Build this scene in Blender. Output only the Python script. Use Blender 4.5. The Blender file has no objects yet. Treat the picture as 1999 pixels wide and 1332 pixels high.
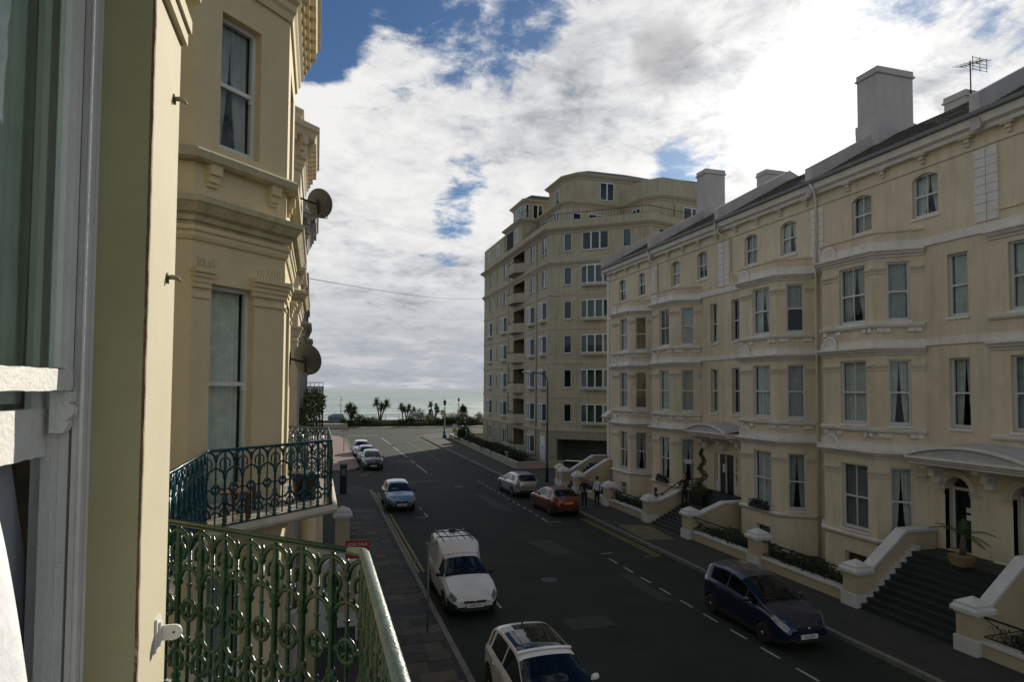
import bpy, bmesh, math, random
from math import sin, cos, pi, radians, sqrt, atan2
from mathutils import Vector, Matrix
random.seed(7)
scn = bpy.context.scene
COL = scn.collection

# ------------------------------------------------------------------ camera, world, sun, exposure
PIT, YAW, ROLL = radians(2.3), radians(16.947), radians(0.35)
CAMH = 7.0
cam_d = bpy.data.cameras.new('camera'); cam = bpy.data.objects.new('camera', cam_d); COL.objects.link(cam)
cam_d.sensor_width = 36.0; cam_d.lens = 1250.0 / 1999.0 * 36.0
cam_d.shift_y = 43.12 / 1999.0; cam_d.clip_start = 0.05; cam_d.clip_end = 60000
_F = Vector((sin(YAW) * cos(PIT), cos(YAW) * cos(PIT), sin(PIT)))
_R0 = Vector((cos(YAW), -sin(YAW), 0)); _U0 = _R0.cross(_F)
_R = _R0 * cos(ROLL) + _U0 * sin(ROLL); _U = _U0 * cos(ROLL) - _R0 * sin(ROLL)
cam.matrix_world = Matrix(((_R.x, _U.x, -_F.x, 0), (_R.y, _U.y, -_F.y, 0), (_R.z, _U.z, -_F.z, CAMH), (0, 0, 0, 1)))
scn.camera = cam
scn.render.resolution_x = 1024; scn.render.resolution_y = 683

SUN_AZ, SUN_EL = radians(42.1), radians(21.9)          # azimuth clockwise from +Y
SUNV = Vector((sin(SUN_AZ) * cos(SUN_EL), cos(SUN_AZ) * cos(SUN_EL), sin(SUN_EL)))
sd = bpy.data.lights.new('sun', 'SUN'); sd.energy = 5.0; sd.angle = radians(0.6); sd.color = (1.0, 0.93, 0.80)
sun = bpy.data.objects.new('sun', sd); COL.objects.link(sun)
sun.rotation_euler = SUNV.to_track_quat('Z', 'Y').to_euler()

scn.view_settings.view_transform = 'Standard'; scn.view_settings.look = 'None'
scn.view_settings.gamma = 1.0; scn.view_settings.exposure = 0.08
try: scn.view_settings.use_curve_mapping = False
except Exception: pass

def px_dir(x, y):
    d = _F + _R * ((x - 999.5) / 1250.0) - _U * ((y - 666.0 - 43.12) / 1250.0)
    return d.normalized()

world = bpy.data.worlds.new('World'); scn.world = world; world.use_nodes = True
def build_world():
    nt = world.node_tree; N = nt.nodes; L = nt.links
    for n in list(N): N.remove(n)
    def math_(op, a, b=None, c=None, clamp=False):
        m = N.new('ShaderNodeMath'); m.operation = op; m.use_clamp = clamp
        for i, v in enumerate((a, b, c)):
            if v is None: continue
            if isinstance(v, (int, float)): m.inputs[i].default_value = v
            else: L.new(v, m.inputs[i])
        return m.outputs[0]
    def ramp(f, stops):
        r = N.new('ShaderNodeValToRGB'); L.new(f, r.inputs[0]); e = r.color_ramp.elements
        while len(e) < len(stops): e.new(0.5)
        for k, (p, c) in enumerate(stops):
            e[k].position = p; e[k].color = (c[0], c[1], c[2], 1)
        return r.outputs[0]
    def mixc(f, a, b, mode='MIX'):
        m = N.new('ShaderNodeMix'); m.data_type = 'RGBA'; m.blend_type = mode
        for s, v in ((m.inputs[0], f), (m.inputs[6], a), (m.inputs[7], b)):
            if isinstance(v, (int, float)): s.default_value = v
            elif isinstance(v, tuple): s.default_value = (v[0], v[1], v[2], 1)
            else: L.new(v, s)
        return m.outputs[2]
    def maprange(v, a, b, c=0.0, d=1.0):
        m = N.new('ShaderNodeMapRange'); m.interpolation_type = 'SMOOTHSTEP'
        L.new(v, m.inputs[0])
        for i, q in enumerate((a, b, c, d)): m.inputs[i + 1].default_value = q
        return m.outputs[0]
    tc = N.new('ShaderNodeTexCoord')
    nrm = N.new('ShaderNodeVectorMath'); nrm.operation = 'NORMALIZE'; L.new(tc.outputs['Generated'], nrm.inputs[0])
    D = nrm.outputs[0]
    sep = N.new('ShaderNodeSeparateXYZ'); L.new(D, sep.inputs[0])
    z = math_('MAXIMUM', sep.outputs[2], 0.0)
    den = math_('ADD', z, 0.16)
    u = math_('DIVIDE', sep.outputs[0], den); v = math_('DIVIDE', sep.outputs[1], den)
    cb = N.new('ShaderNodeCombineXYZ'); L.new(u, cb.inputs[0]); L.new(v, cb.inputs[1])
    cb.inputs[2].default_value = 0.0
    def noise(vec, scale, det, rough, off, dist=0.0, stretch=(1, 1, 1)):
        mp = N.new('ShaderNodeMapping'); mp.inputs['Location'].default_value = off; mp.inputs['Scale'].default_value = stretch
        L.new(vec, mp.inputs[0])
        n = N.new('ShaderNodeTexNoise'); n.inputs['Scale'].default_value = scale; n.inputs['Detail'].default_value = det
        n.inputs['Roughness'].default_value = rough; n.inputs['Distortion'].default_value = dist
        L.new(mp.outputs[0], n.inputs['Vector']); return n.outputs[0]
    n1 = noise(cb.outputs[0], 1.15, 9, 0.62, (3.1, 1.7, 0), 0.35)
    n2 = noise(cb.outputs[0], 6.0, 8, 0.66, (9.1, 4.7, 0), 0.25)
    n3 = noise(cb.outputs[0], 1.7, 6, 0.6, (21.0, 7.7, 0), 0.2)
    n4 = noise(cb.outputs[0], 15.0, 7, 0.65, (2.1, 14.7, 0), 0.3)
    cov = math_('ADD', math_('ADD', math_('MULTIPLY', n1, 0.46), math_('MULTIPLY', n2, 0.50)), math_('MULTIPLY', n4, 0.16))
    # gaps of blue sky and denser cloud banks: (px, py, angular size deg, amount)
    gaps_old = [(600, 30, 9, -.34), (740, -10, 8, -.22), (900, 345, 4.0, -.20), (885, 415, 3.2, -.18), (1030, 60, 7, -.16), (1110, 185, 4, -.15),
            (1350, 320, 7, -.17), (1260, 290, 6, -.08), (1860, 40, 10, -.12), (1560, 60, 6, -.05), (1700, 60, 7, -.12),
            (1890, 180, 4, -.10), (700, 520, 5, -.05),
            (720, 250, 11, .11), (800, 560, 16, .12), (1100, 330, 9, .05), (1250, 170, 8, .12), (1560, 230, 9, .10), (1480, 345, 3.5, .16),
            (1640, 120, 5, .06)]
    gaps = [(590, 50, 5.5, -.30), (720, -10, 4.5, -.13), (905, 330, 3.2, -.14), (885, 420, 2.8, -.15), (1040, 45, 4, -.10), (1110, 190, 3.0, -.13), (860, 50, 5, -.07), (640, 120, 3, -.06),
            (1370, 310, 4.5, -.19), (1250, 290, 5, -.15), (1870, 30, 3.5, -.10), (1560, -20, 6, -.04), (1720, 60, 4, -.16), (1890, 180, 3, -.10), (1900, 90, 8, .10), (1780, 130, 5, .08),
            (720, 250, 12, .085), (800, 560, 18, .10), (1100, 330, 11, .09), (1250, 170, 11, .15), (1050, 130, 8, .05), (1500, 150, 12, .14), (1480, 345, 3.2, .22), (1640, 120, 6, .06), (1850, 120, 5, .08)]
    for (x, y, s, a) in gaps:
        dv = px_dir(x, y)
        dp = N.new('ShaderNodeVectorMath'); dp.operation = 'DOT_PRODUCT'; L.new(D, dp.inputs[0]); dp.inputs[1].default_value = dv
        w = maprange(dp.outputs['Value'], cos(radians(s)), 1.0, 0.0, a)
        cov = math_('ADD', cov, w)
    cov = math_('ADD', cov, maprange(z, 0.0, 0.30, 0.10, 0.0))
    cov = math_('ADD', cov, maprange(z, 0.62, 0.9, 0.0, -0.05))
    mask = maprange(cov, 0.482, 0.632)
    thick = maprange(cov, 0.56, 0.80)
    # cloud colour
    shade = math_('ADD', math_('ADD', math_('MULTIPLY', n3, 0.5), math_('MULTIPLY', n2, 0.3)), math_('MULTIPLY', n4, 0.2))
    cl = ramp(shade, [(0.36, (0.50, 0.52, 0.56)), (0.425, (0.76, 0.775, 0.80)), (0.485, (0.98, 0.98, 0.99)), (0.56, (1.13, 1.12, 1.10))])
    low = maprange(z, 0.02, 0.24, 1.0, 0.0)
    cl = mixc(math_('MULTIPLY', low, 0.75), cl, (0.42, 0.46, 0.53))
    cl2 = mixc(math_('MULTIPLY', low, maprange(n3, 0.5, 0.62, 0.0, 0.6)), cl, (0.86, 0.86, 0.88))
    grey = maprange(n2, 0.40, 0.5, 1.0, 0.0)
    dp = N.new('ShaderNodeVectorMath'); dp.operation = 'DOT_PRODUCT'; L.new(D, dp.inputs[0]); dp.inputs[1].default_value = px_dir(1300, 105)
    cl2 = mixc(maprange(dp.outputs['Value'], cos(radians(3.4)), cos(radians(0.4)), 0.0, 0.7), cl2, (0.40, 0.40, 0.42))
    sky = N.new('ShaderNodeTexSky'); sky.sky_type = 'NISHITA'; sky.sun_disc = False
    sky.sun_elevation = SUN_EL; sky.sun_rotation = SUN_AZ; sky.altitude = 10; sky.air_density = 1.0; sky.dust_density = 0.35; sky.ozone_density = 2.5
    # both backgrounds share one strength (0.10): cloud radiance is given in the sky's own units
    STR = 0.10
    skyc = mixc(1.0, sky.outputs[0], (0.40, 0.52, 0.64), 'MULTIPLY')
    ds0 = N.new('ShaderNodeVectorMath'); ds0.operation = 'DOT_PRODUCT'; L.new(D, ds0.inputs[0]); ds0.inputs[1].default_value = SUNV
    # clouds scatter forward: brightest towards the sun, duller away from it
    fwd = maprange(ds0.outputs['Value'], -0.6, 0.75, 6.0, 7.5)
    cv = N.new('ShaderNodeVectorMath'); cv.operation = 'SCALE'; L.new(cl2, cv.inputs[0]); L.new(fwd, cv.inputs['Scale']); clb = cv.outputs[0]
    base = mixc(mask, skyc, clb)
    # aureole round the veiled sun
    ds = N.new('ShaderNodeVectorMath'); ds.operation = 'DOT_PRODUCT'; L.new(D, ds.inputs[0]); ds.inputs[1].default_value = SUNV
    g1 = maprange(ds.outputs['Value'], cos(radians(7.5)), 1.0, 0.0, 1.0)
    g2 = maprange(ds.outputs['Value'], cos(radians(22)), cos(radians(2)), 0.0, 1.0)
    glow = math_('ADD', math_('MULTIPLY', math_('MULTIPLY', math_('POWER', g1, 2.6), maprange(cov, .50, .72, .55, 1.2)), 13.0), math_('MULTIPLY', math_('MULTIPLY', math_('POWER', g2, 3.0), maprange(n2, .35, .62, .2, 1.6)), 1.5))
    gm = mixc(1.0, (1.0, 0.97, 0.92), (1, 1, 1), 'MULTIPLY')
    vm = N.new('ShaderNodeVectorMath'); vm.operation = 'SCALE'; L.new(gm, vm.inputs[0]); L.new(glow, vm.inputs['Scale'])
    fin = mixc(1.0, base, vm.outputs[0], 'ADD')
    bg = N.new('ShaderNodeBackground'); L.new(fin, bg.inputs[0]); bg.inputs[1].default_value = STR
    out = N.new('ShaderNodeOutputWorld'); L.new(bg.outputs[0], out.inputs[0])
build_world()

# ------------------------------------------------------------------ materials
MATS = {}
def mat(name, col, rough=0.7, var=0.12, vscale=3.0, bump=0.0, bscale=40.0, metal=0.0, spec=0.5, stain=None, coat=0.0, streak=0.0, speck=0.0):
    if name in MATS: return MATS[name]
    m = bpy.data.materials.new(name); m.use_nodes = True
    nt = m.node_tree; N = nt.nodes; L = nt.links; b = N['Principled BSDF']
    b.inputs['Roughness'].default_value = rough; b.inputs['Metallic'].default_value = metal
    b.inputs['Specular IOR Level'].default_value = spec
    if coat: b.inputs['Coat Weight'].default_value = coat; b.inputs['Coat Roughness'].default_value = 0.06
    tc = N.new('ShaderNodeTexCoord')
    g = N.new('ShaderNodeNewGeometry')
    n = N.new('ShaderNodeTexNoise'); n.inputs['Scale'].default_value = vscale; n.inputs['Detail'].default_value = 8; n.inputs['Roughness'].default_value = 0.65
    L.new(g.outputs['Position'], n.inputs['Vector'])
    r = N.new('ShaderNodeValToRGB'); L.new(n.outputs[0], r.inputs[0])
    c0 = [max(0, c * (1 - var)) for c in col]; c1 = [min(1, c * (1 + var)) for c in col]
    r.color_ramp.elements[0].position = 0.32; r.color_ramp.elements[1].position = 0.68
    r.color_ramp.elements[0].color = (*c0, 1); r.color_ramp.elements[1].color = (*c1, 1)
    cur = r.outputs[0]
    def mixin(fac, c2):
        nonlocal cur
        mx = N.new('ShaderNodeMix'); mx.data_type = 'RGBA'; L.new(fac, mx.inputs[0]); L.new(cur, mx.inputs[6]); mx.inputs[7].default_value = (*c2, 1)
        cur = mx.outputs[2]
    if stain or streak:
        mp = N.new('ShaderNodeMapping'); L.new(g.outputs['Position'], mp.inputs[0])
        mp.inputs['Scale'].default_value = (3.0, 3.0, 0.35) if streak else (1, 1, 1)
        n2 = N.new('ShaderNodeTexNoise'); n2.inputs['Scale'].default_value = 1.3; n2.inputs['Detail'].default_value = 9; n2.inputs['Roughness'].default_value = 0.7
        L.new(mp.outputs[0], n2.inputs['Vector'])
        mr = N.new('ShaderNodeMapRange'); L.new(n2.outputs[0], mr.inputs[0]); mr.inputs[1].default_value = 0.47; mr.inputs[2].default_value = 0.74
        mr.inputs[4].default_value = max(streak, 0.5 if not streak else streak)
        mixin(mr.outputs[0], stain or tuple(c * 0.5 for c in col))
    if speck:
        n4 = N.new('ShaderNodeTexNoise'); n4.inputs['Scale'].default_value = 26; n4.inputs['Detail'].default_value = 4; n4.inputs['Roughness'].default_value = 0.8
        L.new(g.outputs['Position'], n4.inputs['Vector'])
        mr = N.new('ShaderNodeMapRange'); L.new(n4.outputs[0], mr.inputs[0]); mr.inputs[1].default_value = 0.60; mr.inputs[2].default_value = 0.70; mr.inputs[4].default_value = speck
        mixin(mr.outputs[0], tuple(min(1, c * 2.0 + .02) for c in col))
    L.new(cur, b.inputs['Base Color'])
    if bump:
        n3 = N.new('ShaderNodeTexNoise'); n3.inputs['Scale'].default_value = bscale; n3.inputs['Detail'].default_value = 6
        L.new(g.outputs['Position'], n3.inputs['Vector'])
        bp = N.new('ShaderNodeBump'); bp.inputs['Strength'].default_value = bump; bp.inputs['Distance'].default_value = 0.02
        L.new(n3.outputs[0], bp.inputs['Height']); L.new(bp.outputs[0], b.inputs['Normal'])
    MATS[name] = m; return m

def glass_mat(name, tint=(0.78, 0.84, 0.82), refl=0.045, rough=0.03, gcol=(0.62, 0.68, 0.70)):
    m = bpy.data.materials.new(name); m.use_nodes = True; nt = m.node_tree; N = nt.nodes; L = nt.links
    N.remove(N['Principled BSDF']); out = N['Material Output']
    tr = N.new('ShaderNodeBsdfTransparent'); tr.inputs[0].default_value = (*tint, 1)
    gl = N.new('ShaderNodeBsdfGlossy'); gl.inputs['Roughness'].default_value = rough; gl.inputs[0].default_value = (*gcol, 1)
    fr = N.new('ShaderNodeLayerWeight'); fr.inputs[0].default_value = 0.5
    pw = N.new('ShaderNodeMath'); pw.operation = 'POWER'; L.new(fr.outputs['Facing'], pw.inputs[0]); pw.inputs[1].default_value = 4.5
    mr = N.new('ShaderNodeMapRange'); L.new(pw.outputs[0], mr.inputs[0]); mr.inputs[3].default_value = refl; mr.inputs[4].default_value = 1.0
    g = N.new('ShaderNodeNewGeometry'); n3 = N.new('ShaderNodeTexNoise'); n3.inputs['Scale'].default_value = 1.6; n3.inputs['Detail'].default_value = 3
    L.new(g.outputs['Position'], n3.inputs['Vector'])
    bp = N.new('ShaderNodeBump'); bp.inputs['Strength'].default_value = 0.12; bp.inputs['Distance'].default_value = 0.05; L.new(n3.outputs[0], bp.inputs['Height']); L.new(bp.outputs[0], gl.inputs['Normal'])
    mx = N.new('ShaderNodeMixShader'); L.new(mr.outputs[0], mx.inputs[0]); L.new(tr.outputs[0], mx.inputs[1]); L.new(gl.outputs[0], mx.inputs[2])
    L.new(mx.outputs[0], out.inputs[0]); MATS[name] = m; return m

CREAM = mat('cream_stucco', (0.59, 0.53, 0.405), 0.85, 0.09, 0.8, 0.25, 30, stain=(0.37, 0.32, 0.23), streak=0.6)
CREAML = mat('cream_masonry_paint', (0.56, 0.475, 0.29), 0.8, 0.06, 1.2, 0.35, 45, stain=(0.42, 0.34, 0.2), streak=0.3)
REVEAL = mat('cream_reveal_shade_tone', (0.33, 0.31, 0.17), 0.9, 0.05, 3, 0.15, 120)  # darker cream for the pilaster's shaded reveal, shade put into the colour
WHITE = mat('white_trim_paint', (0.66, 0.64, 0.57), 0.6, 0.08, 2.5, 0.15, 30, stain=(0.38, 0.37, 0.33), streak=0.4)
SASHW = mat('white_gloss_window_paint', (0.58, 0.58, 0.56), 0.35, 0.05, 5)
OLDWHITE = mat('peeling_white_paint', (0.70, 0.69, 0.65), 0.6, 0.06, 6, 0.25, 60, stain=(0.52, 0.50, 0.45))
DARKROOM = mat('dark_interior', (0.022, 0.024, 0.026), 0.9, 0.3)
def curtain_mat(name, col):
    m = mat(name, col, 0.9, 0.15, 4)
    return m
NET = curtain_mat('net_curtain', (0.42, 0.43, 0.40))
NET3 = curtain_mat('bright_net_curtain', (0.60, 0.60, 0.56))
NET4 = curtain_mat('brown_curtain', (0.14, 0.09, 0.05))
NET2 = curtain_mat('grey_curtain', (0.20, 0.22, 0.22))
LACE = mat('pale_lace', (.80, .80, .72), .9, .15, 6)
DRAPE = mat('white_voile', (0.78, 0.78, 0.80), 0.9, 0.05, 8, 0.3, 20)
GLASS = glass_mat('window_glass')
GLASSB = glass_mat('blue_window_glass', (0.35, 0.45, 0.5), 0.07)
CARGLASS = glass_mat('car_glass', (0.10, 0.13, 0.14), 0.05, 0.02, (.8, .85, .85))
SLATE = mat('roof_slate', (0.060, 0.057, 0.045), 0.9, 0.35, 4, 0.4, 20, stain=(0.10, 0.10, 0.06))
ASPH = mat('asphalt', (0.0155, 0.0225, 0.0140), 0.85, 0.35, 0.5, 0.6, 70, spec=0.3, stain=(0.010, 0.015, 0.009), speck=0.3)
PAVE = [mat('paving_slab_%s' % n, c, 0.85, 0.2, 2.5, 0.4, 50, stain=tuple(q * .6 for q in c), speck=.2) for n, c in
        (('buff', (0.062, 0.057, 0.042)), ('grey', (0.045, 0.044, 0.036)), ('dark', (0.032, 0.032, 0.027)), ('pale', (0.085, 0.075, 0.053)))]
PAVEB = mat('paving_bed', (0.027, 0.027, 0.022), 0.9, 0.2, 2)
PINK = mat('pinkish_brick_paving', (0.20, 0.13, 0.10), 0.85, 0.15, 2, 0.3, 30)
KERB = mat('kerb_stone', (0.14, 0.135, 0.12), 0.8, 0.2, 3, 0.3, 40)
LINEW = mat('white_road_paint', (0.30, 0.31, 0.28), 0.7, 0.25, 9, stain=(0.04, 0.045, 0.04))
LINEY = mat('yellow_road_paint', (0.19, 0.155, 0.035), 0.7, 0.25, 9, stain=(0.04, 0.04, 0.025))
IRONG = mat('green_painted_iron', (0.004, 0.030, 0.010), 0.19, 0.3, 9, 0.25, 60, spec=0.45)
IRONB = mat('blue_painted_iron', (0.004, 0.046, 0.062), 0.2, 0.3, 9, 0.25, 60, spec=0.4)
RAILG = mat('worn_handrail_paint', (0.11, 0.15, 0.13), 0.42, 0.3, 12, 0.3, 60, stain=(0.03, 0.04, 0.03))
BLACK = mat('black_paint', (0.012, 0.012, 0.012), 0.4, 0.2, 5)
GREYM = mat('grey_metal', (0.16, 0.17, 0.17), 0.5, 0.2, 8, metal=0.2)
LAMPG = mat('lamp_post_green_black', (0.02, 0.028, 0.024), 0.45, 0.2, 8)
APT = mat('apartment_render', (0.42, 0.39, 0.27), 0.9, 0.12, 0.35, 0.2, 15, stain=(0.22, 0.195, 0.13), streak=0.7)
APTL = mat('apartment_pale_band', (0.42, 0.385, 0.285), 0.85, 0.08, 0.6, stain=(0.24, 0.22, 0.15), streak=0.45)
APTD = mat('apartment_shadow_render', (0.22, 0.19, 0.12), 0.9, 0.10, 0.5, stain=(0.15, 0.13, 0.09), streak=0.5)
STONE = mat('rusticated_stone', (0.29, 0.27, 0.20), 0.85, 0.12, 1.5, 0.3, 25)
UPVC = mat('white_upvc', (0.62, 0.65, 0.65), 0.35, 0.03)
ROOFG = mat('green_grey_roof', (0.05, 0.075, 0.06), 0.7, 0.25, 2)
CHIM = mat('pale_chimney_render', (0.46, 0.44, 0.42), 0.85, 0.10, 1.2, 0.2, 20, stain=(0.33, 0.315, 0.30), streak=0.4)
STEPG = mat('dark_green_step_paint', (0.016, 0.028, 0.024), 0.6, 0.25, 3, 0.2, 40)
PIERW = mat('pier_white_paint', (0.54, 0.54, 0.51), 0.65, 0.08, 3, 0.2, 40, stain=(0.4, 0.38, 0.33))
PIERC = mat('pier_cream_paint', (0.42, 0.36, 0.235), 0.8, 0.08, 2, 0.2, 40)
LEAF = [mat('leaf_%s' % n, c, 0.6, 0.4, 6, spec=0.3) for n, c in
        (('dark', (0.018, 0.040, 0.012)), ('mid', (0.045, 0.080, 0.020)), ('light', (0.10, 0.13, 0.035)), ('straw', (0.34, 0.28, 0.14)))]
BARK = mat('bark', (0.09, 0.07, 0.05), 0.9, 0.3, 8, 0.5, 30)
TERRA = mat('terracotta', (0.22, 0.15, 0.07), 0.7, 0.2, 5)
SOIL = mat('soil', (0.03, 0.025, 0.02), 0.95, 0.3, 5)
RED = mat('red_sign', (0.30, 0.018, 0.012), 0.5, 0.1)
PAPER = mat('paper_white', (0.62, 0.64, 0.64), 0.7, 0.05)
DOORM = mat('dark_green_door', (0.010, 0.022, 0.018), 0.3, 0.2)
GARAGE = mat('garage_grey', (0.10, 0.13, 0.12), 0.6, 0.1)
PEEL = mat('bare_render_rust', (0.16, 0.09, 0.045), 0.9, 0.35, 18, 0.6, 60)

# ------------------------------------------------------------------ mesh helpers
class Fr:
    """vertical wall frame: u along travel, z up, w outward (left of travel)"""
    def __init__(s, a, b):
        s.a = Vector((a[0], a[1])); d = Vector((b[0], b[1])) - s.a; s.len = d.length; s.d = d / s.len; s.n = Vector((-s.d.y, s.d.x))
    def P(s, u, z, w=0.0):
        p = s.a + s.d * u + s.n * w; return (p.x, p.y, z)

class MB:
    def __init__(s): s.v = []; s.f = []; s.mi = []; s.sm = []; s.mats = []; s.cur = 0
    def use(s, m):
        if m not in s.mats: s.mats.append(m)
        s.cur = s.mats.index(m); return s
    def face(s, idx, smooth=False): s.f.append(tuple(idx)); s.mi.append(s.cur); s.sm.append(smooth)
    def quad(s, *p, smooth=False):
        n = len(s.v); s.v += [tuple(q) for q in p]; s.face(range(n, n + len(p)), smooth)
    def hexa(s, p):   # 8 points, bottom 4 then top 4
        n = len(s.v); s.v += [tuple(q) for q in p]
        for q in ((3, 2, 1, 0), (4, 5, 6, 7), (0, 1, 5, 4), (1, 2, 6, 5), (2, 3, 7, 6), (3, 0, 4, 7)): s.face([n + i for i in q])
    def box(s, x0, x1, y0, y1, z0, z1): s.hexa([(x0, y0, z0), (x1, y0, z0), (x1, y1, z0), (x0, y1, z0), (x0, y0, z1), (x1, y0, z1), (x1, y1, z1), (x0, y1, z1)])
    def fbox(s, fr, u0, u1, z0, z1, w0, w1):
        P = fr.P; s.hexa([P(u0, z0, w0), P(u1, z0, w0), P(u1, z0, w1), P(u0, z0, w1), P(u0, z1, w0), P(u1, z1, w0), P(u1, z1, w1), P(u0, z1, w1)])
    def prism(s, poly, z0, z1, top=True, bottom=True):
        n = len(s.v); k = len(poly); s.v += [(p[0], p[1], z0) for p in poly] + [(p[0], p[1], z1) for p in poly]
        for i in range(k): j = (i + 1) % k; s.face((n + i, n + j, n + k + j, n + k + i))
        if top: s.face([n + k + i for i in range(k)])
        if bottom: s.face([n + i for i in reversed(range(k))])
    def tube(s, pts, r, n=6, caps=True, smooth=True):
        pts = [Vector(p) for p in pts]; rs = r if isinstance(r, (list, tuple)) else [r] * len(pts)
        base = len(s.v); prev = None
        for i, p in enumerate(pts):
            t = (pts[min(i + 1, len(pts) - 1)] - pts[max(i - 1, 0)]).normalized()
            if prev is None:
                up = Vector((0, 0, 1)) if abs(t.z) < 0.9 else Vector((1, 0, 0)); a = t.cross(up).normalized()
            else:
                a = (prev - t * prev.dot(t)).normalized()
            b = t.cross(a); prev = a
            for k in range(n):
                q = p + (a * cos(2 * pi * k / n) + b * sin(2 * pi * k / n)) * rs[i]; s.v.append(tuple(q))
        for i in range(len(pts) - 1):
            for k in range(n):
                a0 = base + i * n + k; a1 = base + i * n + (k + 1) % n; s.face((a0, a1, a1 + n, a0 + n), smooth)
        if caps:
            s.face([base + k for k in reversed(range(n))]); s.face([base + (len(pts) - 1) * n + k for k in range(n)])
    def lathe(s, c, prof, n=12, smooth=True, axis='Z'):
        base = len(s.v)
        for (r, h) in prof:
            for k in range(n):
                a = 2 * pi * k / n
                if axis == 'Z': q = (c[0] + r * cos(a), c[1] + r * sin(a), c[2] + h)
                elif axis == 'X': q = (c[0] + h, c[1] + r * cos(a), c[2] + r * sin(a))
                else: q = (c[0] + r * cos(a), c[1] + h, c[2] + r * sin(a))
                s.v.append(q)
        for i in range(len(prof) - 1):
            for k in range(n):
                a0 = base + i * n + k; a1 = base + i * n + (k + 1) % n; s.face((a0, a1, a1 + n, a0 + n), smooth)
        s.face([base + k for k in reversed(range(n))]); s.face([base + (len(prof) - 1) * n + k for k in range(n)])
    def sweep(s, pts, prof, closed=False):
        """prof: list of (w outward, z); swept along 2-D polyline pts with mitres, outward = left"""
        m = len(pts); P = [Vector((p[0], p[1])) for p in pts]; rows = []
        for i in range(m):
            if closed or 0 < i < m - 1:
                d0 = (P[i] - P[i - 1]).normalized(); d1 = (P[(i + 1) % m] - P[i]).normalized()
                n0 = Vector((-d0.y, d0.x)); n1 = Vector((-d1.y, d1.x)); b = (n0 + n1); b /= max(1e-4, b.length_squared) / 2.0
            elif i == 0: d = (P[1] - P[0]).normalized(); b = Vector((-d.y, d.x))
            else: d = (P[-1] - P[-2]).normalized(); b = Vector((-d.y, d.x))
            rows.append([(P[i].x + b.x * w, P[i].y + b.y * w, z) for (w, z) in prof])
        base = len(s.v); k = len(prof)
        for r in rows: s.v += r
        for i in range(m if closed else m - 1):
            j = (i + 1) % m
            for q in range(k):
                q2 = (q + 1) % k; s.face((base + i * k + q, base + j * k + q, base + j * k + q2, base + i * k + q2))
        if not closed:
            s.face([base + q for q in range(k)]); s.face([base + (m - 1) * k + q for q in reversed(range(k))])
    def panel(s, fr, u0, u1, z0, z1, holes=(), depth=0.16, w=0.0):
        us = sorted({u0, u1, *[h[0] for h in holes], *[h[1] for h in holes]}); zs = sorted({z0, z1, *[h[2] for h in holes], *[h[3] for h in holes]})
        us = [u for u in us if u0 <= u <= u1]; zs = [z for z in zs if z0 <= z <= z1]
        for i in range(len(us) - 1):
            for j in range(len(zs) - 1):
                uc = (us[i] + us[i + 1]) / 2; zc = (zs[j] + zs[j + 1]) / 2
                if any(h[0] < uc < h[1] and h[2] < zc < h[3] for h in holes): continue
                s.quad(fr.P(us[i + 1], zs[j], w), fr.P(us[i], zs[j], w), fr.P(us[i], zs[j + 1], w), fr.P(us[i + 1], zs[j + 1], w))
        for (a, b, c, d) in holes:
            for (p, q) in (((a, c), (a, d)), ((a, d), (b, d)), ((b, d), (b, c)), ((b, c), (a, c))):
                s.quad(fr.P(p[0], p[1], w), fr.P(q[0], q[1], w), fr.P(q[0], q[1], w - depth), fr.P(p[0], p[1], w - depth))
    def build(s, name, m=None, parent=None, loc=None, kind=None):
        me = bpy.data.meshes.new(name); me.from_pydata(s.v, [], s.f)
        if m is not None and not s.mats: s.mats = [m]
        for q in s.mats: me.materials.append(q)
        if len(s.mats) > 1: me.polygons.foreach_set('material_index', s.mi)
        if any(s.sm): me.polygons.foreach_set('use_smooth', s.sm)
        me.update()
        o = bpy.data.objects.new(name, me); COL.objects.link(o)
        if parent is not None: o.parent = parent; o.matrix_parent_inverse = parent.matrix_basis.inverted() if loc is None else Matrix()
        if loc is not None: o.location = loc
        if kind: o['kind'] = kind
        return o

def tag(o, label, cat, group=None, kind=None):
    o['label'] = label; o['category'] = cat
    if group: o['group'] = group
    if kind: o['kind'] = kind
    return o
def empty(name, loc=(0, 0, 0), rz=0.0):
    o = bpy.data.objects.new(name, None); COL.objects.link(o); o.empty_display_size = 0.2
    o.location = loc; o.rotation_euler = (0, 0, rz); o.matrix_basis = Matrix.Translation(loc) @ Matrix.Rotation(rz, 4, 'Z'); return o
def link_copy(src, name, parent, mtx=None, label=None):
    o = bpy.data.objects.new(name, src if isinstance(src, bpy.types.Mesh) else src.data); COL.objects.link(o)
    if mtx is not None: o.matrix_basis = mtx
    if parent is not None: o.parent = parent
    return o
def structure(mb, name, m=None): return mb.build(name, m, kind='structure')

def text_mesh(body, size, font_extrude=0.002):
    cu = bpy.data.curves.new('lettering', 'FONT'); cu.body = body; cu.size = size; cu.align_x = 'CENTER'; cu.align_y = 'CENTER'; cu.extrude = font_extrude; cu.resolution_u = 2
    o = bpy.data.objects.new('lettering_tmp', cu); COL.objects.link(o)
    dg = bpy.context.evaluated_depsgraph_get(); me = bpy.data.meshes.new_from_object(o.evaluated_get(dg))
    bpy.data.objects.remove(o); bpy.data.curves.remove(cu); return me

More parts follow.
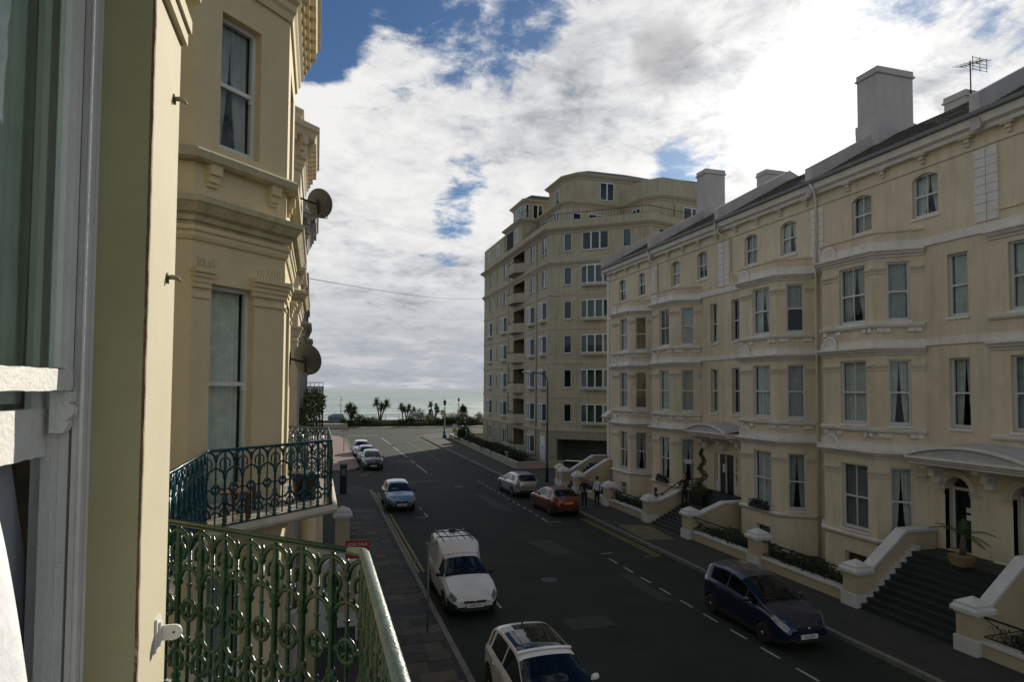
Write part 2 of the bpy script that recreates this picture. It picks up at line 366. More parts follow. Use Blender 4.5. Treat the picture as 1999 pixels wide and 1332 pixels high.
def wave_sheet(mb, P, u0, u1, z0, z1, amp, n, taper=0.0, smooth=True):
    """curtain: P(u,z,w)"""
    cols = n * 6; base = len(mb.v); ph = random.random() * 6
    for j in range(4):
        z = z0 + (z1 - z0) * j / 3
        for i in range(cols + 1):
            t = i / cols; sh = (1 - taper * (1 - j / 3) ** 1.5)
            u = u0 + (u1 - u0) * t * sh
            w = amp * sin(ph + t * n * 2 * pi + 0.5 * sin(j)) ** 1 * (0.8 + 0.4 * random.random())
            mb.v.append(P(u, z, w))
    for j in range(3):
        for i in range(cols):
            a = base + j * (cols + 1) + i; mb.face((a, a + 1, a + cols + 2, a + cols + 1), smooth)

# ------------------------------------------------------------------ windows
def sash_window(parent, fr, ua, ub, za, zb, depth=0.14, cols=1, arch=0.0, curtain='net', wfr=0.055, sill=True, fat_bottom=True, split=0.5, mesh_n=5, smat=None, gmat=None, cm_=None):
    smat = smat or SASHW
    mb = MB(); mb.use(smat)
    w1 = -depth + 0.03; w0 = -depth - 0.05; g = -depth - 0.01
    zt = zb
    mb.fbox(fr, ua, ua + wfr, za, zt, w0, w1); mb.fbox(fr, ub - wfr, ub, za, zt, w0, w1)
    mb.fbox(fr, ua + wfr, ub - wfr, za, za + wfr * (2.0 if fat_bottom else 1.2), w0, w1 + 0.002)
    mb.fbox(fr, ua + wfr, ub - wfr, zt - wfr * 1.1, zt, w0, w1 + 0.002)
    zm = za + (zb - za) * split
    mb.fbox(fr, ua + wfr, ub - wfr, zm - 0.03, zm + 0.03, w0, w1 + 0.004)
    for su in (ua + wfr, ub - wfr - 0.03):      # sash horns
        mb.fbox(fr, su, su + 0.03, zm - 0.10, zm - 0.03, w0 + 0.03, w1 + 0.003)
    for k in range(1, cols):
        uc = ua + wfr + (ub - ua - 2 * wfr) * k / cols
        mb.fbox(fr, uc - 0.014, uc + 0.014, za + wfr, zt - wfr, g - 0.01, w1 - 0.006)
    if arch:
        pts = []; n = 10; uc = (ua + ub) / 2; hw = (ub - ua) / 2
        for i in range(n + 1):
            t = -1 + 2 * i / n; pts.append((uc + hw * t, zt - arch * (1 - sqrt(max(0, 1 - (t * 0.94) ** 2)) / 1.0) * 1.5))
        for i in range(n):
            (a0, b0), (a1, b1) = pts[i], pts[i + 1]
            b0 = min(b0, zt); b1 = min(b1, zt)
            mb.quad(fr.P(a0, b0 - 0.05, w1 + .01), fr.P(a1, b1 - 0.05, w1 + .01), fr.P(a1, b1, w1 + .01), fr.P(a0, b0, w1 + .01))
            mb.cur = mb.cur
    # dark room behind
    mb.use(DARKROOM)
    wb = -depth - 0.55; P = fr.P
    mb.quad(P(ua, za, wb), P(ub, za, wb), P(ub, zb, wb), P(ua, zb, wb))
    for (p, q) in (((ua, za), (ua, zb)), ((ua, zb), (ub, zb)), ((ub, zb), (ub, za)), ((ub, za), (ua, za))):
        mb.quad(P(p[0], p[1], w0), P(q[0], q[1], w0), P(q[0], q[1], wb), P(p[0], p[1], wb))
    win = mb.build('window', None, parent)
    ub_ = [ua + wfr + (ub - ua - 2 * wfr) * k / cols for k in range(cols + 1)]
    for k in range(cols):
        for (c, d) in ((za + wfr, zm), (zm, zt - wfr)):
            gm = MB(); gm.quad(P(ub_[k], c, g), P(ub_[k + 1], c, g), P(ub_[k + 1], d, g), P(ub_[k], d, g)); gm.build('pane', gmat or GLASS, win)
    if curtain:
        cm = MB(); cw = -depth - 0.10 - random.random() * 0.05
        Pc = lambda u, z, w: fr.P(u, z, cw + w)
        if curtain == 'net': q_ = random.random(); z_lo = za + .03 if q_ < .72 else za + (zb - za) * random.choice([.35, .5, .62]); wave_sheet(cm, Pc, ua + .02, ub - .02, z_lo, zb - .02, 0.03, mesh_n); m_ = random.choice([NET, NET, NET2, NET3, NET3, NET4 if q_ > .5 else NET])
        else:
            um = (ua + ub) / 2
            wave_sheet(cm, Pc, ua + .02, um, za + .03, zb - .02, 0.02, 3, taper=.45)
            wave_sheet(cm, lambda u, z, w: fr.P(ua + ub - u, z, cw + w), ua + .02, um, za + .03, zb - .02, 0.02, 3, taper=.45); m_ = random.choice([NET, NET3])
        cm.build('curtain', cm_ or m_, win)
    if sill:
        sm = MB(); sm.fbox(fr, ua - 0.05, ub + 0.05, za - 0.09, za, -depth + .01, 0.05); sm.build('sill', WHITE, win)
    return win

def arch_filler(mb, fr, ua, ub, zt, rise, w=0.0, depth=0.16, n=10):
    """fills the two spandrels of a segmental head inside a rectangular hole whose top is zt"""
    pts = [(ua + (ub - ua) * i / n, zt - rise * (abs(-1 + 2 * i / n)) ** 2.2) for i in range(n + 1)]
    for i in range(n):
        (a0, b0), (a1, b1) = pts[i], pts[i + 1]
        if zt - b0 > .002 or zt - b1 > .002:
            mb.quad(fr.P(a0, b0, w), fr.P(a1, b1, w), fr.P(a1, zt, w), fr.P(a0, zt, w))
        mb.quad(fr.P(a0, b0, w), fr.P(a1, b1, w), fr.P(a1, b1, w - depth), fr.P(a0, b0, w - depth))

def casement(parent, fr, ua, ub, za, zb, cols=1, proj=0.0, depth=0.08):
    """white upvc window, optionally in a shallow projecting bow"""
    P0 = fr.P; mb = MB(); mb.use(UPVC)
    if proj:
        c = (ub - ua) * 0.24
        poly = [P0(ua, 0)[:2], P0(ua + c, 0, proj)[:2], P0(ub - c, 0, proj)[:2], P0(ub, 0)[:2]]
        segs = [Fr(poly[i], poly[i + 1]) for i in range(3)]; cc = [1, 2, 1]
        dd = 0.0
    else:
        segs = [fr]; cc = [cols]; dd = depth
    panes = []
    for f, k in zip(segs, cc):
        a, b = (0.0, f.len) if proj else (ua, ub)
        w0, w1 = -dd - 0.05, -dd + 0.02
        t = 0.085
        mb.fbox(f, a, b, za, za + t, w0, w1); mb.fbox(f, a, b, zb - t, zb, w0, w1)
        for i in range(k + 1):
            uc = a + (b - a) * i / k; u0 = max(a, uc - t * .8); u1 = min(b, uc + t * .8)
            mb.fbox(f, u0, u1, za + t, zb - t, w0, w1 + .001)
        for i in range(k):
            panes.append((f, a + (b - a) * i / k + t * .6, a + (b - a) * (i + 1) / k - t * .6, -dd - 0.02))
    mb.use(DARKROOM); wb = -dd - 0.4
    P = fr.P
    mb.quad(P(ua, za, wb), P(ub, za, wb), P(ub, zb, wb), P(ua, zb, wb))
    if proj == 0:
        for (p, q) in (((ua, za), (ua, zb)), ((ua, zb), (ub, zb)), ((ub, zb), (ub, za)), ((ub, za), (ua, za))):
            mb.quad(P(p[0], p[1], -dd), P(q[0], q[1], -dd), P(q[0], q[1], wb), P(p[0], p[1], wb))
    else:
        mb.use(APTL)
        mb.prism(poly, za - .22, za); mb.prism(poly, zb, zb + .12)
    win = mb.build('window', None, parent)
    for (f, a, b, w) in panes:
        g = MB(); g.quad(f.P(a, za + .07, w), f.P(b, za + .07, w), f.P(b, zb - .07, w), f.P(a, zb - .07, w)); g.build('pane', GLASSB, win)
    if random.random() < .6:
        cm = MB(); cw = -dd - 0.2; wave_sheet(cm, lambda u, z, w: fr.P(u, z, cw + w), ua + .1, ub - .1, za + .08, zb - .06, .02, 4); cm.build('curtain', random.choice([NET, NET2, NET]), win)
    if not proj:
        s_ = MB(); s_.fbox(fr, ua - .08, ub + .08, za - .1, za, -dd + .02, .07); s_.build('sill', APTL, win)
    return win

# ================================================================== THE SETTING
g = MB(); g.box(-260, 420, -60, 132, -0.6, -0.02); structure(g, 'ground', ASPH)
r = MB()
r.quad((3.7, -20, 0), (14.2, -20, 0), (14.2, 97.5, 0), (3.7, 97.5, 0)); r.quad((-60, 97.5, 0), (90, 97.5, 0), (90, 113, 0), (-60, 113, 0))
r.quad((-40, 46.5, 0), (3.7, 46.5, 0), (3.7, 55.5, 0), (-40, 55.5, 0)); structure(r, 'road', ASPH)

def sea():
    me_s = MB()
    n = 60; ys = [131.0 + 4 * (1.13 ** k) for k in range(78)]
    xs0 = [-1.0 + 2.0 * i / 40 for i in range(41)]
    for j, y in enumerate(ys):
        hw = y * 1.6 + 120
        for x in xs0: me_s.v.append((x * hw + 30, y, -4.6))
    for j in range(len(ys) - 1):
        for i in range(40):
            a = j * 41 + i; me_s.face((a, a + 1, a + 42, a + 41))
    m = bpy.data.materials.new('sea_water'); m.use_nodes = True; nt = m.node_tree; N = nt.nodes; L = nt.links; b = N['Principled BSDF']
    b.inputs['Base Color'].default_value = (0.10, 0.17, 0.145, 1); b.inputs['Roughness'].default_value = 0.28; b.inputs['Specular IOR Level'].default_value = 0.45
    g_ = N.new('ShaderNodeNewGeometry'); mp = N.new('ShaderNodeMapping'); mp.inputs['Scale'].default_value = (0.10, 0.32, 1); L.new(g_.outputs['Position'], mp.inputs[0])
    w = N.new('ShaderNodeTexNoise'); w.inputs['Scale'].default_value = 1.0; w.inputs['Detail'].default_value = 9; w.inputs['Roughness'].default_value = 0.68; L.new(mp.outputs[0], w.inputs['Vector'])
    bp = N.new('ShaderNodeBump'); bp.inputs['Strength'].default_value = 1.0; bp.inputs['Distance'].default_value = 2.4; L.new(w.outputs[0], bp.inputs['Height']); L.new(bp.outputs[0], b.inputs['Normal'])
    mp2 = N.new('ShaderNodeMapping'); mp2.inputs['Scale'].default_value = (0.03, 0.16, 1); L.new(g_.outputs['Position'], mp2.inputs[0])
    w2 = N.new('ShaderNodeTexNoise'); w2.inputs['Scale'].default_value = 1.0; w2.inputs['Detail'].default_value = 6; L.new(mp2.outputs[0], w2.inputs['Vector'])
    rr = N.new('ShaderNodeValToRGB'); L.new(w2.outputs[0], rr.inputs[0]); rr.color_ramp.elements[0].position = .42; rr.color_ramp.elements[1].position = .58
    rr.color_ramp.elements[0].color = (0.14, 0.24, 0.21, 1); rr.color_ramp.elements[1].color = (0.40, 0.48, 0.43, 1)
    mp3 = N.new('ShaderNodeMapping'); mp3.inputs['Scale'].default_value = (0.035, 0.22, 1); L.new(g_.outputs['Position'], mp3.inputs[0])
    w3 = N.new('ShaderNodeTexNoise'); w3.inputs['Scale'].default_value = 1.0; w3.inputs['Detail'].default_value = 8; w3.inputs['Roughness'].default_value = .7; L.new(mp3.outputs[0], w3.inputs['Vector'])
    sx = N.new('ShaderNodeSeparateXYZ'); L.new(g_.outputs['Position'], sx.inputs[0])
    near = N.new('ShaderNodeMapRange'); L.new(sx.outputs[1], near.inputs[0]); near.inputs[1].default_value = 150; near.inputs[2].default_value = 420; near.inputs[3].default_value = 0.56; near.inputs[4].default_value = 0.70
    gt = N.new('ShaderNodeMath'); gt.operation = 'SUBTRACT'; L.new(w3.outputs[0], gt.inputs[0]); L.new(near.outputs[0], gt.inputs[1])
    fo = N.new('ShaderNodeMapRange'); L.new(gt.outputs[0], fo.inputs[0]); fo.inputs[1].default_value = 0; fo.inputs[2].default_value = .05
    mx = N.new('ShaderNodeMix'); mx.data_type = 'RGBA'; L.new(fo.outputs[0], mx.inputs[0]); L.new(rr.outputs[0], mx.inputs[6]); mx.inputs[7].default_value = (.62, .64, .62, 1)
    L.new(mx.outputs[2], b.inputs['Base Color'])
    structure(me_s, 'sea', m)
sea()
b_ = MB(); b_.quad((-200, 131.5, -1.2), (300, 131.5, -1.2), (300, 138, -4.7), (-200, 138, -4.7)); structure(b_, 'beach', mat('shingle', (0.20, 0.17, 0.13), .9, .25, 3, .5, 10))

# pavements (kerb is a real step)
def pavement(name, poly, m=PAVEB, z=0.115): p = MB(); p.prism(poly, -0.05, z); return structure(p, name, m)
lp = pavement('left_pavement', [(-0.6, -12), (3.52, -12), (3.52, 45.2), (3.1, 46.4), (-30, 46.4), (-30, 30), (-0.6, 30)])
lp2 = pavement('far_left_pavement', [(-30, 55.6), (2.6, 55.6), (3.3, 56.2), (3.52, 57.2), (3.52, 92), (3.0, 95), (1, 97), (-30, 97.3)], PINK)
rp = pavement('right_pavement', [(14.38, -12), (20.6, -12), (20.6, 50), (20.6, 96), (17.5, 96.8), (15.6, 95.5), (14.5, 92), (14.38, 60)])
rp3 = pavement('garage_forecourt', [(20.6, 42.0), (45, 42.0), (45, 50), (20.6, 56)], ASPH, 0.11)
rp2 = pavement('promenade_pavement', [(-100, 113.2), (160, 113.2), (160, 131.6), (-100, 131.6)], mat('promenade_paving', (0.22, 0.185, 0.14), .85, .12, 1))
# kerb stones as pieces
kmesh = MB(); kmesh.box(0, 0.16, 0.006, 0.906, -0.02, 0.125); kme = kmesh.build('kerb_stone', KERB); kme.parent = lp; kme.location = (3.53, 8.0, 0)
for k in range(1, 40):
    o = link_copy(kme, 'kerb_stone', lp, Matrix.Translation((3.53, 8.0 + 0.915 * k, random.uniform(-.006, .004))))
    if 8.0 + 0.915 * (k + 1) > 45: break
for k in range(90):
    y = 9.5 + 0.915 * k
    if y > 91: break
    link_copy(kme, 'kerb_stone', rp, Matrix.Translation((14.21, y, random.uniform(-.006, .004))))
for k in range(38):
    link_copy(kme, 'kerb_stone', lp2, Matrix.Translation((3.53, 57.4 + 0.915 * k, random.uniform(-.006, .004))))
# paving slabs on the near left pavement
smeshes = []
for q, (lx, ly) in enumerate(((0.60, 0.60), (0.90, 0.60), (0.45, 0.60), (0.62, 0.60))):
    for k in range(4):
        s = MB(); s.box(0.004, lx - .004, .004, ly - .004, -0.02, 0.012); me = bpy.data.meshes.new('paving_slab'); me.from_pydata(s.v, [], s.f); me.materials.append(PAVE[k]); smeshes.append((lx, ly, me))
y = 12.0; cnt = 0
while y < 37.5:
    x = 1.55 + random.random() * .2
    while x < 3.5:
        c = [m for m in smeshes if x + m[0] <= 3.5 + .001]
        if not c: break
        lx, ly, me = random.choices(c, weights=[1 if m[2].materials[0] != PAVE[3] else .5 for m in c])[0]
        link_copy(me, 'paving_slab', lp, Matrix.Translation((3.51 - (x - 1.55) - lx, y, 0.118 + random.uniform(-.003, .003)))); cnt += 1
        x += lx
    y += 0.61
# manhole covers and patches
mh = MB(); mh.lathe((0, 0, 0), [(0.30, 0), (0.30, 0.008), (0.0, 0.010)], 20); mo = mh.build('manhole_cover', PAVE[3]); mo.location = (15.81, 65.3, .118); mo.parent = rp; mo.scale = (1.9, 2.6, 1)
pq = MB(); pq.quad((14.5, 26.6, .121), (15.9, 26.2, .121), (16.2, 29.2, .121), (14.75, 29.9, .121)); pq.build('pavement_patch', mat('buff_tarmac_patch', (0.12, 0.105, 0.045), .85, .2, 3, .3, 40), rp)
pq = MB(); pq.quad((1.6, 19.9, .1365), (3.48, 19.6, .1365), (3.48, 20.6, .1365), (1.6, 20.9, .1365)); pq.build('pavement_patch', mat('dark_tarmac_patch', (0.03, 0.033, 0.035), .85, .2, 3, .3, 40), lp)

WORN = mat('old_tarmac_patch', (.030, .035, .027), .9, .3, 3, .5, 50, speck=.3)
for (x, y, w, l, a) in ((9.6, 25.5, 1.1, 2.6, .1), (7.2, 17.5, 1.4, .9, 0), (10.2, 35.5, .7, 6.0, .02), (6.6, 47.5, 2.4, 1.0, .1), (8.2, 11.8, .8, 1.8, 0), (11.0, 19.0, .5, 3.2, 0), (7.6, 60, 1.5, 3, 0)):
    q = MB(); c_, s_ = cos(a), sin(a); q.quad(*[(x + u * c_ - v * s_, y + u * s_ + v * c_, .003) for u, v in ((0, 0), (w, 0), (w, l), (0, l))]); o = q.build('tarmac_patch', WORN); o['kind'] = 'structure'
for (x, y) in ((8.3, 22.3), (6.4, 31.0), (9.8, 45.0), (7.9, 70.0)):
    q = MB(); q.lathe((x, y, .0), [(.32, .0), (.32, .006), (.28, .007), (.0, .007)], 20); o = q.build('manhole_cover', mat('cast_iron_cover', (.03, .03, .03), .6, .3, 20, .5, 60)); tag(o, {22.3: 'round iron manhole cover nearest the camera, right of the van', 31.0: 'round manhole cover in the road between the light blue car and the van', 45.0: 'round manhole cover in the road left of the silver hatchback', 70.0: 'round manhole cover in the sunlit part of the road'}[y], 'manhole cover')
for (y, l) in ((26.0, 'kerbside drain grate beyond the white van'), (13.0, 'kerbside drain grate at the bottom left of the road'), ):
    q = MB(); q.box(3.74, 4.06, y, y + .45, .0, .006)
    for k in range(5): q.box(3.76, 4.04, y + .05 + .08 * k, y + .08 + .08 * k, .0061, .010)
    o = q.build('drain_grate', mat('cast_iron_cover', (.03, .03, .03))); tag(o, l, 'drain')
# road markings
def stripe(mb, x0, y0, x1, y1, w, z=0.005):
    d = Vector((x1 - x0, y1 - y0)).normalized(); n = Vector((-d.y, d.x)) * w / 2
    mb.quad((x0 + n.x, y0 + n.y, z), (x1 + n.x, y1 + n.y, z), (x1 - n.x, y1 - n.y, z), (x0 - n.x, y0 - n.y, z))
def marks(name, segs, m, w=0.10):
    root = None
    for k, s in enumerate(segs):
        q = MB(); stripe(q, *s, w); o = q.build(name, m, kind='structure' if root is None else None)
        if root is None: root = o
        else: o.parent = root
    return root
cl = []
for a, b in ((91.8, 79.4), (77.2, 71.6), (70.2, 65.0), (62.7, 60.1), (58.7, 53.0)): cl.append((8.85, a, 8.85, b))
marks('centre_line', cl, LINEW, .13)
marks('parking_bay_line', [(11.68, y, 11.68, y - .75) for y in [13.6 + 1.35 * k for k in range(9)]] + [(11.68, 25.2, 12.2, 25.2)] +
      [(11.8, y, 11.8, y - .6) for y in [33.0 + 1.1 * k for k in range(14)]] + [(11.75, 31.9, 12.5, 31.8), (11.75, 31.9, 11.75, 33)] +
      [(11.4, y, 11.4, y - .6) for y in [62 + 1.5 * k for k in range(16)]] +
      [(5.9, 34.9, 5.9, 36.0), (5.2, 34.9, 5.9, 34.9), (5.9, 37, 5.9, 37.8), (5.75, 19.9, 5.75, 20.7), (5.75, 24.0, 5.75, 24.8), (8.9, 66, 9.7, 66.2), (8.6, 57.3, 9.3, 57.4)], LINEW, .08)
marks('give_way_line', [(4.4 + .75 * k, 96.0, 4.9 + .75 * k, 96.0) for k in range(6)] + [(4.4 + .75 * k, 96.8, 4.9 + .75 * k, 96.8) for k in range(6)], LINEW, .25)
marks('double_yellow_line', [(3.83, 24.6, 3.83, 36.2), (4.03, 24.6, 4.03, 36.2), (3.83, 38.0, 3.83, 44.0), (4.03, 38.0, 4.03, 44.0), (3.83, 78, 3.83, 93), (4.03, 78, 4.03, 93),
      (3.8, 57.0, 4.3, 54.6), (4.3, 54.6, 3.4, 52.6), (4.05, 57.0, 4.6, 54.6), (4.6, 54.6, 3.7, 52.2),
      (13.95, 24.3, 13.95, 32.2), (13.75, 24.3, 13.75, 32.2), (13.2, 24.25, 14.0, 24.25), (13.95, 80, 13.95, 90), (13.75, 80, 13.75, 90), (13.9, 90, 15.0, 94.5), (13.7, 90, 14.8, 94.7)], LINEY, .09)
marks('sea_road_line', [(x, 105.2, x + 3.0, 105.2) for x in range(-30, 60, 6)], LINEW, .15)

# ================================================================== RIGHT TERRACE
XF, XB = 20.0, 18.85
CORN = lambda z, s=1.0: [(-.02, z), (.05 * s, z), (.07 * s, z + .06), (.14 * s, z + .09), (.20 * s, z + .17), (.26 * s, z + .20), (.26 * s, z + .26), (-.02, z + .28)]
def capital(mb, fr, u0, u1, z):
    for dz, w, h in ((0.0, .035, .05), (.10, .05, .05), (.15, .085, .06)): mb.fbox(fr, u0, u1, z + dz, z + dz + h, -.01, w)

def terrace_house(y0, y1, bay, fw, flats, attics, label, basement=(), gf_sill_plants=False, quoin=(), scallop_far=True):
    root = empty('terraced_house', (20, (y0 + y1) / 2, 0)); tag(root, label, 'house', 'cream houses of the right-hand terrace')
    wall = MB(); W = Fr((XF, y0), (XF, y1))
    WIN2, WIN1, WIN0 = (9.46, 11.55), (5.8, 8.1), (1.96, 4.33)
    bw = []
    if bay:
        ya, yb, yc, yd = bay
        segs = [Fr((XF, ya), (XB, yb)), Fr((XB, yb), (XB, yc)), Fr((XB, yc), (XF, yd))]
        for k, s in enumerate(segs):
            if k == 1: ua, ub = fw[0] - yb, fw[1] - yb
            else: c = s.len * .5; ua, ub = c - .34, c + .34
            hs = [(ua, ub, z0, z1) for (z0, z1) in (WIN2, WIN1, WIN0)]
            if k == 1 and basement: hs.append((ua + .1, ub - .1, 0.25, 1.1))
            wall.panel(s, 0, s.len, -0.1, 12.62, hs); bw.append((s, ua, ub, k))
        wall.quad((XF, ya, 12.3), (XB, yb, 12.3), (XB, yc, 12.3), (XF, yd, 12.3))
    fh = []
    flat_spans = [(y0, bay[0]), (bay[3], y1)] if bay else [(y0, y1)]
    for (a, b) in flat_spans:
        hs = []
        for (p, q, kind) in flats:
            if a - .01 <= p and q <= b + .01:
                if kind == 'upper': hs += [(p - y0, q - y0, *WIN2), (p - y0, q - y0, *WIN1)]
                elif kind == 'door': hs.append((p - y0, q - y0, 1.8, 4.2))
                elif kind == 'porch': hs.append((p - y0, q - y0, 1.75, 3.72))
                elif kind == 'base': hs.append((p - y0, q - y0, 0.2, 1.1))
        wall.panel(W, a - y0, b - y0, -0.1, 12.3, hs, depth=.18); fh += hs
    if bay: wall.panel(W, bay[0] - y0, bay[3] - y0, 12.28, 12.3)
    ah = [(p - y0, q - y0, 13.05, 14.55) for (p, q) in attics]
    wall.panel(W, 0, y1 - y0, 12.3, 15.2, ah, depth=.16)
    wall.use(CREAM)
    for h in ah: arch_filler(wall, W, h[0], h[1], h[3], .16)
    wall.build('wall', CREAM, root)
    sa = MB(); sa.box(XF + .2, XF + 10.5, y1 - .12, y1 - .01, -.1, 15.2); sa.build('gable_wall', CREAM, root)
    # windows
    for (s, ua, ub, k) in bw:
        if k == 2: continue
        for j, (z0, z1) in enumerate((WIN0, WIN1, WIN2)):
            sash_window(root, s, ua, ub, z0, z1, cols=2 if k == 1 else 1, curtain=random.choice(['net', 'net', 'drape']), depth=.12)
        if k == 1 and basement: sash_window(root, s, ua + .1, ub - .1, .25, 1.1, curtain='net', depth=.12, sill=False)
    for (p, q, kind) in flats:
        if kind == 'upper':
            for (z0, z1) in (WIN1, WIN2): sash_window(root, W, p - y0, q - y0, z0, z1, curtain=random.choice(['net', 'drape']), depth=.16)
        if kind == 'base': sash_window(root, W, p - y0, q - y0, .2, 1.1, curtain='net', depth=.12, sill=False)
    for h in ah: sash_window(root, W, h[0], h[1], h[2], h[3], cols=2, curtain='drape' if random.random() < .5 else 'net', depth=.14)
    # cornices, bands, sills follow the front
    pl = [(XF, y0), (XF, bay[0]), (XB, bay[1]), (XB, bay[2]), (XF, bay[3]), (XF, y1)] if bay else [(XF, y0), (XF, y1)]
    bp = pl[1:5] if bay else pl
    for z in (11.72, 8.28, 4.62): m = MB(); m.sweep(pl if z < 8 else bp, CORN(z)); m.build('cornice', WHITE, root)
    for z0, z1 in ((12.0, 12.28), (8.56, 8.80), (4.90, 5.16)): m = MB(); m.sweep(pl, [(-.01, z0), (.06, z0), (.06, z1), (-.01, z1)]); m.build('band', WHITE, root)
    m = MB(); m.sweep(bp, [(-.2, 12.60), (.05, 12.60), (.05, 12.67), (-.2, 12.69)])
    m.build('parapet_coping', CREAM, root)
    for z in (9.26, 5.56, 1.68): m = MB(); m.sweep(bp, [(-.01, z - .04), (.06, z - .04), (.12, z + .02), (.14, z + .10), (-.01, z + .13)]); m.build('sill_course', WHITE, root)
    for (s, ua, ub, k) in bw:
        if k == 2: continue
        for z in (9.1, 5.40):
            for u in (.18, ua - .03, ub + .03, s.len - .18): m = MB(); m.fbox(s, u - .1, u + .1, z - .03, z + .11, -.01, .07); m.build('sill_block', WHITE, root)
    for (s, ua, ub, k) in bw:
        if k == 2: continue
        for (p_, q_) in ((.02, ua - .05), (ub + .05, s.len - .02)):
            for z in (11.15, 7.72, 3.95):
                m = MB(); m.fbox(s, p_, q_, z, z + .05, -.01, .035); m.fbox(s, p_, q_, z + .051, z + .099, -.01, .012); m.fbox(s, p_, q_, z + .1, z + .15, -.01, .05); m.fbox(s, p_, q_, z + .151, z + .22, -.01, .085); m.build('pilaster_capital', CREAM, root)
    # shell ornaments
    if bay:
        for z in (12.15, 8.7, 5.02):
            o = MB(); yy = bay[2] - .45 if scallop_far else bay[1] + .45
            o.lathe((XB - .05, yy, z), [(.36, 0), (.36, -.06), (.30, -.08), (.26, -.05), (.12, -.09), (.05, -.06)], 20, axis='X')
            o.build('shell_ornament', WHITE, root)
    # eaves: frieze line, brackets, gutter
    m = MB(); m.sweep([(XF, y0), (XF, y1)], [(-.01, 14.74), (.05, 14.74), (.05, 14.80), (-.01, 14.82)]); m.build('frieze_moulding', CREAM, root); m = MB()
    m.sweep([(XF, y0), (XF, y1)], [(-.01, 15.2), (.22, 15.2), (.25, 15.32), (.40, 15.38), (.46, 15.62), (-.01, 15.62)])
    m.build('eaves_cornice', WHITE, root)
    k = 0; yb_ = y0 + .55
    while yb_ < y1 - .3:
        o = MB(); o.box(XF - .20, XF, yb_ - .20, yb_ + .20, 15.14, 15.2); o.box(XF - .14, XF, yb_ - .09, yb_ + .09, 15.02, 15.14); o.box(XF - .08, XF, yb_ - .07, yb_ + .07, 14.90, 15.02)
        o.build('bracket', CREAM, root); yb_ += 1.62
    rf = MB(); rf.quad((19.42, y0 + .17, 15.66), (24, y0 + .17, 18.25), (24, y1 - .17, 18.25), (19.42, y1 - .17, 15.66))
    rf.quad((24, y0 + .17, 18.25), (30.5, y0 + .17, 15.7), (30.5, y1 - .17, 15.7), (24, y1 - .17, 18.25)); roof = rf.build('roof', SLATE, root)
    sc = MB(); nn = 18
    for q in range(nn):
        t0 = q / nn; X0 = 19.42 + 4.58 * t0; Z0 = 15.66 + 2.59 * t0; X1 = X0 + 4.58 / nn; Z1 = Z0 + 2.59 / nn
        yy_ = y0 + .18
        while yy_ < y1 - .2:
            e_ = min(yy_ + .44, y1 - .18); d_ = random.uniform(.022, .034); sc.quad((X0, yy_ + .01, Z0 + d_), (X1, yy_ + .01, Z1 + .004), (X1, e_, Z1 + .004), (X0, e_, Z0 + d_)); sc.quad((X0, yy_ + .01, Z0), (X0, yy_ + .01, Z0 + d_), (X0, e_, Z0 + d_), (X0, e_, Z0)); yy_ += .45
    sc.build('slate_courses', SLATE, roof)['kind'] = 'stuff'
    gt = MB(); gt.sweep([(XF, y0), (XF, y1)], [(.46, 15.60), (.60, 15.62), (.62, 15.74), (.58, 15.74), (.46, 15.68)]); gt.build('gutter', GREYM, root)
    pp = MB()
    for yy in (y1,):
        pp.hexa([(19.55, yy - .17, 15.2), (19.55, yy + .17, 15.2), (24, yy + .17, 17.9), (24, yy - .17, 17.9), (19.55, yy - .17, 16.35), (19.55, yy + .17, 16.35), (24, yy + .17, 18.78), (24, yy - .17, 18.78)])
        pp.hexa([(24.003, yy - .17, 17.9), (24.003, yy + .17, 17.9), (30.5, yy + .17, 15.3), (30.5, yy - .17, 15.3), (24.003, yy - .17, 18.78), (24.003, yy + .17, 18.78), (30.5, yy + .17, 16.2), (30.5, yy - .17, 16.2)])
    pp.build('party_parapet', CHIM, root)
    for (qa, qb) in quoin:
        z = 12.36; odd = 0
        while z < 14.65:
            o = MB(); e = .0; o.box(XF - .045, XF, qa + e, qb - e, z, z + .275); o.build('quoin', WHITE, root); z += .29; odd ^= 1
    return root
def tone_house(root, k):
    tones = [(.63, .55, .385), (.61, .535, .375), (.64, .565, .40), (.60, .52, .36), (.63, .555, .40)]; c = tones[k]
    m_ = mat('cream_stucco_%s' % 'abcde'[k], c, .85, .09, .8, .25, 30, stain=tuple(q * .62 for q in c), streak=.6)
    for ch in root.children:
        if ch.type == 'MESH' and ch.name.split('.')[0] in ('wall', 'parapet_coping', 'gable_wall'):
            for i in range(len(ch.data.materials)): ch.data.materials[i] = m_
H = []
H.append(terrace_house(2.0, 14.65, None, None, [(13.25, 14.06, 'upper'), (13.2, 14.1, 'door')], [(12.0, 12.95)], 'cream house at the right edge of the photo, cut off by the frame', quoin=[(14.28, 14.64)]))
H.append(terrace_house(14.65, 21.75, (16.9, 17.9, 20.3, 21.45), (18.27, 19.45), [(15.33, 16.03, 'upper'), (15.4, 16.27, 'door')], [(16.3, 17.28), (19.01, 19.95)], 'cream bay-fronted house with broad dark steps and a potted palm at its door', basement=(1,), quoin=[(14.66, 15.02), (21.4, 21.74)]))
H.append(terrace_house(21.75, 28.2, (22.0, 22.9, 25.4, 26.3), (23.35, 24.5), [(27.0, 27.62, 'upper'), (27.24, 28.19, 'porch')], [(22.99, 24.0), (25.62, 26.55)], 'cream bay-fronted house nearest beyond the drainpipe, planter in its ground-floor window', basement=(1,), quoin=[(21.76, 22.1), (27.72, 28.18)], scallop_far=True))
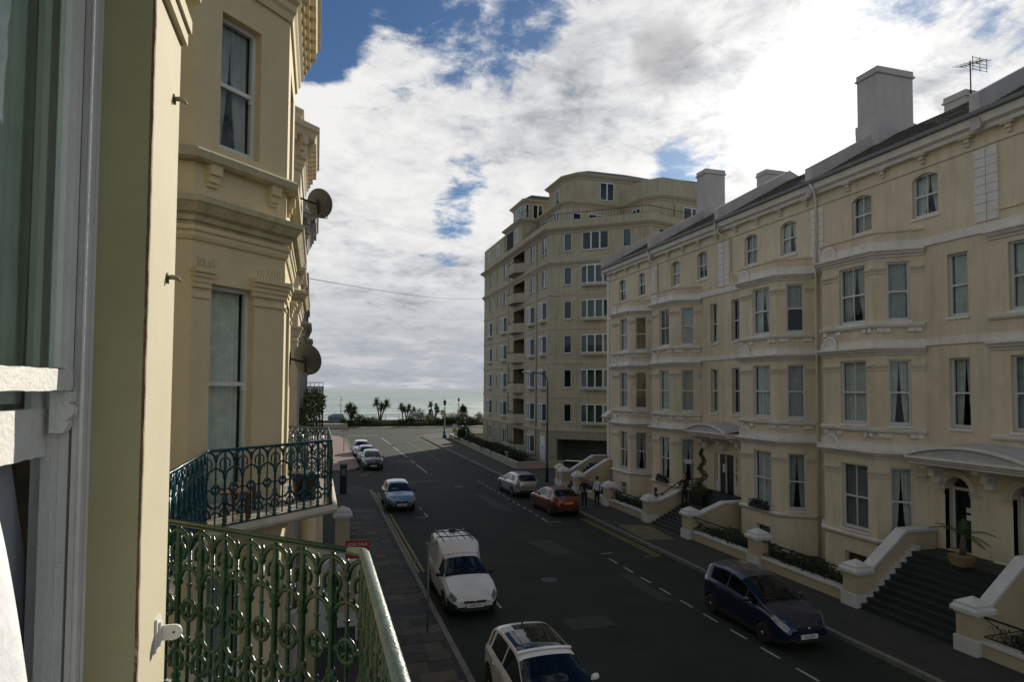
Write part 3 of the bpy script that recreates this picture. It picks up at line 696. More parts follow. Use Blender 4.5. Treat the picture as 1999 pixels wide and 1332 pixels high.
H.append(terrace_house(28.2, 35.2, (30.3, 31.2, 33.6, 34.5), (31.7, 32.75), [(28.8, 29.42, 'upper'), (28.21, 29.15, 'porch')], [(29.7, 30.63), (32.42, 33.36)], 'cream bay-fronted house right of the end house, notice in its ground-floor window', basement=(1,), quoin=[(28.22, 28.65), (34.9, 35.18)]))
H.append(terrace_house(35.2, 42.0, (35.6, 36.4, 38.85, 39.75), (36.75, 37.8), [(40.6, 41.2, 'upper')], [(36.53, 37.42), (39.2, 40.2)], 'end house of the cream terrace, next to the apartment block', basement=(1,), quoin=[(35.22, 35.5)]))
qc = H[-1]
for k in range(42):
    o = MB(); z = 1.9 + k * .32
    o.box(XF - .05, XF + .45, 41.70, 42.04, z, z + .305); o.build('corner_quoin', WHITE, qc)
pc = MB(); pc.sweep([(XF, 41.2), (XF, 42.0)], [(0, 5.0), (.5, 5.0), (.55, 5.1), (0, 5.5)]); pc.build('door_hood', WHITE, qc)

for k_, r_ in enumerate(H): tone_house(r_, k_)
# chimneys
def chimney(x0, x1, y0, y1, zb, zt, label, parent=None):
    r_ = MB(); r_.box(x0, x1, y0, y1, zb, zt - .30); r_.box(x0 - .07, x1 + .07, y0 - .07, y1 + .07, zt - .30, zt - .22); r_.box(x0 - .02, x1 + .02, y0 - .02, y1 + .02, zt - .22, zt)
    r_.box(x0 - .06, x1 + .12, y0 - .04, y1 + .06, zb, zb + (zt - zb) * .5)
    o = r_.build('chimney', CHIM, parent); return o
chimney(22.8, 24.75, 21.25, 22.35, 16.4, 21.0, '', H[1]); chimney(27.85, 29.8, 21.25, 22.3, 16, 20.7, '', H[1])
chimney(23.35, 24.75, 34.75, 35.75, 16.4, 21.05, '', H[3]); chimney(27.9, 29.6, 34.75, 35.7, 16, 21.5, '', H[3])
# antenna on the rear chimney
ae = empty('tv_antenna', (28.1, 21.2, 19.4)); tag(ae, 'black television aerial on a mast by the right-most chimney', 'antenna')
m = MB(); m.tube([(28.1, 21.2, 19.3), (28.1, 21.2, 22.0)], .03); m.build('mast', BLACK, ae)
m = MB(); m.tube([(28.1, 20.6, 21.75), (28.35, 21.9, 22.1)], .02)
for k in range(7):
    t = k / 6; c = Vector((28.1, 20.6, 21.75)).lerp(Vector((28.35, 21.9, 22.1)), t); m.tube([c + Vector((-.35, .08, 0)), c + Vector((.35, -.08, 0))], .012)
m.build('boom', BLACK, ae)
m = MB()
for zz in (21.35, 21.5, 21.65, 21.9): m.tube([(27.65, 20.75, zz), (28.5, 20.75, zz)], .012)
for xx in (27.65, 28.08, 28.5): m.tube([(xx, 20.75, 21.3), (xx, 20.75, 21.95)], .015)
m.build('reflector', BLACK, ae)
m = MB(); m.tube([(28.1, 21.2, 20.0), (27.9, 21.1, 19.5), (28.3, 21.22, 19.4)], .02); m.build('bracket', BLACK, ae)

# drainpipes
def pipe(pts, r_, label, m=CREAM):
    o = MB(); o.tube(pts, r_, 8); ob = o.build('drainpipe', m); tag(ob, label, 'drainpipe'); return ob
pipe([(19.45, 21.55, 15.6), (19.6, 21.5, 15.3), (19.9, 21.72, 14.9), (19.9, 21.72, 12.7)], .055, 'white upper drainpipe between the two nearest bay fronts', WHITE)
pipe([(19.86, 21.72, 12.66), (19.86, 21.72, 0.2)], .06, 'cream drainpipe running down between the two nearest bays')
pipe([(19.45, 28.2, 15.75), (19.5, 28.25, 15.2), (19.9, 27.6, 14.6), (19.9, 27.6, 12.9), (19.9, 26.7, 12.5), (19.88, 26.55, 4.9)], .055, 'crooked drainpipe beside the middle quoins')
pipe([(19.45, 35.3, 15.75), (19.6, 35.2, 15.0), (19.9, 34.9, 14.7), (19.9, 34.9, 8.9)], .055, 'white drainpipe between the end house and its neighbour', WHITE)

# porch canopies (segmental hoods)
def canopy(yc, hw, label, zt=5.26):
    root = empty('porch_canopy', (19.5, yc, 4.7)); tag(root, label, 'porch canopy', 'curved porch canopies')
    m = MB(); m.sweep([(18.95, yc - hw), (18.95, yc + hw)], CORN(4.62, .9)); m.box(18.951, 20.02, yc - hw, yc + hw, 4.64, 4.88); m.build('cornice', WHITE, root)
    m = MB(); n = 14; pts = [(yc - hw + 2 * hw * i / n, 4.9 + (zt - 4.9) * (1 - ((2 * i / n) - 1) ** 2)) for i in range(n + 1)]
    for i in range(n):
        (a, za), (b, zb) = pts[i], pts[i + 1]
        m.quad((18.8, a, za), (18.8, b, zb), (19.99, b, zb + .12), (19.99, a, za + .12), smooth=True)
        m.quad((18.8, a, 4.88), (18.8, b, 4.88), (18.8, b, zb), (18.8, a, za))
    m.build('curved_roof', mat('porch_lead_paint', (.40, .40, .385), .7, .12, 2, .2, 20, stain=(.25, .25, .23), streak=.4), root)
    m = MB()
    for i in range(n):
        (a, za), (b, zb) = pts[i], pts[i + 1]
        m.hexa([(18.72, a, za - .03), (18.8, a, za - .03), (18.8, b, zb - .03), (18.72, b, zb - .03), (18.72, a, za + .05), (18.8, a, za + .05), (18.8, b, zb + .05), (18.72, b, zb + .05)])
    m.build('arched_moulding', WHITE, root)
    for y in (yc - hw * .86, yc, yc + hw * .86):
        o = MB(); o.box(19.2, 20.0, y - .12, y + .12, 4.46, 4.62); o.box(19.55, 20.0, y - .10, y + .10, 4.2, 4.46); o.box(19.75, 20.0, y - .14, y + .14, 3.98, 4.2); o.build('bracket', WHITE, root)
canopy(14.65, 2.02, 'wide curved porch canopy over the two arched doors'); canopy(28.25, 1.75, 'curved porch canopy over the dark glazed hotel entrance')

# arched doors of the two nearest houses
def arched_door(y0, y1, label, notices, parent):
    root = empty('arched_doorway', (20.1, (y0 + y1) / 2, 1.8)); tag(root, label, 'door', 'arched front doors')
    yc = (y0 + y1) / 2; hw = (y1 - y0) / 2; zs = 4.2 - hw
    fr = Fr((XF, y0), (XF, y1))
    m = MB(); m.use(CREAM)
    n = 12
    for i in range(n):
        a0 = pi * i / n; a1 = pi * (i + 1) / n
        p = [(hw - hw * cos(a0), zs + hw * sin(a0)), (hw - hw * cos(a1), zs + hw * sin(a1))]
        m.quad(fr.P(p[0][0], p[0][1], -.002), fr.P(p[1][0], p[1][1], -.002), fr.P(p[1][0], 4.2, -.002), fr.P(p[0][0], 4.2, -.002))
        m.quad(fr.P(p[0][0], p[0][1], 0), fr.P(p[1][0], p[1][1], 0), fr.P(p[1][0], p[1][1], -.45), fr.P(p[0][0], p[0][1], -.45))
    m.quad(fr.P(0, 1.8, 0), fr.P(0, zs, 0), fr.P(0, zs, -.45), fr.P(0, 1.8, -.45)); m.quad(fr.P(2 * hw, 1.8, 0), fr.P(2 * hw, zs, 0), fr.P(2 * hw, zs, -.45), fr.P(2 * hw, 1.8, -.45))
    m.build('jamb', None, root)
    m = MB()
    for i in range(n):
        a0 = pi * i / n; a1 = pi * (i + 1) / n
        def q(r, a, w): return fr.P(hw - r * cos(a), zs + r * sin(a), w)
        for (r0, r1, w) in ((hw + .01, hw + .10, .05), (hw + .10, hw + .22, .09)):
            m.hexa([q(r0, a0, 0), q(r0, a1, 0), q(r0, a1, w), q(r0, a0, w), q(r1, a0, 0), q(r1, a1, 0), q(r1, a1, w), q(r1, a0, w)])
    m.build('archivolt', CREAM, root)
    m = MB()
    for u0, u1 in ((-.34, -.0), (2 * hw, 2 * hw + .34)):
        for dz, w, h in ((0, .04, .06), (.09, .07, .05)): m.fbox(fr, u0, u1, zs - .16 + dz, zs - .16 + dz + h, -.01, w)
    m.build('impost', CREAM, root)
    m = MB(); m.fbox(fr, .0, .07, 1.8, zs + .1, -.42, -.34); m.fbox(fr, 2 * hw - .07, 2 * hw, 1.8, zs + .1, -.42, -.34); m.fbox(fr, .07, 2 * hw - .07, zs - .02, zs + .07, -.42, -.33)
    m.build('door_frame', SASHW, root)
    m = MB(); m.fbox(fr, .07, 2 * hw - .07, 1.8, zs - .02, -.41, -.37); d = m.build('door', DOORM, root)
    m = MB(); m.fbox(fr, .16, 2 * hw - .16, 2.1, zs - .12, -.372, -.36); m.build('pane', GLASS, d)
    m = MB(); m.fbox(fr, .0, 2 * hw, zs + .07, 4.2, -.41, -.40); f = m.build('fanlight', DARKROOM, root)
    for (u, z, w, h) in notices:
        m = MB(); m.fbox(fr, u, u + w, z, z + h, -.357, -.35); m.build('notice', PAPER, d)
arched_door(15.4, 16.27, 'arched doorway with two white notices on the door behind the potted palm', [(.12, 3.05, .3, .16), (.12, 2.8, .3, .17)], None)
arched_door(13.2, 14.1, 'arched doorway at the right edge with papers on a dark door', [(.35, 2.95, .25, .2), (.35, 2.62, .25, .2)], None)
# hotel entrance
he = empty('hotel_entrance', (20.1, 28.2, 1.75)); tag(he, 'dark glazed entrance with white side screens above the narrow steps', 'entrance')
fr = Fr((XF, 27.24), (XF, 29.15))
m = MB(); m.fbox(fr, 0, 1.91, 1.75, 3.72, -1.2, -1.15); m.build('back', DARKROOM, he)
for (u0, u1) in ((.0, .38), (1.53, 1.91)):
    m = MB(); m.fbox(fr, u0, u0 + .06, 1.75, 3.72, -.16, -.06); m.fbox(fr, u1 - .06, u1, 1.75, 3.72, -.16, -.06)
    for z in (1.75, 2.35, 2.8, 3.2, 3.64): m.fbox(fr, u0 + .06, u1 - .06, z, z + .07 if z > 1.8 else z + .5, -.155, -.065)
    s = m.build('side_screen', SASHW, he); m = MB(); m.quad(fr.P(u0 + .06, 2.3, -.1), fr.P(u1 - .06, 2.3, -.1), fr.P(u1 - .06, 3.66, -.1), fr.P(u0 + .06, 3.66, -.1)); m.build('pane', GLASS, s)
m = MB(); m.fbox(fr, .38, 1.53, 1.75, 3.70, -.15, -.10); d = m.build('door', DOORM, he)
m = MB()
for z in (2.78, 3.0):
    for u in (1.0, 1.18): m.fbox(fr, u, u + .15, z, z + .19, -.099, -.092)
m.build('notice', PAPER, d); m = MB(); m.lathe(fr.P(.62, 2.6, -.08), [(.03, -.02), (.03, .02)], 8); m.build('door_handle', SASHW, d)
# notice in ground-floor window
m = MB(); f2 = Fr((XF, 30.3), (XB, 31.2)); m.fbox(f2, f2.len * .5 - .2, f2.len * .5 + .2, 2.95, 3.2, -.125, -.12); o = m.build('window_notice', PAPER); tag(o, 'small white notice behind the ground-floor bay window left of the spiral topiary', 'notice')

# ------------------------------------------------------------------ garden piers, low walls, railings, steps
def pier(x, y, label, hw=.27, h=1.18, grp='white-capped garden piers'):
    e = empty('garden_pier', (x, y, .115)); tag(e, label, 'pier', grp)
    m = MB(); m.box(x - hw, x + hw, y - hw, y + hw, .115, h); m.build('shaft', PIERC, e)
    m = MB(); m.box(x - hw - .05, x + hw + .05, y - hw - .05, y + hw + .05, .115, .52); m.build('plinth', PIERW, e)
    m = MB(); c = hw + .10
    m.box(x - hw - .04, x + hw + .04, y - hw - .04, y + hw + .04, h - .06, h + .0); m.box(x - c, x + c, y - c, y + c, h + .001, h + .09)
    n = len(m.v); a, b = h + .09, h + .20
    lv = [(c, h + .091), (c - .06, h + .17), (c - .06, h + .22), (.0, h + .40)]
    for (q, z) in lv: m.v += [(x - q, y - q, z), (x + q, y - q, z), (x + q, y + q, z), (x - q, y + q, z)]
    for i in range(3):
        for k in range(4): m.face((n + 4 * i + k, n + 4 * i + (k + 1) % 4, n + 4 * i + 4 + (k + 1) % 4, n + 4 * i + 4 + k))
    m.build('cap', PIERW, e); return e
PX = 16.75
PY = [(12.9, 'nearest white-capped pier at the right frame edge, right of the broad steps'), (16.75, 'white-capped pier left of the broad dark green steps'), (21.55, 'white-capped pier between two planted railings, left of the blue car'),
      (26.35, 'white-capped pier right of the narrow steps where the man in black stands'), (30.15, 'white-capped pier with small dark statue above it, left of the narrow steps'), (35.0, 'white-capped pier beside the person in the white jacket'),
      (39.75, 'second white-capped pier from the apartment block'), (42.3, 'white-capped pier nearest the apartment block')]
for y, l in PY: pier(PX, y, l)
pier(16.9, 43.5, 'stained buff pier standing behind the farthest white-capped pier', hw=.22, h=1.25)

def leaves(mb, pts, n, size, rad, flat=0.6):
    """leaf quads scattered in ellipsoids: pts = (x,y,z,rx,ry,rz)"""
    for (x, y, z, rx, ry, rz) in pts:
        for _ in range(n):
            while True:
                a, b, c = (random.uniform(-1, 1) for _ in range(3)); d = a * a + b * b + c * c
                if d < 1 and d > 0.12: break
            p = Vector((x + a * rx, y + b * ry, z + c * rz)); s = size * random.uniform(.6, 1.4)
            t = Vector((random.gauss(0, 1), random.gauss(0, 1), random.gauss(0, .7))).normalized(); q = t.cross(Vector((random.gauss(0, 1), random.gauss(0, 1), random.gauss(0, 1)))).normalized()
            mb.quad(p - t * s, p + q * s * .35, p + t * s, p - q * s * .35)
def hedge(x0, x1, y0, y1, z, h, n, label, size=.07, mats=(0, 1), cat='hedge', grp=None):
    e = empty('shrub_row', ((x0 + x1) / 2, (y0 + y1) / 2, z)); tag(e, label, cat, grp)
    for k, mi in enumerate(mats):
        m = MB(); step = .45; pts = []
        yy = y0 + .2
        while yy < y1:
            pts.append((random.uniform(x0 + .1, x1 - .1), yy, z + h * random.uniform(.35, .62), (x1 - x0) * .5, .4, h * random.uniform(.35, .55))); yy += step * random.uniform(.6, 1.2)
        leaves(m, pts, n // len(mats), size, 1); m.build('foliage', LEAF[mi], e)
    m = MB(); yy = y0 + .2
    while yy < y1: m.tube([((x0 + x1) / 2, yy, z), ((x0 + x1) / 2 + random.uniform(-.1, .1), yy + random.uniform(-.1, .1), z + h * .7)], .012, 4); yy += .3
    m.build('stem', BARK, e); return e

def garden_front(y0, y1, wl, rl, hl):
    e = empty('low_garden_wall', (PX, (y0 + y1) / 2, .115)); tag(e, wl, 'wall', 'low garden walls')
    m = MB(); m.box(PX - .12, PX + .12, y0, y1, .1, .46); m.build('wall', PIERC, e)
    m = MB(); m.box(PX - .17, PX + .17, y0, y1, .461, .53); m.build('coping', PIERW, e)
    e2 = empty('iron_railing', (PX, (y0 + y1) / 2, .53)); tag(e2, rl, 'railing', 'low iron garden railings')
    m = MB(); m.box(PX - .02, PX + .02, y0, y1, 1.10, 1.14); m.build('rail', BLACK, e2)
    m = MB(); m.box(PX - .015, PX + .015, y0, y1, .60, .63); m.build('rail', BLACK, e2)
    n = max(1, round((y1 - y0) / .95)); w = (y1 - y0) / n
    for k in range(n):
        a = y0 + k * w; b = a + w; mid = (a + b) / 2; o = MB()
        o.tube([(PX, a, .62), (PX, b, 1.11)], .013, 5); o.tube([(PX, b, .62), (PX, a, 1.11)], .013, 5); o.tube([(PX, a + .02, .53), (PX, a + .02, 1.12)], .016, 5)
        ring = [(PX, mid + .09 * cos(t * pi / 5), .865 + .09 * sin(t * pi / 5)) for t in range(11)]; o.tube(ring, .014, 5, caps=False)
        for s in (-1, 1):
            o.tube([(PX, mid + s * .3, .62), (PX, mid + s * .2, .80), (PX, mid + s * .3, .95), (PX, mid + s * .38, .86)], .010, 4)
            o.lathe((PX, mid + s * .14, .865 + .12), [(.004, -.04), (.03, 0), (.004, .04)], 6)
        o.build('lattice_panel', BLACK, e2)
    hedge(PX + .25, PX + 1.3, y0 + .1, y1 - .1, .12, .68, 200, hl, size=.085, mats=(0, 1), grp='planting behind the railings')
garden_front(17.05, 21.25, 'low cream garden wall beside the dark blue car', 'black iron railing between the pier by the broad steps and the next pier', 'dark shrubs behind the railing beside the blue car')
garden_front(21.85, 26.05, 'low cream garden wall right of the narrow steps', 'black iron railing just right of the narrow steps', 'dark shrubs just right of the narrow steps')
garden_front(30.45, 34.7, 'low cream garden wall behind the person in white', 'black iron railing left of the narrow steps', 'leafy shrubs left of the narrow steps')
garden_front(35.3, 39.45, 'low cream garden wall behind the red car', 'black iron railing behind the red car', 'shrubs behind the red car')
garden_front(4.0, 12.6, 'low cream garden wall running out of the frame at lower right', 'black iron railing at the lower right corner', 'sparse shrubs at the lower right corner')
# small fern tufts in the near bed
def steps(y0, y1, n, x0, x1, z1, label, m):
    e = empty('flight_of_steps', ((x0 + x1) / 2, (y0 + y1) / 2, .115)); tag(e, label, 'steps')
    tr = (x1 - x0) / n; rz = (z1 - .115) / n
    for k in range(n):
        o = MB(); top = .115 + rz * (k + 1); X0 = x0 + tr * k
        o.box(X0, X0 + tr + .02, y0, y1, top - rz - (.05 if k else 0), top); o.box(X0 - .03, X0 - .0005, y0, y1, top - .045, top + .001)
        o.build('step', m, e)
    o = MB(); o.box(x1 + .0205, 20.4, y0 - .02, y1 + .02, .1, z1); o.build('landing', m, e); return e
def side_wall(y0, y1, x0, x1, z0, z1, zt, label, xe=19.9):
    e = empty('stair_side_wall', ((x0 + x1) / 2, (y0 + y1) / 2, .115)); tag(e, label, 'wall', 'sloping walls beside the steps')
    pr = [(x0, .1), (x0, z0), (x1, z1), (xe, z1), (xe, .1)]
    m = MB(); n = len(m.v); m.v += [(a, y0, b) for a, b in pr] + [(a, y1, b) for a, b in pr]; k = len(pr)
    m.face(range(k)); m.face([k + i for i in reversed(range(k))])
    for i in range(k): j = (i + 1) % k; m.face((i, j, k + j, k + i))
    m.build('wall', PIERC, e)
    m = MB(); p = [(x0 - .0, z0), (x1, z1), (xe, z1)]
    for i in range(2):
        (a, za), (b, zb) = p[i], p[i + 1]
        m.hexa([(a, y0 - .06, za + .002), (b, y0 - .06, zb + .002), (b, y1 + .06, zb + .002), (a, y1 + .06, za + .002), (a, y0 - .06, za + .10), (b, y0 - .06, zb + .10), (b, y1 + .06, zb + .10), (a, y1 + .06, za + .10)])
    m.build('coping', PIERW, e); return e
steps(13.25, 16.4, 10, 16.6, 18.9, 1.78, 'broad dark green steps rising to the arched doors', STEPG)
side_wall(16.55, 16.85, 17.05, 18.6, 1.15, 2.35, 1, 'sloping white-coped wall left of the broad steps'); side_wall(12.78, 13.03, 17.05, 18.6, 1.15, 2.35, 1, 'sloping white-coped wall right of the broad steps')
# white stringer under the coping
m = MB()
for k in range(9): m.box(16.95 + .23 * k, 17.18 + .23 * k - .001, 16.38, 16.545, .115 + .16 * k, .62 + .165 * k)
o = m.build('stepped_skirting', PIERW); tag(o, 'stepped white skirting along the left of the broad steps', 'skirting')
steps(26.75, 29.75, 9, 16.7, 18.7, 1.1, 'narrow steps up to the glazed entrance with a man in black', mat('slate_step', (.045, .048, .045), .7, .2, 3, .2, 30))
side_wall(26.2, 26.45, 17.05, 18.5, 1.1, 1.62, 1, 'white-coped wall right of the narrow steps'); side_wall(29.95, 30.2, 17.05, 18.5, 1.1, 1.62, 1, 'white-coped wall left of the narrow steps')
m = MB(); m.box(18.9, 20.3, 26.72, 29.78, 1.1, 1.75); o = m.build('upper_landing', STEPG); tag(o, 'dark raised landing in front of the glazed entrance', 'landing')
m = MB(); m.tube([(16.9, 29.85, 1.5), (17.4, 29.85, 1.62), (18.3, 29.85, 2.15), (19.6, 29.85, 2.3)], .03, 8); m.tube([(16.95, 29.85, 1.5), (16.95, 29.85, 1.2)], .02); m.tube([(18.3, 29.85, 2.15), (18.3, 29.85, 1.7)], .02)
o = m.build('handrail', BLACK); tag(o, 'black handrail curving up the left side of the narrow steps', 'handrail')
steps(40.1, 41.95, 8, 16.9, 18.8, 1.78, 'partly hidden steps at the far end house', STEPG)
side_wall(39.75, 39.98, 17.05, 18.9, 1.15, 2.2, 1, 'sloping white-coped wall nearer the camera at the end house'); side_wall(42.1, 42.33, 17.05, 18.9, 1.15, 2.2, 1, 'sloping white-coped wall against the garage opening')

# window planters, topiary, palm
def planter_plants(x, y, z, w, label, n=130):
    e = empty('window_planter', (x, y, z)); tag(e, label, 'planter', 'leafy window planters')
    m = MB(); m.box(x - .1, x + .1, y - w / 2, y + w / 2, z, z + .16); m.build('box', BLACK, e)
    m = MB(); leaves(m, [(x, y - w * .25, z + .26, .14, w * .3, .14), (x, y + w * .25, z + .26, .14, w * .3, .14)], n, .06, 1); m.build('foliage', LEAF[0], e)
planter_plants(18.66, 23.95, 1.83, 1.15, 'leafy planter on the ground-floor sill nearest the drainpipe'); planter_plants(18.66, 32.2, 1.83, 1.1, 'leafy planter on the sill behind the man in black')
e = empty('spiral_topiary', (19.0, 28.9, 1.75)); tag(e, 'tall spiral topiary left of the glazed entrance', 'topiary')
m = MB(); m.prism([(18.7, 28.3), (19.3, 28.3), (19.3, 29.3), (18.7, 29.3)], 1.1, 1.95); m.build('planter_box', BLACK, e)
m = MB(); m.tube([(19, 28.75, 1.9), (19, 28.75, 3.9)], .02, 5); m.build('stem', BARK, e)
m = MB(); pts = []
for k in range(34):
    t = k / 33; r_ = .20 * (1 - t * .7); a = t * 2.6 * 2 * pi + .6; q = .17 * (1 - t * .65) + .03
    pts.append((19 + r_ * cos(a), 28.75 + r_ * sin(a), 2.0 + 1.95 * t, q, q, q * .9))
leaves(m, pts, 70, .035, 1); m.build('foliage', LEAF[0], e)
m = MB(); leaves(m, [(18.7, 29.1, 2.0, .45, .5, .35), (18.6, 28.4, 1.9, .35, .4, .3)], 500, .05, 1); o = m.build('box_ball', LEAF[1]); tag(o, 'rounded clipped shrub at the foot of the spiral topiary', 'shrub')

def blade(mb, p, d, L, w, droop, seg=4):
    d = d.normalized(); side = d.cross(Vector((0, 0, 1)));
    if side.length < .05: side = Vector((1, 0, 0))
    side.normalize(); q = Vector(p); prev = None; base = len(mb.v)
    for i in range(seg + 1):
        t = i / seg; ww = w * (1 - t) ** .7 * (.5 + .5 * min(1, t * 6)); mb.v += [tuple(q - side * ww), tuple(q + side * ww)]
        q = q + d * (L / seg); d = (d + Vector((0, 0, -droop / seg))).normalized()
    for i in range(seg): a = base + 2 * i; mb.face((a, a + 1, a + 3, a + 2))
def frond(mb, p, d, L, droop, lw, ll, n=16):
    d = d.normalized(); q = Vector(p); pts = [q.copy()]
    for i in range(n):
        q = q + d * (L / n); d = (d + Vector((0, 0, -droop / n))).normalized(); pts.append(q.copy())
        side = d.cross(Vector((0, 0, 1))).normalized() if abs(d.z) < .98 else Vector((1, 0, 0)); l = ll * sin(pi * min(1, .15 + i / n * .9)) + .03
        for s in (-1, 1):
            e_ = q + side * s * l + d * l * .5 + Vector((0, 0, -l * .35)); mb.quad(q - d * lw, q + d * lw, e_)
    mb.tube(pts, .012, 4)
e = empty('potted_palm', (18.6, 14.6, 1.78)); tag(e, 'potted palm with two drooping fronds and a square buff pot', 'potted plant')
m = MB(); n = 0; m.v += [(18.40, 14.42, 1.0 + .78), (18.80, 14.42, 1.78), (18.80, 14.82, 1.78), (18.40, 14.82, 1.78), (18.32, 14.34, 2.10), (18.88, 14.34, 2.10), (18.88, 14.90, 2.10), (18.32, 14.90, 2.10)]
for q in ((0, 1, 5, 4), (1, 2, 6, 5), (2, 3, 7, 6), (3, 0, 4, 7), (3, 2, 1, 0), (4, 5, 6, 7)): m.face(q)
m.build('pot', TERRA, e); m = MB(); m.tube([(18.6, 14.6, 2.1), (18.62, 14.58, 2.7)], [.10, .07], 8); m.build('trunk', BARK, e)
m = MB()
for (dx, dy, dz, L) in ((-.2, 1, .6, 1.3), (.1, -1, .75, 1.2), (-.4, .8, .9, 1.0), (-.5, -.6, 1.0, .9), (.4, .3, 1, .8), (.3, -.9, .2, .9), (.3, -.9, -.05, .8)): frond(m, (18.62, 14.58, 2.68), Vector((dx, dy, dz)), L * .8, 1.1, .016, .17)
m.build('fronds', LEAF[1], e)
e = empty('small_statue', (16.75, 30.9, .53)); tag(e, 'small dark upright statue by the pier left of the narrow steps', 'statue')
m = MB(); m.lathe((17.3, 30.5, .9), [(.16, 0), (.16, .12), (.10, .14), (.13, .3), (.11, .5), (.06, .62), (.05, .66)], 10); m.build('figure_body', BLACK, e)
m = MB(); m.lathe((17.3, 30.5, 1.56), [(.03, 0), (.09, .06), (.10, .14), (.07, .22), (.01, .26)], 10); m.tube([(17.22, 30.5, 1.4), (17.1, 30.42, 1.2), (17.18, 30.4, 1.05)], .04, 6); m.build('figure_head', BLACK, e)
m = MB(); m.box(17.1, 17.5, 30.3, 30.7, .12, .9); m.build('pedestal', PIERC, e)

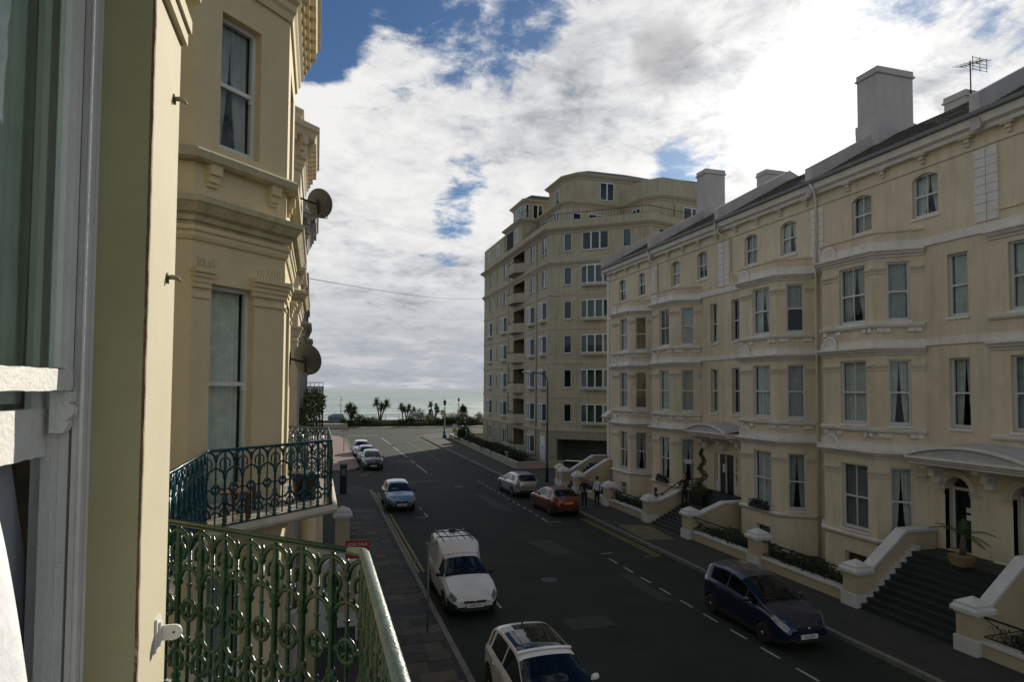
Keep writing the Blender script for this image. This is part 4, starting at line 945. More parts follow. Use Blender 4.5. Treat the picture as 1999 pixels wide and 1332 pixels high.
# ================================================================== APARTMENT BLOCK
ab = empty('apartment_block', (26, 66, .1)); tag(ab, 'nine-storey cream apartment block with green roof by the seafront', 'apartment building')
A0, A1, A2, A3, A4 = (36.8, 53.3), (28.4, 50.9), (20.9, 57.0), (21.1, 82.0), (31, 85)
FACE = [Fr(A0, A1), Fr(A1, A2), Fr(A2, A3), Fr(A3, A4)]
def setup_apartment():
    rows = [1.55 + 3.22 * k for k in range(7)]       # window centres
    hh = .86
    wall = MB()
    # camera-facing wing
    f = FACE[1]; L = f.len   # u: 0 at right corner -> L at the street corner
    hs = []; wins = []
    def U(px, py=600):      # unused helper kept simple
        return 0
    uS, uT, uS2 = L - 1.95, L - 4.6, 2.1
    for k, z in enumerate(rows):
        if k > 0:
            wins.append((f, uS - .38, uS + .38, z - hh, z + hh, 1, 0)); hs.append((uS - .38, uS + .38, z - hh, z + hh))
            if k == 6: wins.append((f, uT - 1.25, uT + 1.25, z - hh, z + hh, 3, 0)); hs.append((uT - 1.25, uT + 1.25, z - hh, z + hh))
            else: wins.append((f, uT - 1.55, uT + 1.35, z - hh, z + hh, 3, .42))
            wins.append((f, uS2 - .4, uS2 + .4, z - hh, z + hh, 1, 0)); hs.append((uS2 - .4, uS2 + .4, z - hh, z + hh))
    hs.append((1.0, L - .9, 0.05, 2.75))       # garage opening
    wall.panel(f, 0, L, 0, 22.1, hs, depth=.12)
    f0 = FACE[0]; hs = [(f0.len - 1.9, f0.len - 1.2, z - hh, z + hh) for z in rows[1:]]
    wall.panel(f0, 0, f0.len, 0, 22.1, hs, depth=.1); wins += [(f0, f0.len - 1.9, f0.len - 1.2, z - hh, z + hh, 1, 0) for z in rows[1:]]
    # street wing: u 0 at near corner, 25 at the sea end
    f = FACE[2]; L = f.len
    colsn = [(1.15, 1.9, .38), (4.8, 2.1, .40), (15.0, 2.3, .35), (21.6, 2.2, .30)]
    hs = []
    rec = (7.4, 11.6)
    for k, z in enumerate(rows):
        for q, (u, w, p) in enumerate(colsn):
            if k >= 5 or (k == 0 and q != 1):
                hs.append((u - .75, u + .75, z - hh, z + hh)); wins.append((f, u - .75, u + .75, z - hh, z + hh, 2, 0))
            else: wins.append((f, u - w / 2, u + w / 2, z - hh, z + hh, 2, p))
            if k == 0 and q == 0: wins.pop(); hs.pop()
        hs.append((rec[0], rec[1], z - 1.25, z + 1.15))
        hs.append((18.2, 18.75, z - .7, z + .7)); wins.append((f, 18.2, 18.75, z - .7, z + .7, 1, 0))
    wall.panel(f, 0, L, 0, 22.1, hs, depth=.12)
    wall.panel(FACE[3], 0, FACE[3].len, 0, 25.2, [(1.2, 2.6, z - hh, z + hh) for z in rows[1:]], depth=.1)
    wins += [(FACE[3], 1.2, 2.6, z - hh, z + hh, 2, 0) for z in rows[1:]]
    # recessed balconies: side walls and back
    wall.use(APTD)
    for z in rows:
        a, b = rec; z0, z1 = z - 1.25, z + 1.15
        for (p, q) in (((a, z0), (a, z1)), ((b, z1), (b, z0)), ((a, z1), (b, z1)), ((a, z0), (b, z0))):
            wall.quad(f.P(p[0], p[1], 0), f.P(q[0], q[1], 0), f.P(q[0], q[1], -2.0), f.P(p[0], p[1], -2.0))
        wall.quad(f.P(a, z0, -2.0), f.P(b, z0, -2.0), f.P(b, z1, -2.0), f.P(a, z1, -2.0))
    w = wall.build('wall', None, ab)
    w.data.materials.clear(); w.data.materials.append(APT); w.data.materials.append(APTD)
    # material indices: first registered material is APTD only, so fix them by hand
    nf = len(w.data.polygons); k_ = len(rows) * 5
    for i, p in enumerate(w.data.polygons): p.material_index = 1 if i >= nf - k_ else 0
    for (f_, a, b, z0, z1, c, pj) in wins: casement(ab, f_, a, b, z0, z1, c, pj)
    # projecting balcony fronts in the recesses
    for k, z in enumerate(rows):
        pr = [f.P(rec[0] - .2, 0)[:2], f.P(rec[0] + .9, 0, .95)[:2], f.P(rec[1] - .9, 0, .95)[:2], f.P(rec[1] + .2, 0)[:2]]
        o = MB(); o.prism(pr, z - 1.42, z - 1.2); o.sweep(pr, [(-.12, z - 1.21), (0, z - 1.21), (0, z - .45), (-.12, z - .45)])
        bo = o.build('balcony', APT, ab)
        o = MB(); o.sweep(pr, [(-.08, z - .25), (-.04, z - .25), (-.04, z - .21), (-.08, z - .21)])
        for (a_, b_) in zip(pr[:-1], pr[1:]):
            for t in range(5): x_ = a_[0] + (b_[0] - a_[0]) * t / 4; y_ = a_[1] + (b_[1] - a_[1]) * t / 4; o.tube([(x_ + .06, y_, z - .45), (x_ + .06, y_, z - .22)], .015, 4)
        o.build('railing', BLACK, bo)
        o = MB(); o.fbox(f, rec[0] + .6, rec[1] - .6, z - 1.2, z + .85, -1.99, -1.93); o.build('balcony_door', GLASSB, bo)
    pl = [A0, A1, A2, A3, A4]
    def cor(z, s=1.0): return [(-.02, z), (.08 * s, z), (.12 * s, z + .14), (.30 * s, z + .24), (.50 * s, z + .42), (.50 * s, z + .52), (-.02, z + .6)]
    o = MB(); o.sweep(pl, cor(21.75)); o.build('main_cornice', APTL, ab)
    o = MB(); o.sweep(pl, [(-.3, 22.3), (.02, 22.3), (.02, 23.0), (-.3, 23.0)]); o.build('parapet', APT, ab)
    o = MB()
    for z in [r_ + 1.55 for r_ in rows[1:6]]: o.sweep(pl, [(-.01, z - .16), (.045, z - .16), (.045, z + .16), (-.01, z + .16)])
    o.sweep(pl, cor(18.55, .55)); o.build('string_course', APTL, ab)
    o = MB(); o.sweep(pl, [(-.01, 2.95), (.10, 2.95), (.16, 3.1), (.16, 3.2), (-.01, 3.25)])
    o.build('ground_floor_course', APTL, ab)
    # rusticated ground floor: blocks in courses between openings
    o = MB()
    for fi, spans in ((1, [(0, 1.0), (FACE[1].len - .9, FACE[1].len)]), (2, [(0, .3), (2.4, 3.7), (5.9, 7.2), (11.8, 13.8), (16.2, 18.0), (19.0, 20.6), (22.6, 25.0)])):
        for (a, b) in spans:
            for k in range(9): o = MB(); o.fbox(FACE[fi], a, min(b, FACE[fi].len), .12 + k * .31, .12 + k * .31 + .275, 0.0, .06); o.build('stone_course', STONE, ab)

    o = MB(); o.fbox(FACE[1], 1.0, FACE[1].len - .9, 2.3, 2.94, .0, .07)
    for k in range(16):
        u = 1.0 + k * .52
        if u + .5 < FACE[1].len - .9: o.fbox(FACE[1], u, u + .48, 2.32, 2.7, .071, .12)
    o.build('garage_lintel', STONE, ab)
    o = MB(); o.fbox(FACE[1], 1.0, FACE[1].len - .9, .05, 2.75, -3.0, -2.9); o.fbox(FACE[1], 1.0, FACE[1].len - .9, 2.72, 2.76, -2.9, -.12)
    o.fbox(FACE[1], 1.0, 1.06, .05, 2.75, -2.9, -.12); o.fbox(FACE[1], FACE[1].len - .96, FACE[1].len - .9, .05, 2.75, -2.9, -.12); o.build('garage_recess', GARAGE, ab)
    for (fi, u) in ((2, 13.2), (2, 3.2), (1, .35)):
        o = MB(); p0 = FACE[fi].P(u, .3, .09); p1 = FACE[fi].P(u, 21.6, .09); o.tube([p0, p1], .07, 6); o.build('downpipe', APTL, ab)
    # entrance door near the corner
    o = MB(); o.fbox(FACE[2], .45, 1.75, .12, 2.45, .02, .10); d = o.build('door', UPVC, ab)
    o = MB(); o.fbox(FACE[2], 1.05, 1.15, 1.1, 1.5, .101, .14); o.build('door_handle', GREYM, d)
    # upper storeys
    def block(poly, z0, z1, name='upper_wall', roof=None, cz=True, mt=None):
        fr = [Fr(poly[i], poly[i + 1]) for i in range(len(poly) - 1)]
        o = MB(); o.prism(poly, z0, z1); o.build(name, mt or APT, ab)
        if cz:
            o = MB(); o.sweep(poly, cor(z1 - .5, .8), closed=True); o.build('cornice', APTL, ab)
        if roof:
            cx_ = sum(p[0] for p in poly) / len(poly); cy_ = sum(p[1] for p in poly) / len(poly)
            o = MB(); out = [(cx_ + (p[0] - cx_) * 1.06, cy_ + (p[1] - cy_) * 1.06) for p in poly]; inn = [(cx_ + (p[0] - cx_) * .45, cy_ + (p[1] - cy_) * .45) for p in poly]
            n = len(poly); o.v += [(p[0], p[1], z1 + .1) for p in out] + [(p[0], p[1], z1 + roof) for p in inn]
            for i in range(n): j = (i + 1) % n; o.face((i, j, n + j, n + i))
            o.face([n + i for i in range(n)]); o.face([i for i in reversed(range(n))]); o.build('roof', ROOFG, ab)
        return fr
    def wn(f_, u, w_, z, h_, c):   # window on a solid block, set into a projecting surround
        casement_on(f_, u - w_ / 2, u + w_ / 2, z - h_ / 2, z + h_ / 2, c)
    def casement_on(f_, a, b, z0, z1, c):
        m = MB(); m.use(UPVC); t = .09
        m.fbox(f_, a, b, z0, z0 + t, 0, .07); m.fbox(f_, a, b, z1 - t, z1, 0, .07)
        for i in range(c + 1):
            uc = a + (b - a) * i / c; m.fbox(f_, max(a, uc - .07), min(b, uc + .07), z0 + t, z1 - t, 0, .071)
        m.use(DARKROOM); m.quad(f_.P(a, z0, .006), f_.P(b, z0, .006), f_.P(b, z1, .006), f_.P(a, z1, .006))
        w_ = m.build('window', None, ab)
        for i in range(c):
            g_ = MB(); u0 = a + (b - a) * i / c + .05; u1 = a + (b - a) * (i + 1) / c - .05; g_.quad(f_.P(u0, z0 + .05, .03), f_.P(u1, z0 + .05, .03), f_.P(u1, z1 - .05, .03), f_.P(u0, z1 - .05, .03)); g_.build('pane', GLASSB, w_)
    # flush eighth storey at the sea end of the street wing
    fr = block([(22.9, 72.5), (21.08, 72.5), (21.1, 82.0), (31, 85), (31, 72.5)], 23.0, 25.2, cz=False)
    wn(fr[1], 2.6, 1.2, 23.9, 1.2, 2); wn(fr[1], 6.8, 1.0, 23.9, 1.2, 2)
    # tall street piece with its deep balcony only painted on
    fr = block([(22.0, 66.5), (21.3, 66.5), (21.2, 72.4), (23, 72.4), (31, 72.4), (31, 66.5)], 22.6, 25.7)
    wn(fr[1], 1.6, 1.4, 24.2, 1.5, 3)
    o = MB(); o.fbox(fr[1], 3.0, 5.4, 22.9, 25.1, .01, .02); o.build('recess_shade_sheet', DARKROOM, ab)  # flat dark sheet on the wall stands for the balcony's shade
    fr = block([(22.6, 67.8), (22.1, 67.8), (22.0, 72.0), (26, 72.4), (27.5, 67.8)], 25.7, 28.3, roof=.9)
    for u in (.55, 1.45, 2.35, 3.25): wn(fr[1], u + .2, .85, 27.0, 1.7, 1)
    wn(fr[4] if len(fr) > 4 else fr[0], .25, .4, 27.0, 1.7, 1); ff = Fr((27.5, 67.8), (22.6, 67.8)); wn(ff, 3.9, 1.2, 27.0, 1.7, 2); wn(ff, 1.8, 1.0, 26.7, 1.6, 1)
    # set-back storey along the near corner
    fr = block([(24.0, 58.8), (23.4, 59.6), (23.2, 66.4), (33, 66.4), (33, 58.8)], 22.3, 25.8)
    wn(fr[1], 1.5, 1.4, 24.4, 1.6, 2); wn(fr[1], 4.6, 1.8, 24.3, 1.6, 3)
    ff = Fr((33, 58.8), (24.0, 58.8)); wn(ff, 6.2, 1.9, 23.9, 1.5, 2); wn(ff, 8.4, .9, 23.9, 1.5, 1); wn(ff, 3.0, 1.3, 23.9, 1.6, 2)
    # top storey with green roof
    fr = block([(25.4, 60.3), (24.4, 61.8), (24.3, 66.0), (34, 66), (35.0, 60.3)], 25.8, 29.2, roof=.95)
    ff = Fr((35.0, 60.3), (25.4, 60.3)); wn(ff, 6.4, 1.6, 27.6, 1.9, 2); wn(ff, 2.4, 1.3, 27.6, 1.5, 1)
    wn(fr[1], 1.6, 1.0, 27.4, 1.6, 1)
    # right-hand set-back wing with parapet terrace
    fr = block([(31.3, 53.6), (29.9, 55.0), (29.4, 59.0), (37.6, 59), (37.6, 54.3)], 22.3, 25.6)
    ff = Fr((37.6, 54.3), (31.3, 53.6)); wn(ff, 3.0, 2.0, 23.9, 1.6, 2)
    wn(fr[1], 1.0, 1.3, 23.9, 1.7, 2)
    o = MB(); pz = [(37.6, 54.3), (31.3, 53.6), (29.9, 55.0), (29.4, 59.0)]; o.sweep(pz, [(-.25, 25.7), (.03, 25.7), (.03, 27.3), (-.25, 27.3)]); o.build('parapet', APT, ab)
    o = MB(); o.lathe(ff.P(5.0, 22.3, .1), [(.07, 0), (.07, 3.0), (.18, 3.1), (.18, 3.4), (.05, 3.5)], 8); o.build('rainwater_pipe', CREAM, ab)
    fr = block([(33.5, 56.6), (33, 60), (33.0, 62.0), (38, 62), (38.2, 56.6)], 27.0, 28.2, cz=False, roof=.6)
    # roof-terrace railings
    def rail(pts, z, h_=.95):
        o = MB(); P3 = [(p[0], p[1]) for p in pts]
        o.tube([(p[0], p[1], z + h_) for p in P3], .03, 4); o.tube([(p[0], p[1], z + .12) for p in P3], .02, 4)
        for a, b in zip(P3[:-1], P3[1:]):
            L_ = sqrt((a[0] - b[0]) ** 2 + (a[1] - b[1]) ** 2); n = int(L_ / .28)
            for t in range(n + 1): x_ = a[0] + (b[0] - a[0]) * t / n; y_ = a[1] + (b[1] - a[1]) * t / n; o.tube([(x_, y_, z), (x_, y_, z + h_)], .012, 3, caps=False)
        o.build('terrace_railing', BLACK, ab)
    rail([(36.5, 53.4), (28.5, 51.3), (21.4, 57.2), (21.5, 66)], 23.0, .75)
    rail([(22.3, 66.8), (21.6, 66.9), (21.5, 67.8)], 25.75, 1.0)
setup_apartment()

# front garden of the apartments: low wall with hedge
def wall_line(pts, h, t, m, name, label, cat='wall'):
    o = MB(); o.sweep(pts, [(-t, .1), (0, .1), (0, h), (-t, h)]); o.sweep(pts, [(-t - .04, h + .002), (.04, h + .002), (.04, h + .07), (-t - .04, h + .07)]); ob = o.build(name, m); tag(ob, label, cat); return ob
wall_line([(20.8, 52.6), (16.5, 52.6), (16.5, 54.2), (17.75, 88), (26, 90)], .62, .28, STONE, 'low_boundary_wall', 'long low stone wall in front of the apartment hedge')
for (y0, y1, x, h, l) in ((56, 67, 18.0, 1.15, 'nearer clipped dark hedge in front of the apartments'), (67, 79, 18.3, 1.05, 'farther stretch of clipped dark hedge by the apartments')):
    hedge(x - .7, x + .7, y0, y1, .12, h, 260, l, size=.11, mats=(0, 0))
def bush(x, y, r_, h, label, mi=(0, 1), n=500, size=.10, z=0.1, cat='bush', grp=None):
    e = empty('bush', (x, y, z)); tag(e, label, cat, grp)
    for k in mi:
        m = MB(); leaves(m, [(x + random.uniform(-.3, .3) * r_, y + random.uniform(-.3, .3) * r_, z + h * (.45 + .15 * q), r_ * (.95 - .2 * q), r_ * (.95 - .2 * q), h * .42) for q in range(3)], n // (3 * len(mi)), size, 1); m.build('foliage', LEAF[k], e)
    m = MB(); m.tube([(x, y, z), (x, y, z + h * .5)], .05, 5); m.build('stem', BARK, e); return e
bush(18.4, 80.5, 1.3, 1.9, 'rounded dark bush at the seaward end of the hedge', mi=(0, 0), n=2400, size=.12)

# ================================================================== LEFT TERRACE (the camera's own side)
XBL, XFL = -0.5, -1.62
def lcornice(z, s=1.0): return [(-.02, z), (.03 * s, z), (.05 * s, z + .05), (.09 * s, z + .06), (.10 * s, z + .13), (.17 * s, z + .16), (.24 * s, z + .26), (.27 * s, z + .28), (.27 * s, z + .36), (-.02, z + .44)]
def left_house(bay, yn, yf, label, full=True, zoff=0.0, eave=True, tint=None, stepped=False):
    """bay = (near wall, near front, far front, far wall); wall runs yf -> yn (travel towards the camera)"""
    root = empty('stucco_house', (XFL, (yn + yf) / 2, 0)); tag(root, label, 'house', 'cream houses of the left-hand terrace')
    a, b, c, d = bay; z0 = zoff; cm = tint or CREAML
    pl = [(XFL, yf), (XFL, d), (XBL, c), (XBL, b), (XFL, a), (XFL, yn)]
    if stepped: pl[5] = (-3.4, a - .02)
    wall = MB(); frs = [Fr(pl[i], pl[i + 1]) for i in range(5)]
    cant = frs[3]; front = frs[2]; far = frs[1]
    Wc = [(.56, 1.28, 5.26, 8.42), (.53, 1.21, 10.35, 12.3), (.58, 1.24, 1.5, 4.4)]
    wall.panel(cant, 0, cant.len, -.1, 13.0 + z0, Wc, depth=.17)
    fw = [(front.len / 2 - .6, front.len / 2 + .6, q[2], q[3]) for q in Wc]
    wall.panel(front, 0, front.len, -.1, 13.0 + z0, fw, depth=.2)
    wall.panel(far, 0, far.len, -.1, 13.0 + z0, [])
    wall.panel(frs[0], 0, frs[0].len, -.1, 13.0 + z0); fl = frs[4]
    hs = [(fl.len / 2 - .45, fl.len / 2 + .45, q[2], q[3]) for q in Wc] if fl.len > 2 and not stepped else []
    wall.panel(fl, 0, fl.len, -.1, 13.0 + z0, hs)
    wall.build('wall', cm, root)
    for i, q in enumerate(Wc):
        sash_window(root, cant, q[0], q[1], q[2], q[3], cm_=(LACE if i == 0 else None), mesh_n=9, curtain='drape' if i == 1 else 'net', depth=.16, split=.5 if i else .565, sill=(i == 2), wfr=.05)
        sash_window(root, front, *fw[i], curtain='net', depth=.18, sill=(i == 2))
    for h in hs: sash_window(root, fl, *h, curtain='net', depth=.15)
    m = MB(); m.sweep(pl[1:5] if not full else pl, lcornice(9.16)); m.build('cornice', mat('weathered_cream_cornice', (.42, .37, .24), .9, .15, 5, .3, 30, stain=(.20, .19, .12), streak=.6), root)
    m = MB(); m.sweep(pl[1:5] if not full else pl, [(-.01, 8.98), (.03, 8.98), (.05, 9.03), (.05, 9.08), (.08, 9.10), (.08, 9.16), (-.01, 9.17)]); m.build('moulding', cm, root)
    m = MB(); m.sweep(pl, [(-.01, 10.03), (.12, 10.03), (.17, 10.06), (.18, 10.16), (.14, 10.20), (-.01, 10.22)]); m.build('sill_course', mat('weathered_cream_sill', (.40, .36, .23), .9, .15, 6, .4, 30, stain=(.22, .22, .15)), root)
    for (fr, us) in ((cant, (1.32, .28)), (front, (.3, front.len - .3))):
        for u in us:
            m = MB(); m.fbox(fr, u - .09, u + .09, 9.90, 10.03, -.01, .12); m.fbox(fr, u - .085, u + .085, 9.80, 9.90, -.01, .08); m.fbox(fr, u - .08, u + .08, 9.74, 9.80, -.01, .045); m.build('bracket', cm, root)
    # pilaster capitals
    for (fr, spans) in ((cant, ((.02, .60), (1.32, cant.len - .02))), (front, ((.02, .45), (front.len - .45, front.len - .02)))):
        for (u0, u1) in spans:
            m = MB(); m.fbox(fr, u0, u1, 8.20, 8.235, -.01, .025); m.build('necking', cm, root); m = MB()
            for dz, w in ((0, .04), (.07, .06), (.14, .085), (.20, .12)): m.fbox(fr, u0 - w * .3, u1 + w * .3, 8.34 + dz, 8.34 + dz + (.070 if dz < .2 else .06), -.01, w)
            m.build('pilaster_capital', cm, root)
        for (u0, u1) in spans: # bases
            pass
    for (fr, u0, u1) in ((cant, .05, .55), (cant, 1.3, cant.len)):
        m = MB(); u = u0
        while u < u1:
            for s in (-1, 1): p = Vector(fr.P(u, 8.60, .05)); m.tube([p, Vector(fr.P(u + s * random.uniform(.0, .05), 8.74 + random.uniform(-.02, .02), .05 + random.uniform(-.03, .07)))], .0022, 3, caps=False)
            u += .05
        m.build('bird_spikes', GREYM, root)
    if eave:
        m = MB(); m.sweep(pl[1:5], [(-.05, 12.75), (.04, 12.75), (.06, 12.85), (.1, 12.9), (.1, 13.0), (.16, 13.05), (.16, 13.5), (.34, 13.58), (.40, 13.72), (.46, 13.76), (.46, 13.9), (-.3, 13.98)]); m.build('eaves_cornice', cm, root)
        for fr in (front, cant, far):
            n = max(2, int(fr.len / .36))
            for k in range(n):
                u = fr.len * (k + .5) / n; m = MB()
                m.fbox(fr, u - .08, u + .08, 13.36, 13.56, .15, .38); m.fbox(fr, u - .075, u + .075, 13.2, 13.36, .15, .28); m.fbox(fr, u - .07, u + .07, 13.08, 13.2, .15, .21); m.build('corbel', cm, root)
        m = MB(); m.sweep(pl, [(-.3, 13.9), (.0, 13.9), (.0, 14.3), (.05, 14.32), (.05, 14.4), (-.3, 14.42)]); m.build('parapet', cm, root)
    m = MB(); m.sweep(pl, [(-.01, 4.86), (.10, 4.86), (.14, 4.95), (.14, 5.02), (-.01, 5.04)]); m.build('ground_floor_cornice', cm, root)
    rb = MB(); rb.box(-11, XFL - .9, yn + .02, yf - .02, 12.9 + z0, 13.1 + z0); rb.box(-11, -10.8, yn + .02, yf - .02, 0, 13.1); rb.build('roof', SLATE, root)
    return root
left_house((9.36, 10.48, 13.0, 14.12), 6.6, 15.6, 'neighbouring cream bay with blue balcony, next to the near pilaster', stepped=True)
left_house((16.6, 17.7, 20.4, 21.5), 15.62, 22.4, 'second cream bay down the left terrace, behind the lower satellite dish', tint=mat('cream_paint_lighter', (.52, .45, .33), .85, .08, 1.5, .2, 30))
GREYST = mat('grey_shaded_stucco', (.30, .29, .27), .85, .1, 1.2, .2, 30)  # shade on the far bays is put into this grey
left_house((25.3, 26.3, 28.9, 29.9), 22.42, 31.0, 'shade-greyed bay farther down the left terrace with planted balcony', tint=GREYST)
left_house((34.0, 35.0, 37.6, 38.6), 31.02, 42.0, 'last shade-greyed bay at the far end of the left terrace', tint=GREYST, eave=False)

# our own house: pilaster, reveal and open sash window
own = empty('near_bay', (-.5, 1.2, 5.2)); tag(own, 'near cream pilaster with torn paint edge beside the open sash window', 'house')
YR, YE = 2.18, 2.565
def near_wall():
    m = MB(); n = 150; z0, z1 = 4.4, 8.40; base = 0; rnd = random.Random(3)
    jag = 0.0
    rows = []
    for i in range(n + 1):
        z = z0 + (z1 - z0) * i / n
        jag = jag * .74 + rnd.uniform(-.0065, .0065) + (rnd.uniform(.004, .009) if rnd.random() < .05 else 0)
        rows.append((z, jag, .5 * rnd.uniform(-.0015, .0015)))
    for (z, j, k) in rows:
        m.v += [(-.637, YR + .002, z), (-.506, YR + .0015 + abs(j) * .3, z), (-.4985 - abs(k), YR + .0075 + j * .6, z), (-.5035, YR + .020 + j * .5, z), (-.500, YR + .026 + j * .5, z), (-.499, YE, z), (-1.64, YE + 1.14, z)]
    for i in range(n):
        for c in range(6): a = i * 7 + c; m.face((a, a + 1, a + 8, a + 7)); m.mi[-1] = 0
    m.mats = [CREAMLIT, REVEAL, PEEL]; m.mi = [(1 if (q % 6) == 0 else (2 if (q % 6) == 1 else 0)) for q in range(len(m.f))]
    m.build('wall', None, own)
    # dark crack beside the torn edge
    c = MB()
    for i in range(n):
        z = rows[i][0]; z1_ = rows[i + 1][0]; a_ = YR + .020 + rows[i][1] * .5; b_ = YR + .020 + rows[i + 1][1] * .5; w_ = .0012 + .0012 * sin(i * .9) ** 2
        k_ = len(c.v); c.v += [(-.4986, a_ - w_, z), (-.4986, a_ + w_, z), (-.4986, b_ + w_, z1_), (-.4986, b_ - w_, z1_)]
        if sin(i * .23) + sin(i * .51 + 1) > -.2: c.face((k_, k_ + 1, k_ + 2, k_ + 3))
    c.build('crack', mat('crack_dark', (.22, .19, .12), .95, .4, 40), own)['kind'] = 'stuff'
CREAMLIT = mat('near_cream_paint', (.52, .47, .33), .8, .05, 3, .16, 170)
near_wall()
pl0 = [(XFL, 3.70), (-.5, YE), (-.5, YR)]
m = MB()
for dz, w in ((-.14, .022), (-.09, .034), (0.04, .06), (.09, .085), (.14, .12), (.20, .15)): m.sweep(pl0, [(-.15, 8.40 + dz), (w, 8.40 + dz), (w, 8.448 + dz), (-.15, 8.448 + dz)])
m.build('capital', CREAMLIT, own)
m = MB(); m.sweep([(XFL, 3.70), (-.5, YE), (-.5, -.3)], [(-.3, 8.67), (.0, 8.67), (.0, 9.16), (-.3, 9.16)]); m.sweep([(XFL, 3.70), (-.5, YE), (-.5, -.3)], lcornice(9.16)); m.build('cornice', CREAMLIT, own)
m = MB(); m.sweep([(-3.4, 9.34), (-3.4, 3.9)], [(-.2, -.1), (0, -.1), (0, 14), (-.2, 14)]); m.build('recessed_wall', CREAML, own)
m = MB(); m.box(-.72, -.505, YR + .01, 2.5, 3.0, 4.4); m.sweep([(XFL, 3.70), (-.5, YE), (-.5, YR)], [(-.2, -.1), (0, -.1), (0, 4.4), (-.2, 4.4)]); m.build('lower_wall', CREAML, own)

win = empty('open_sash_window', (-.75, 1.5, 5.3)); tag(win, 'old white sash window at the left edge, lower sash pushed up', 'window')
m = MB()   # box-frame boards seen in the reveal, stepped
for (x0, x1, y0) in ((-.647, -.637, 2.186), (-.675, -.647, 2.150), (-.683, -.675, 2.178), (-.708, -.683, 2.152), (-.722, -.708, 2.140), (-.745, -.722, 2.134), (-.80, -.745, 2.22)):
    m.box(x0, x1 - .0005, y0, 2.36, 5.2, 8.4)
m.lathe((-.655, 2.151, 5.2), [(.006, 0), (.006, 3.2)], 10)
m.build('frame', OLDWHITE, win)
us = empty('upper_sash', (0, 0, 0)); us.parent = win; us.matrix_parent_inverse = win.matrix_basis.inverted()
def wob(mb, x0, x1, y0, y1, z0, z1, n=40, amp=.0018, rnd=random.Random(5)):
    base = len(mb.v)
    for i in range(n + 1):
        y = y0 + (y1 - y0) * i / n; a, b = rnd.uniform(-amp, amp), rnd.uniform(-amp, amp); mb.v += [(x0, y, z0 + a), (x1 + a * .6, y, z0 + a), (x1 + b * .6, y, z1 + b), (x0, y, z1 + b)]
    for i in range(n):
        for k in range(4): p = base + i * 4 + k; q = base + i * 4 + (k + 1) % 4; mb.face((p, q, q + 4, p + 4))
    mb.face((base, base + 1, base + 2, base + 3)); e = base + n * 4; mb.face((e + 3, e + 2, e + 1, e))
m = MB(); wob(m, -.705, -.667, .8, 2.12, 6.988, 7.045); m.build('bottom_rail', OLDWHITE, us)
m = MB(); m.box(-.705, -.670, 2.085, 2.128, 7.045, 8.4); m.box(-.702, -.676, 2.045, 2.085, 7.05, 8.4); m.build('stile', OLDWHITE, us)
m = MB(); h = [(.0, 0), (.0, -.030), (-.008, -.034), (.006, -.052), (.004, -.066), (-.012, -.085), (-.006, -.090), (-.014, -.112), (-.02, -.118)]
pts = [(-.700, 6.985)] + [(-.700 + a, 6.985 + b) for a, b in h]
n0 = len(m.v); prof = [(-.716, 6.985)] + [(-.664 + a, 6.985 + b) for a, b in h] + [(-.716, 6.985 - .118)]
m.v += [(a, 2.10, b) for a, b in prof] + [(a, 2.145, b) for a, b in prof]; k = len(prof)
m.face(range(k)); m.face([k + i for i in reversed(range(k))])
for i in range(k): j = (i + 1) % k; m.face((i, j, k + j, k + i))
m.build('sash_horn', OLDWHITE, us)
m = MB(); m.quad((-.690, .6, 7.04), (-.690, 2.06, 7.04), (-.690, 2.06, 8.4), (-.690, .6, 8.4)); m.build('pane', GLASS, us)
ls = empty('lower_sash', (0, 0, 0)); ls.parent = win; ls.matrix_parent_inverse = win.matrix_basis.inverted()
m = MB(); wob(m, -.77, -.732, .8, 2.13, 6.803, 6.935, amp=.003); m.build('bottom_rail', OLDWHITE, ls)
m = MB(); m.quad((-.752, .6, 6.93), (-.752, 2.10, 6.93), (-.752, 2.10, 8.4), (-.752, .6, 8.4)); m.build('pane', GLASS, ls)
m = MB(); m.box(-.768, -.736, 2.08, 2.13, 6.935, 8.4); m.build('stile', OLDWHITE, ls)
m = MB(); m.box(-.90, -.801, 2.362, 2.42, 5.2, 8.4); m.box(-1.0, -.901, 2.3, 2.42, 5.2, 8.4); m.build('inner_lining', mat('worn_wood', (.10, .085, .05), .8, .3, 12, .4, 50), win)
m = MB(); m.quad((-1.5, 2.42, 5.2), (-1.5, 0.3, 5.2), (-1.5, .3, 8.5), (-1.5, 2.42, 8.5)); m.quad((-1.5, 2.42, 5.2), (-.86, 2.42, 5.2), (-.86, 2.42, 8.5), (-1.5, 2.42, 8.5)); m.build('dark_room', DARKROOM, win)
m = MB(); wave_sheet(m, lambda u, z, w: (-.80 + w, u, z), 1.0, 2.14, 6.95, 8.4, .012, 12); o = m.build('net_curtain', LACE); tag(o, 'grey striped net curtain behind the upper glass at the left edge', 'curtain')
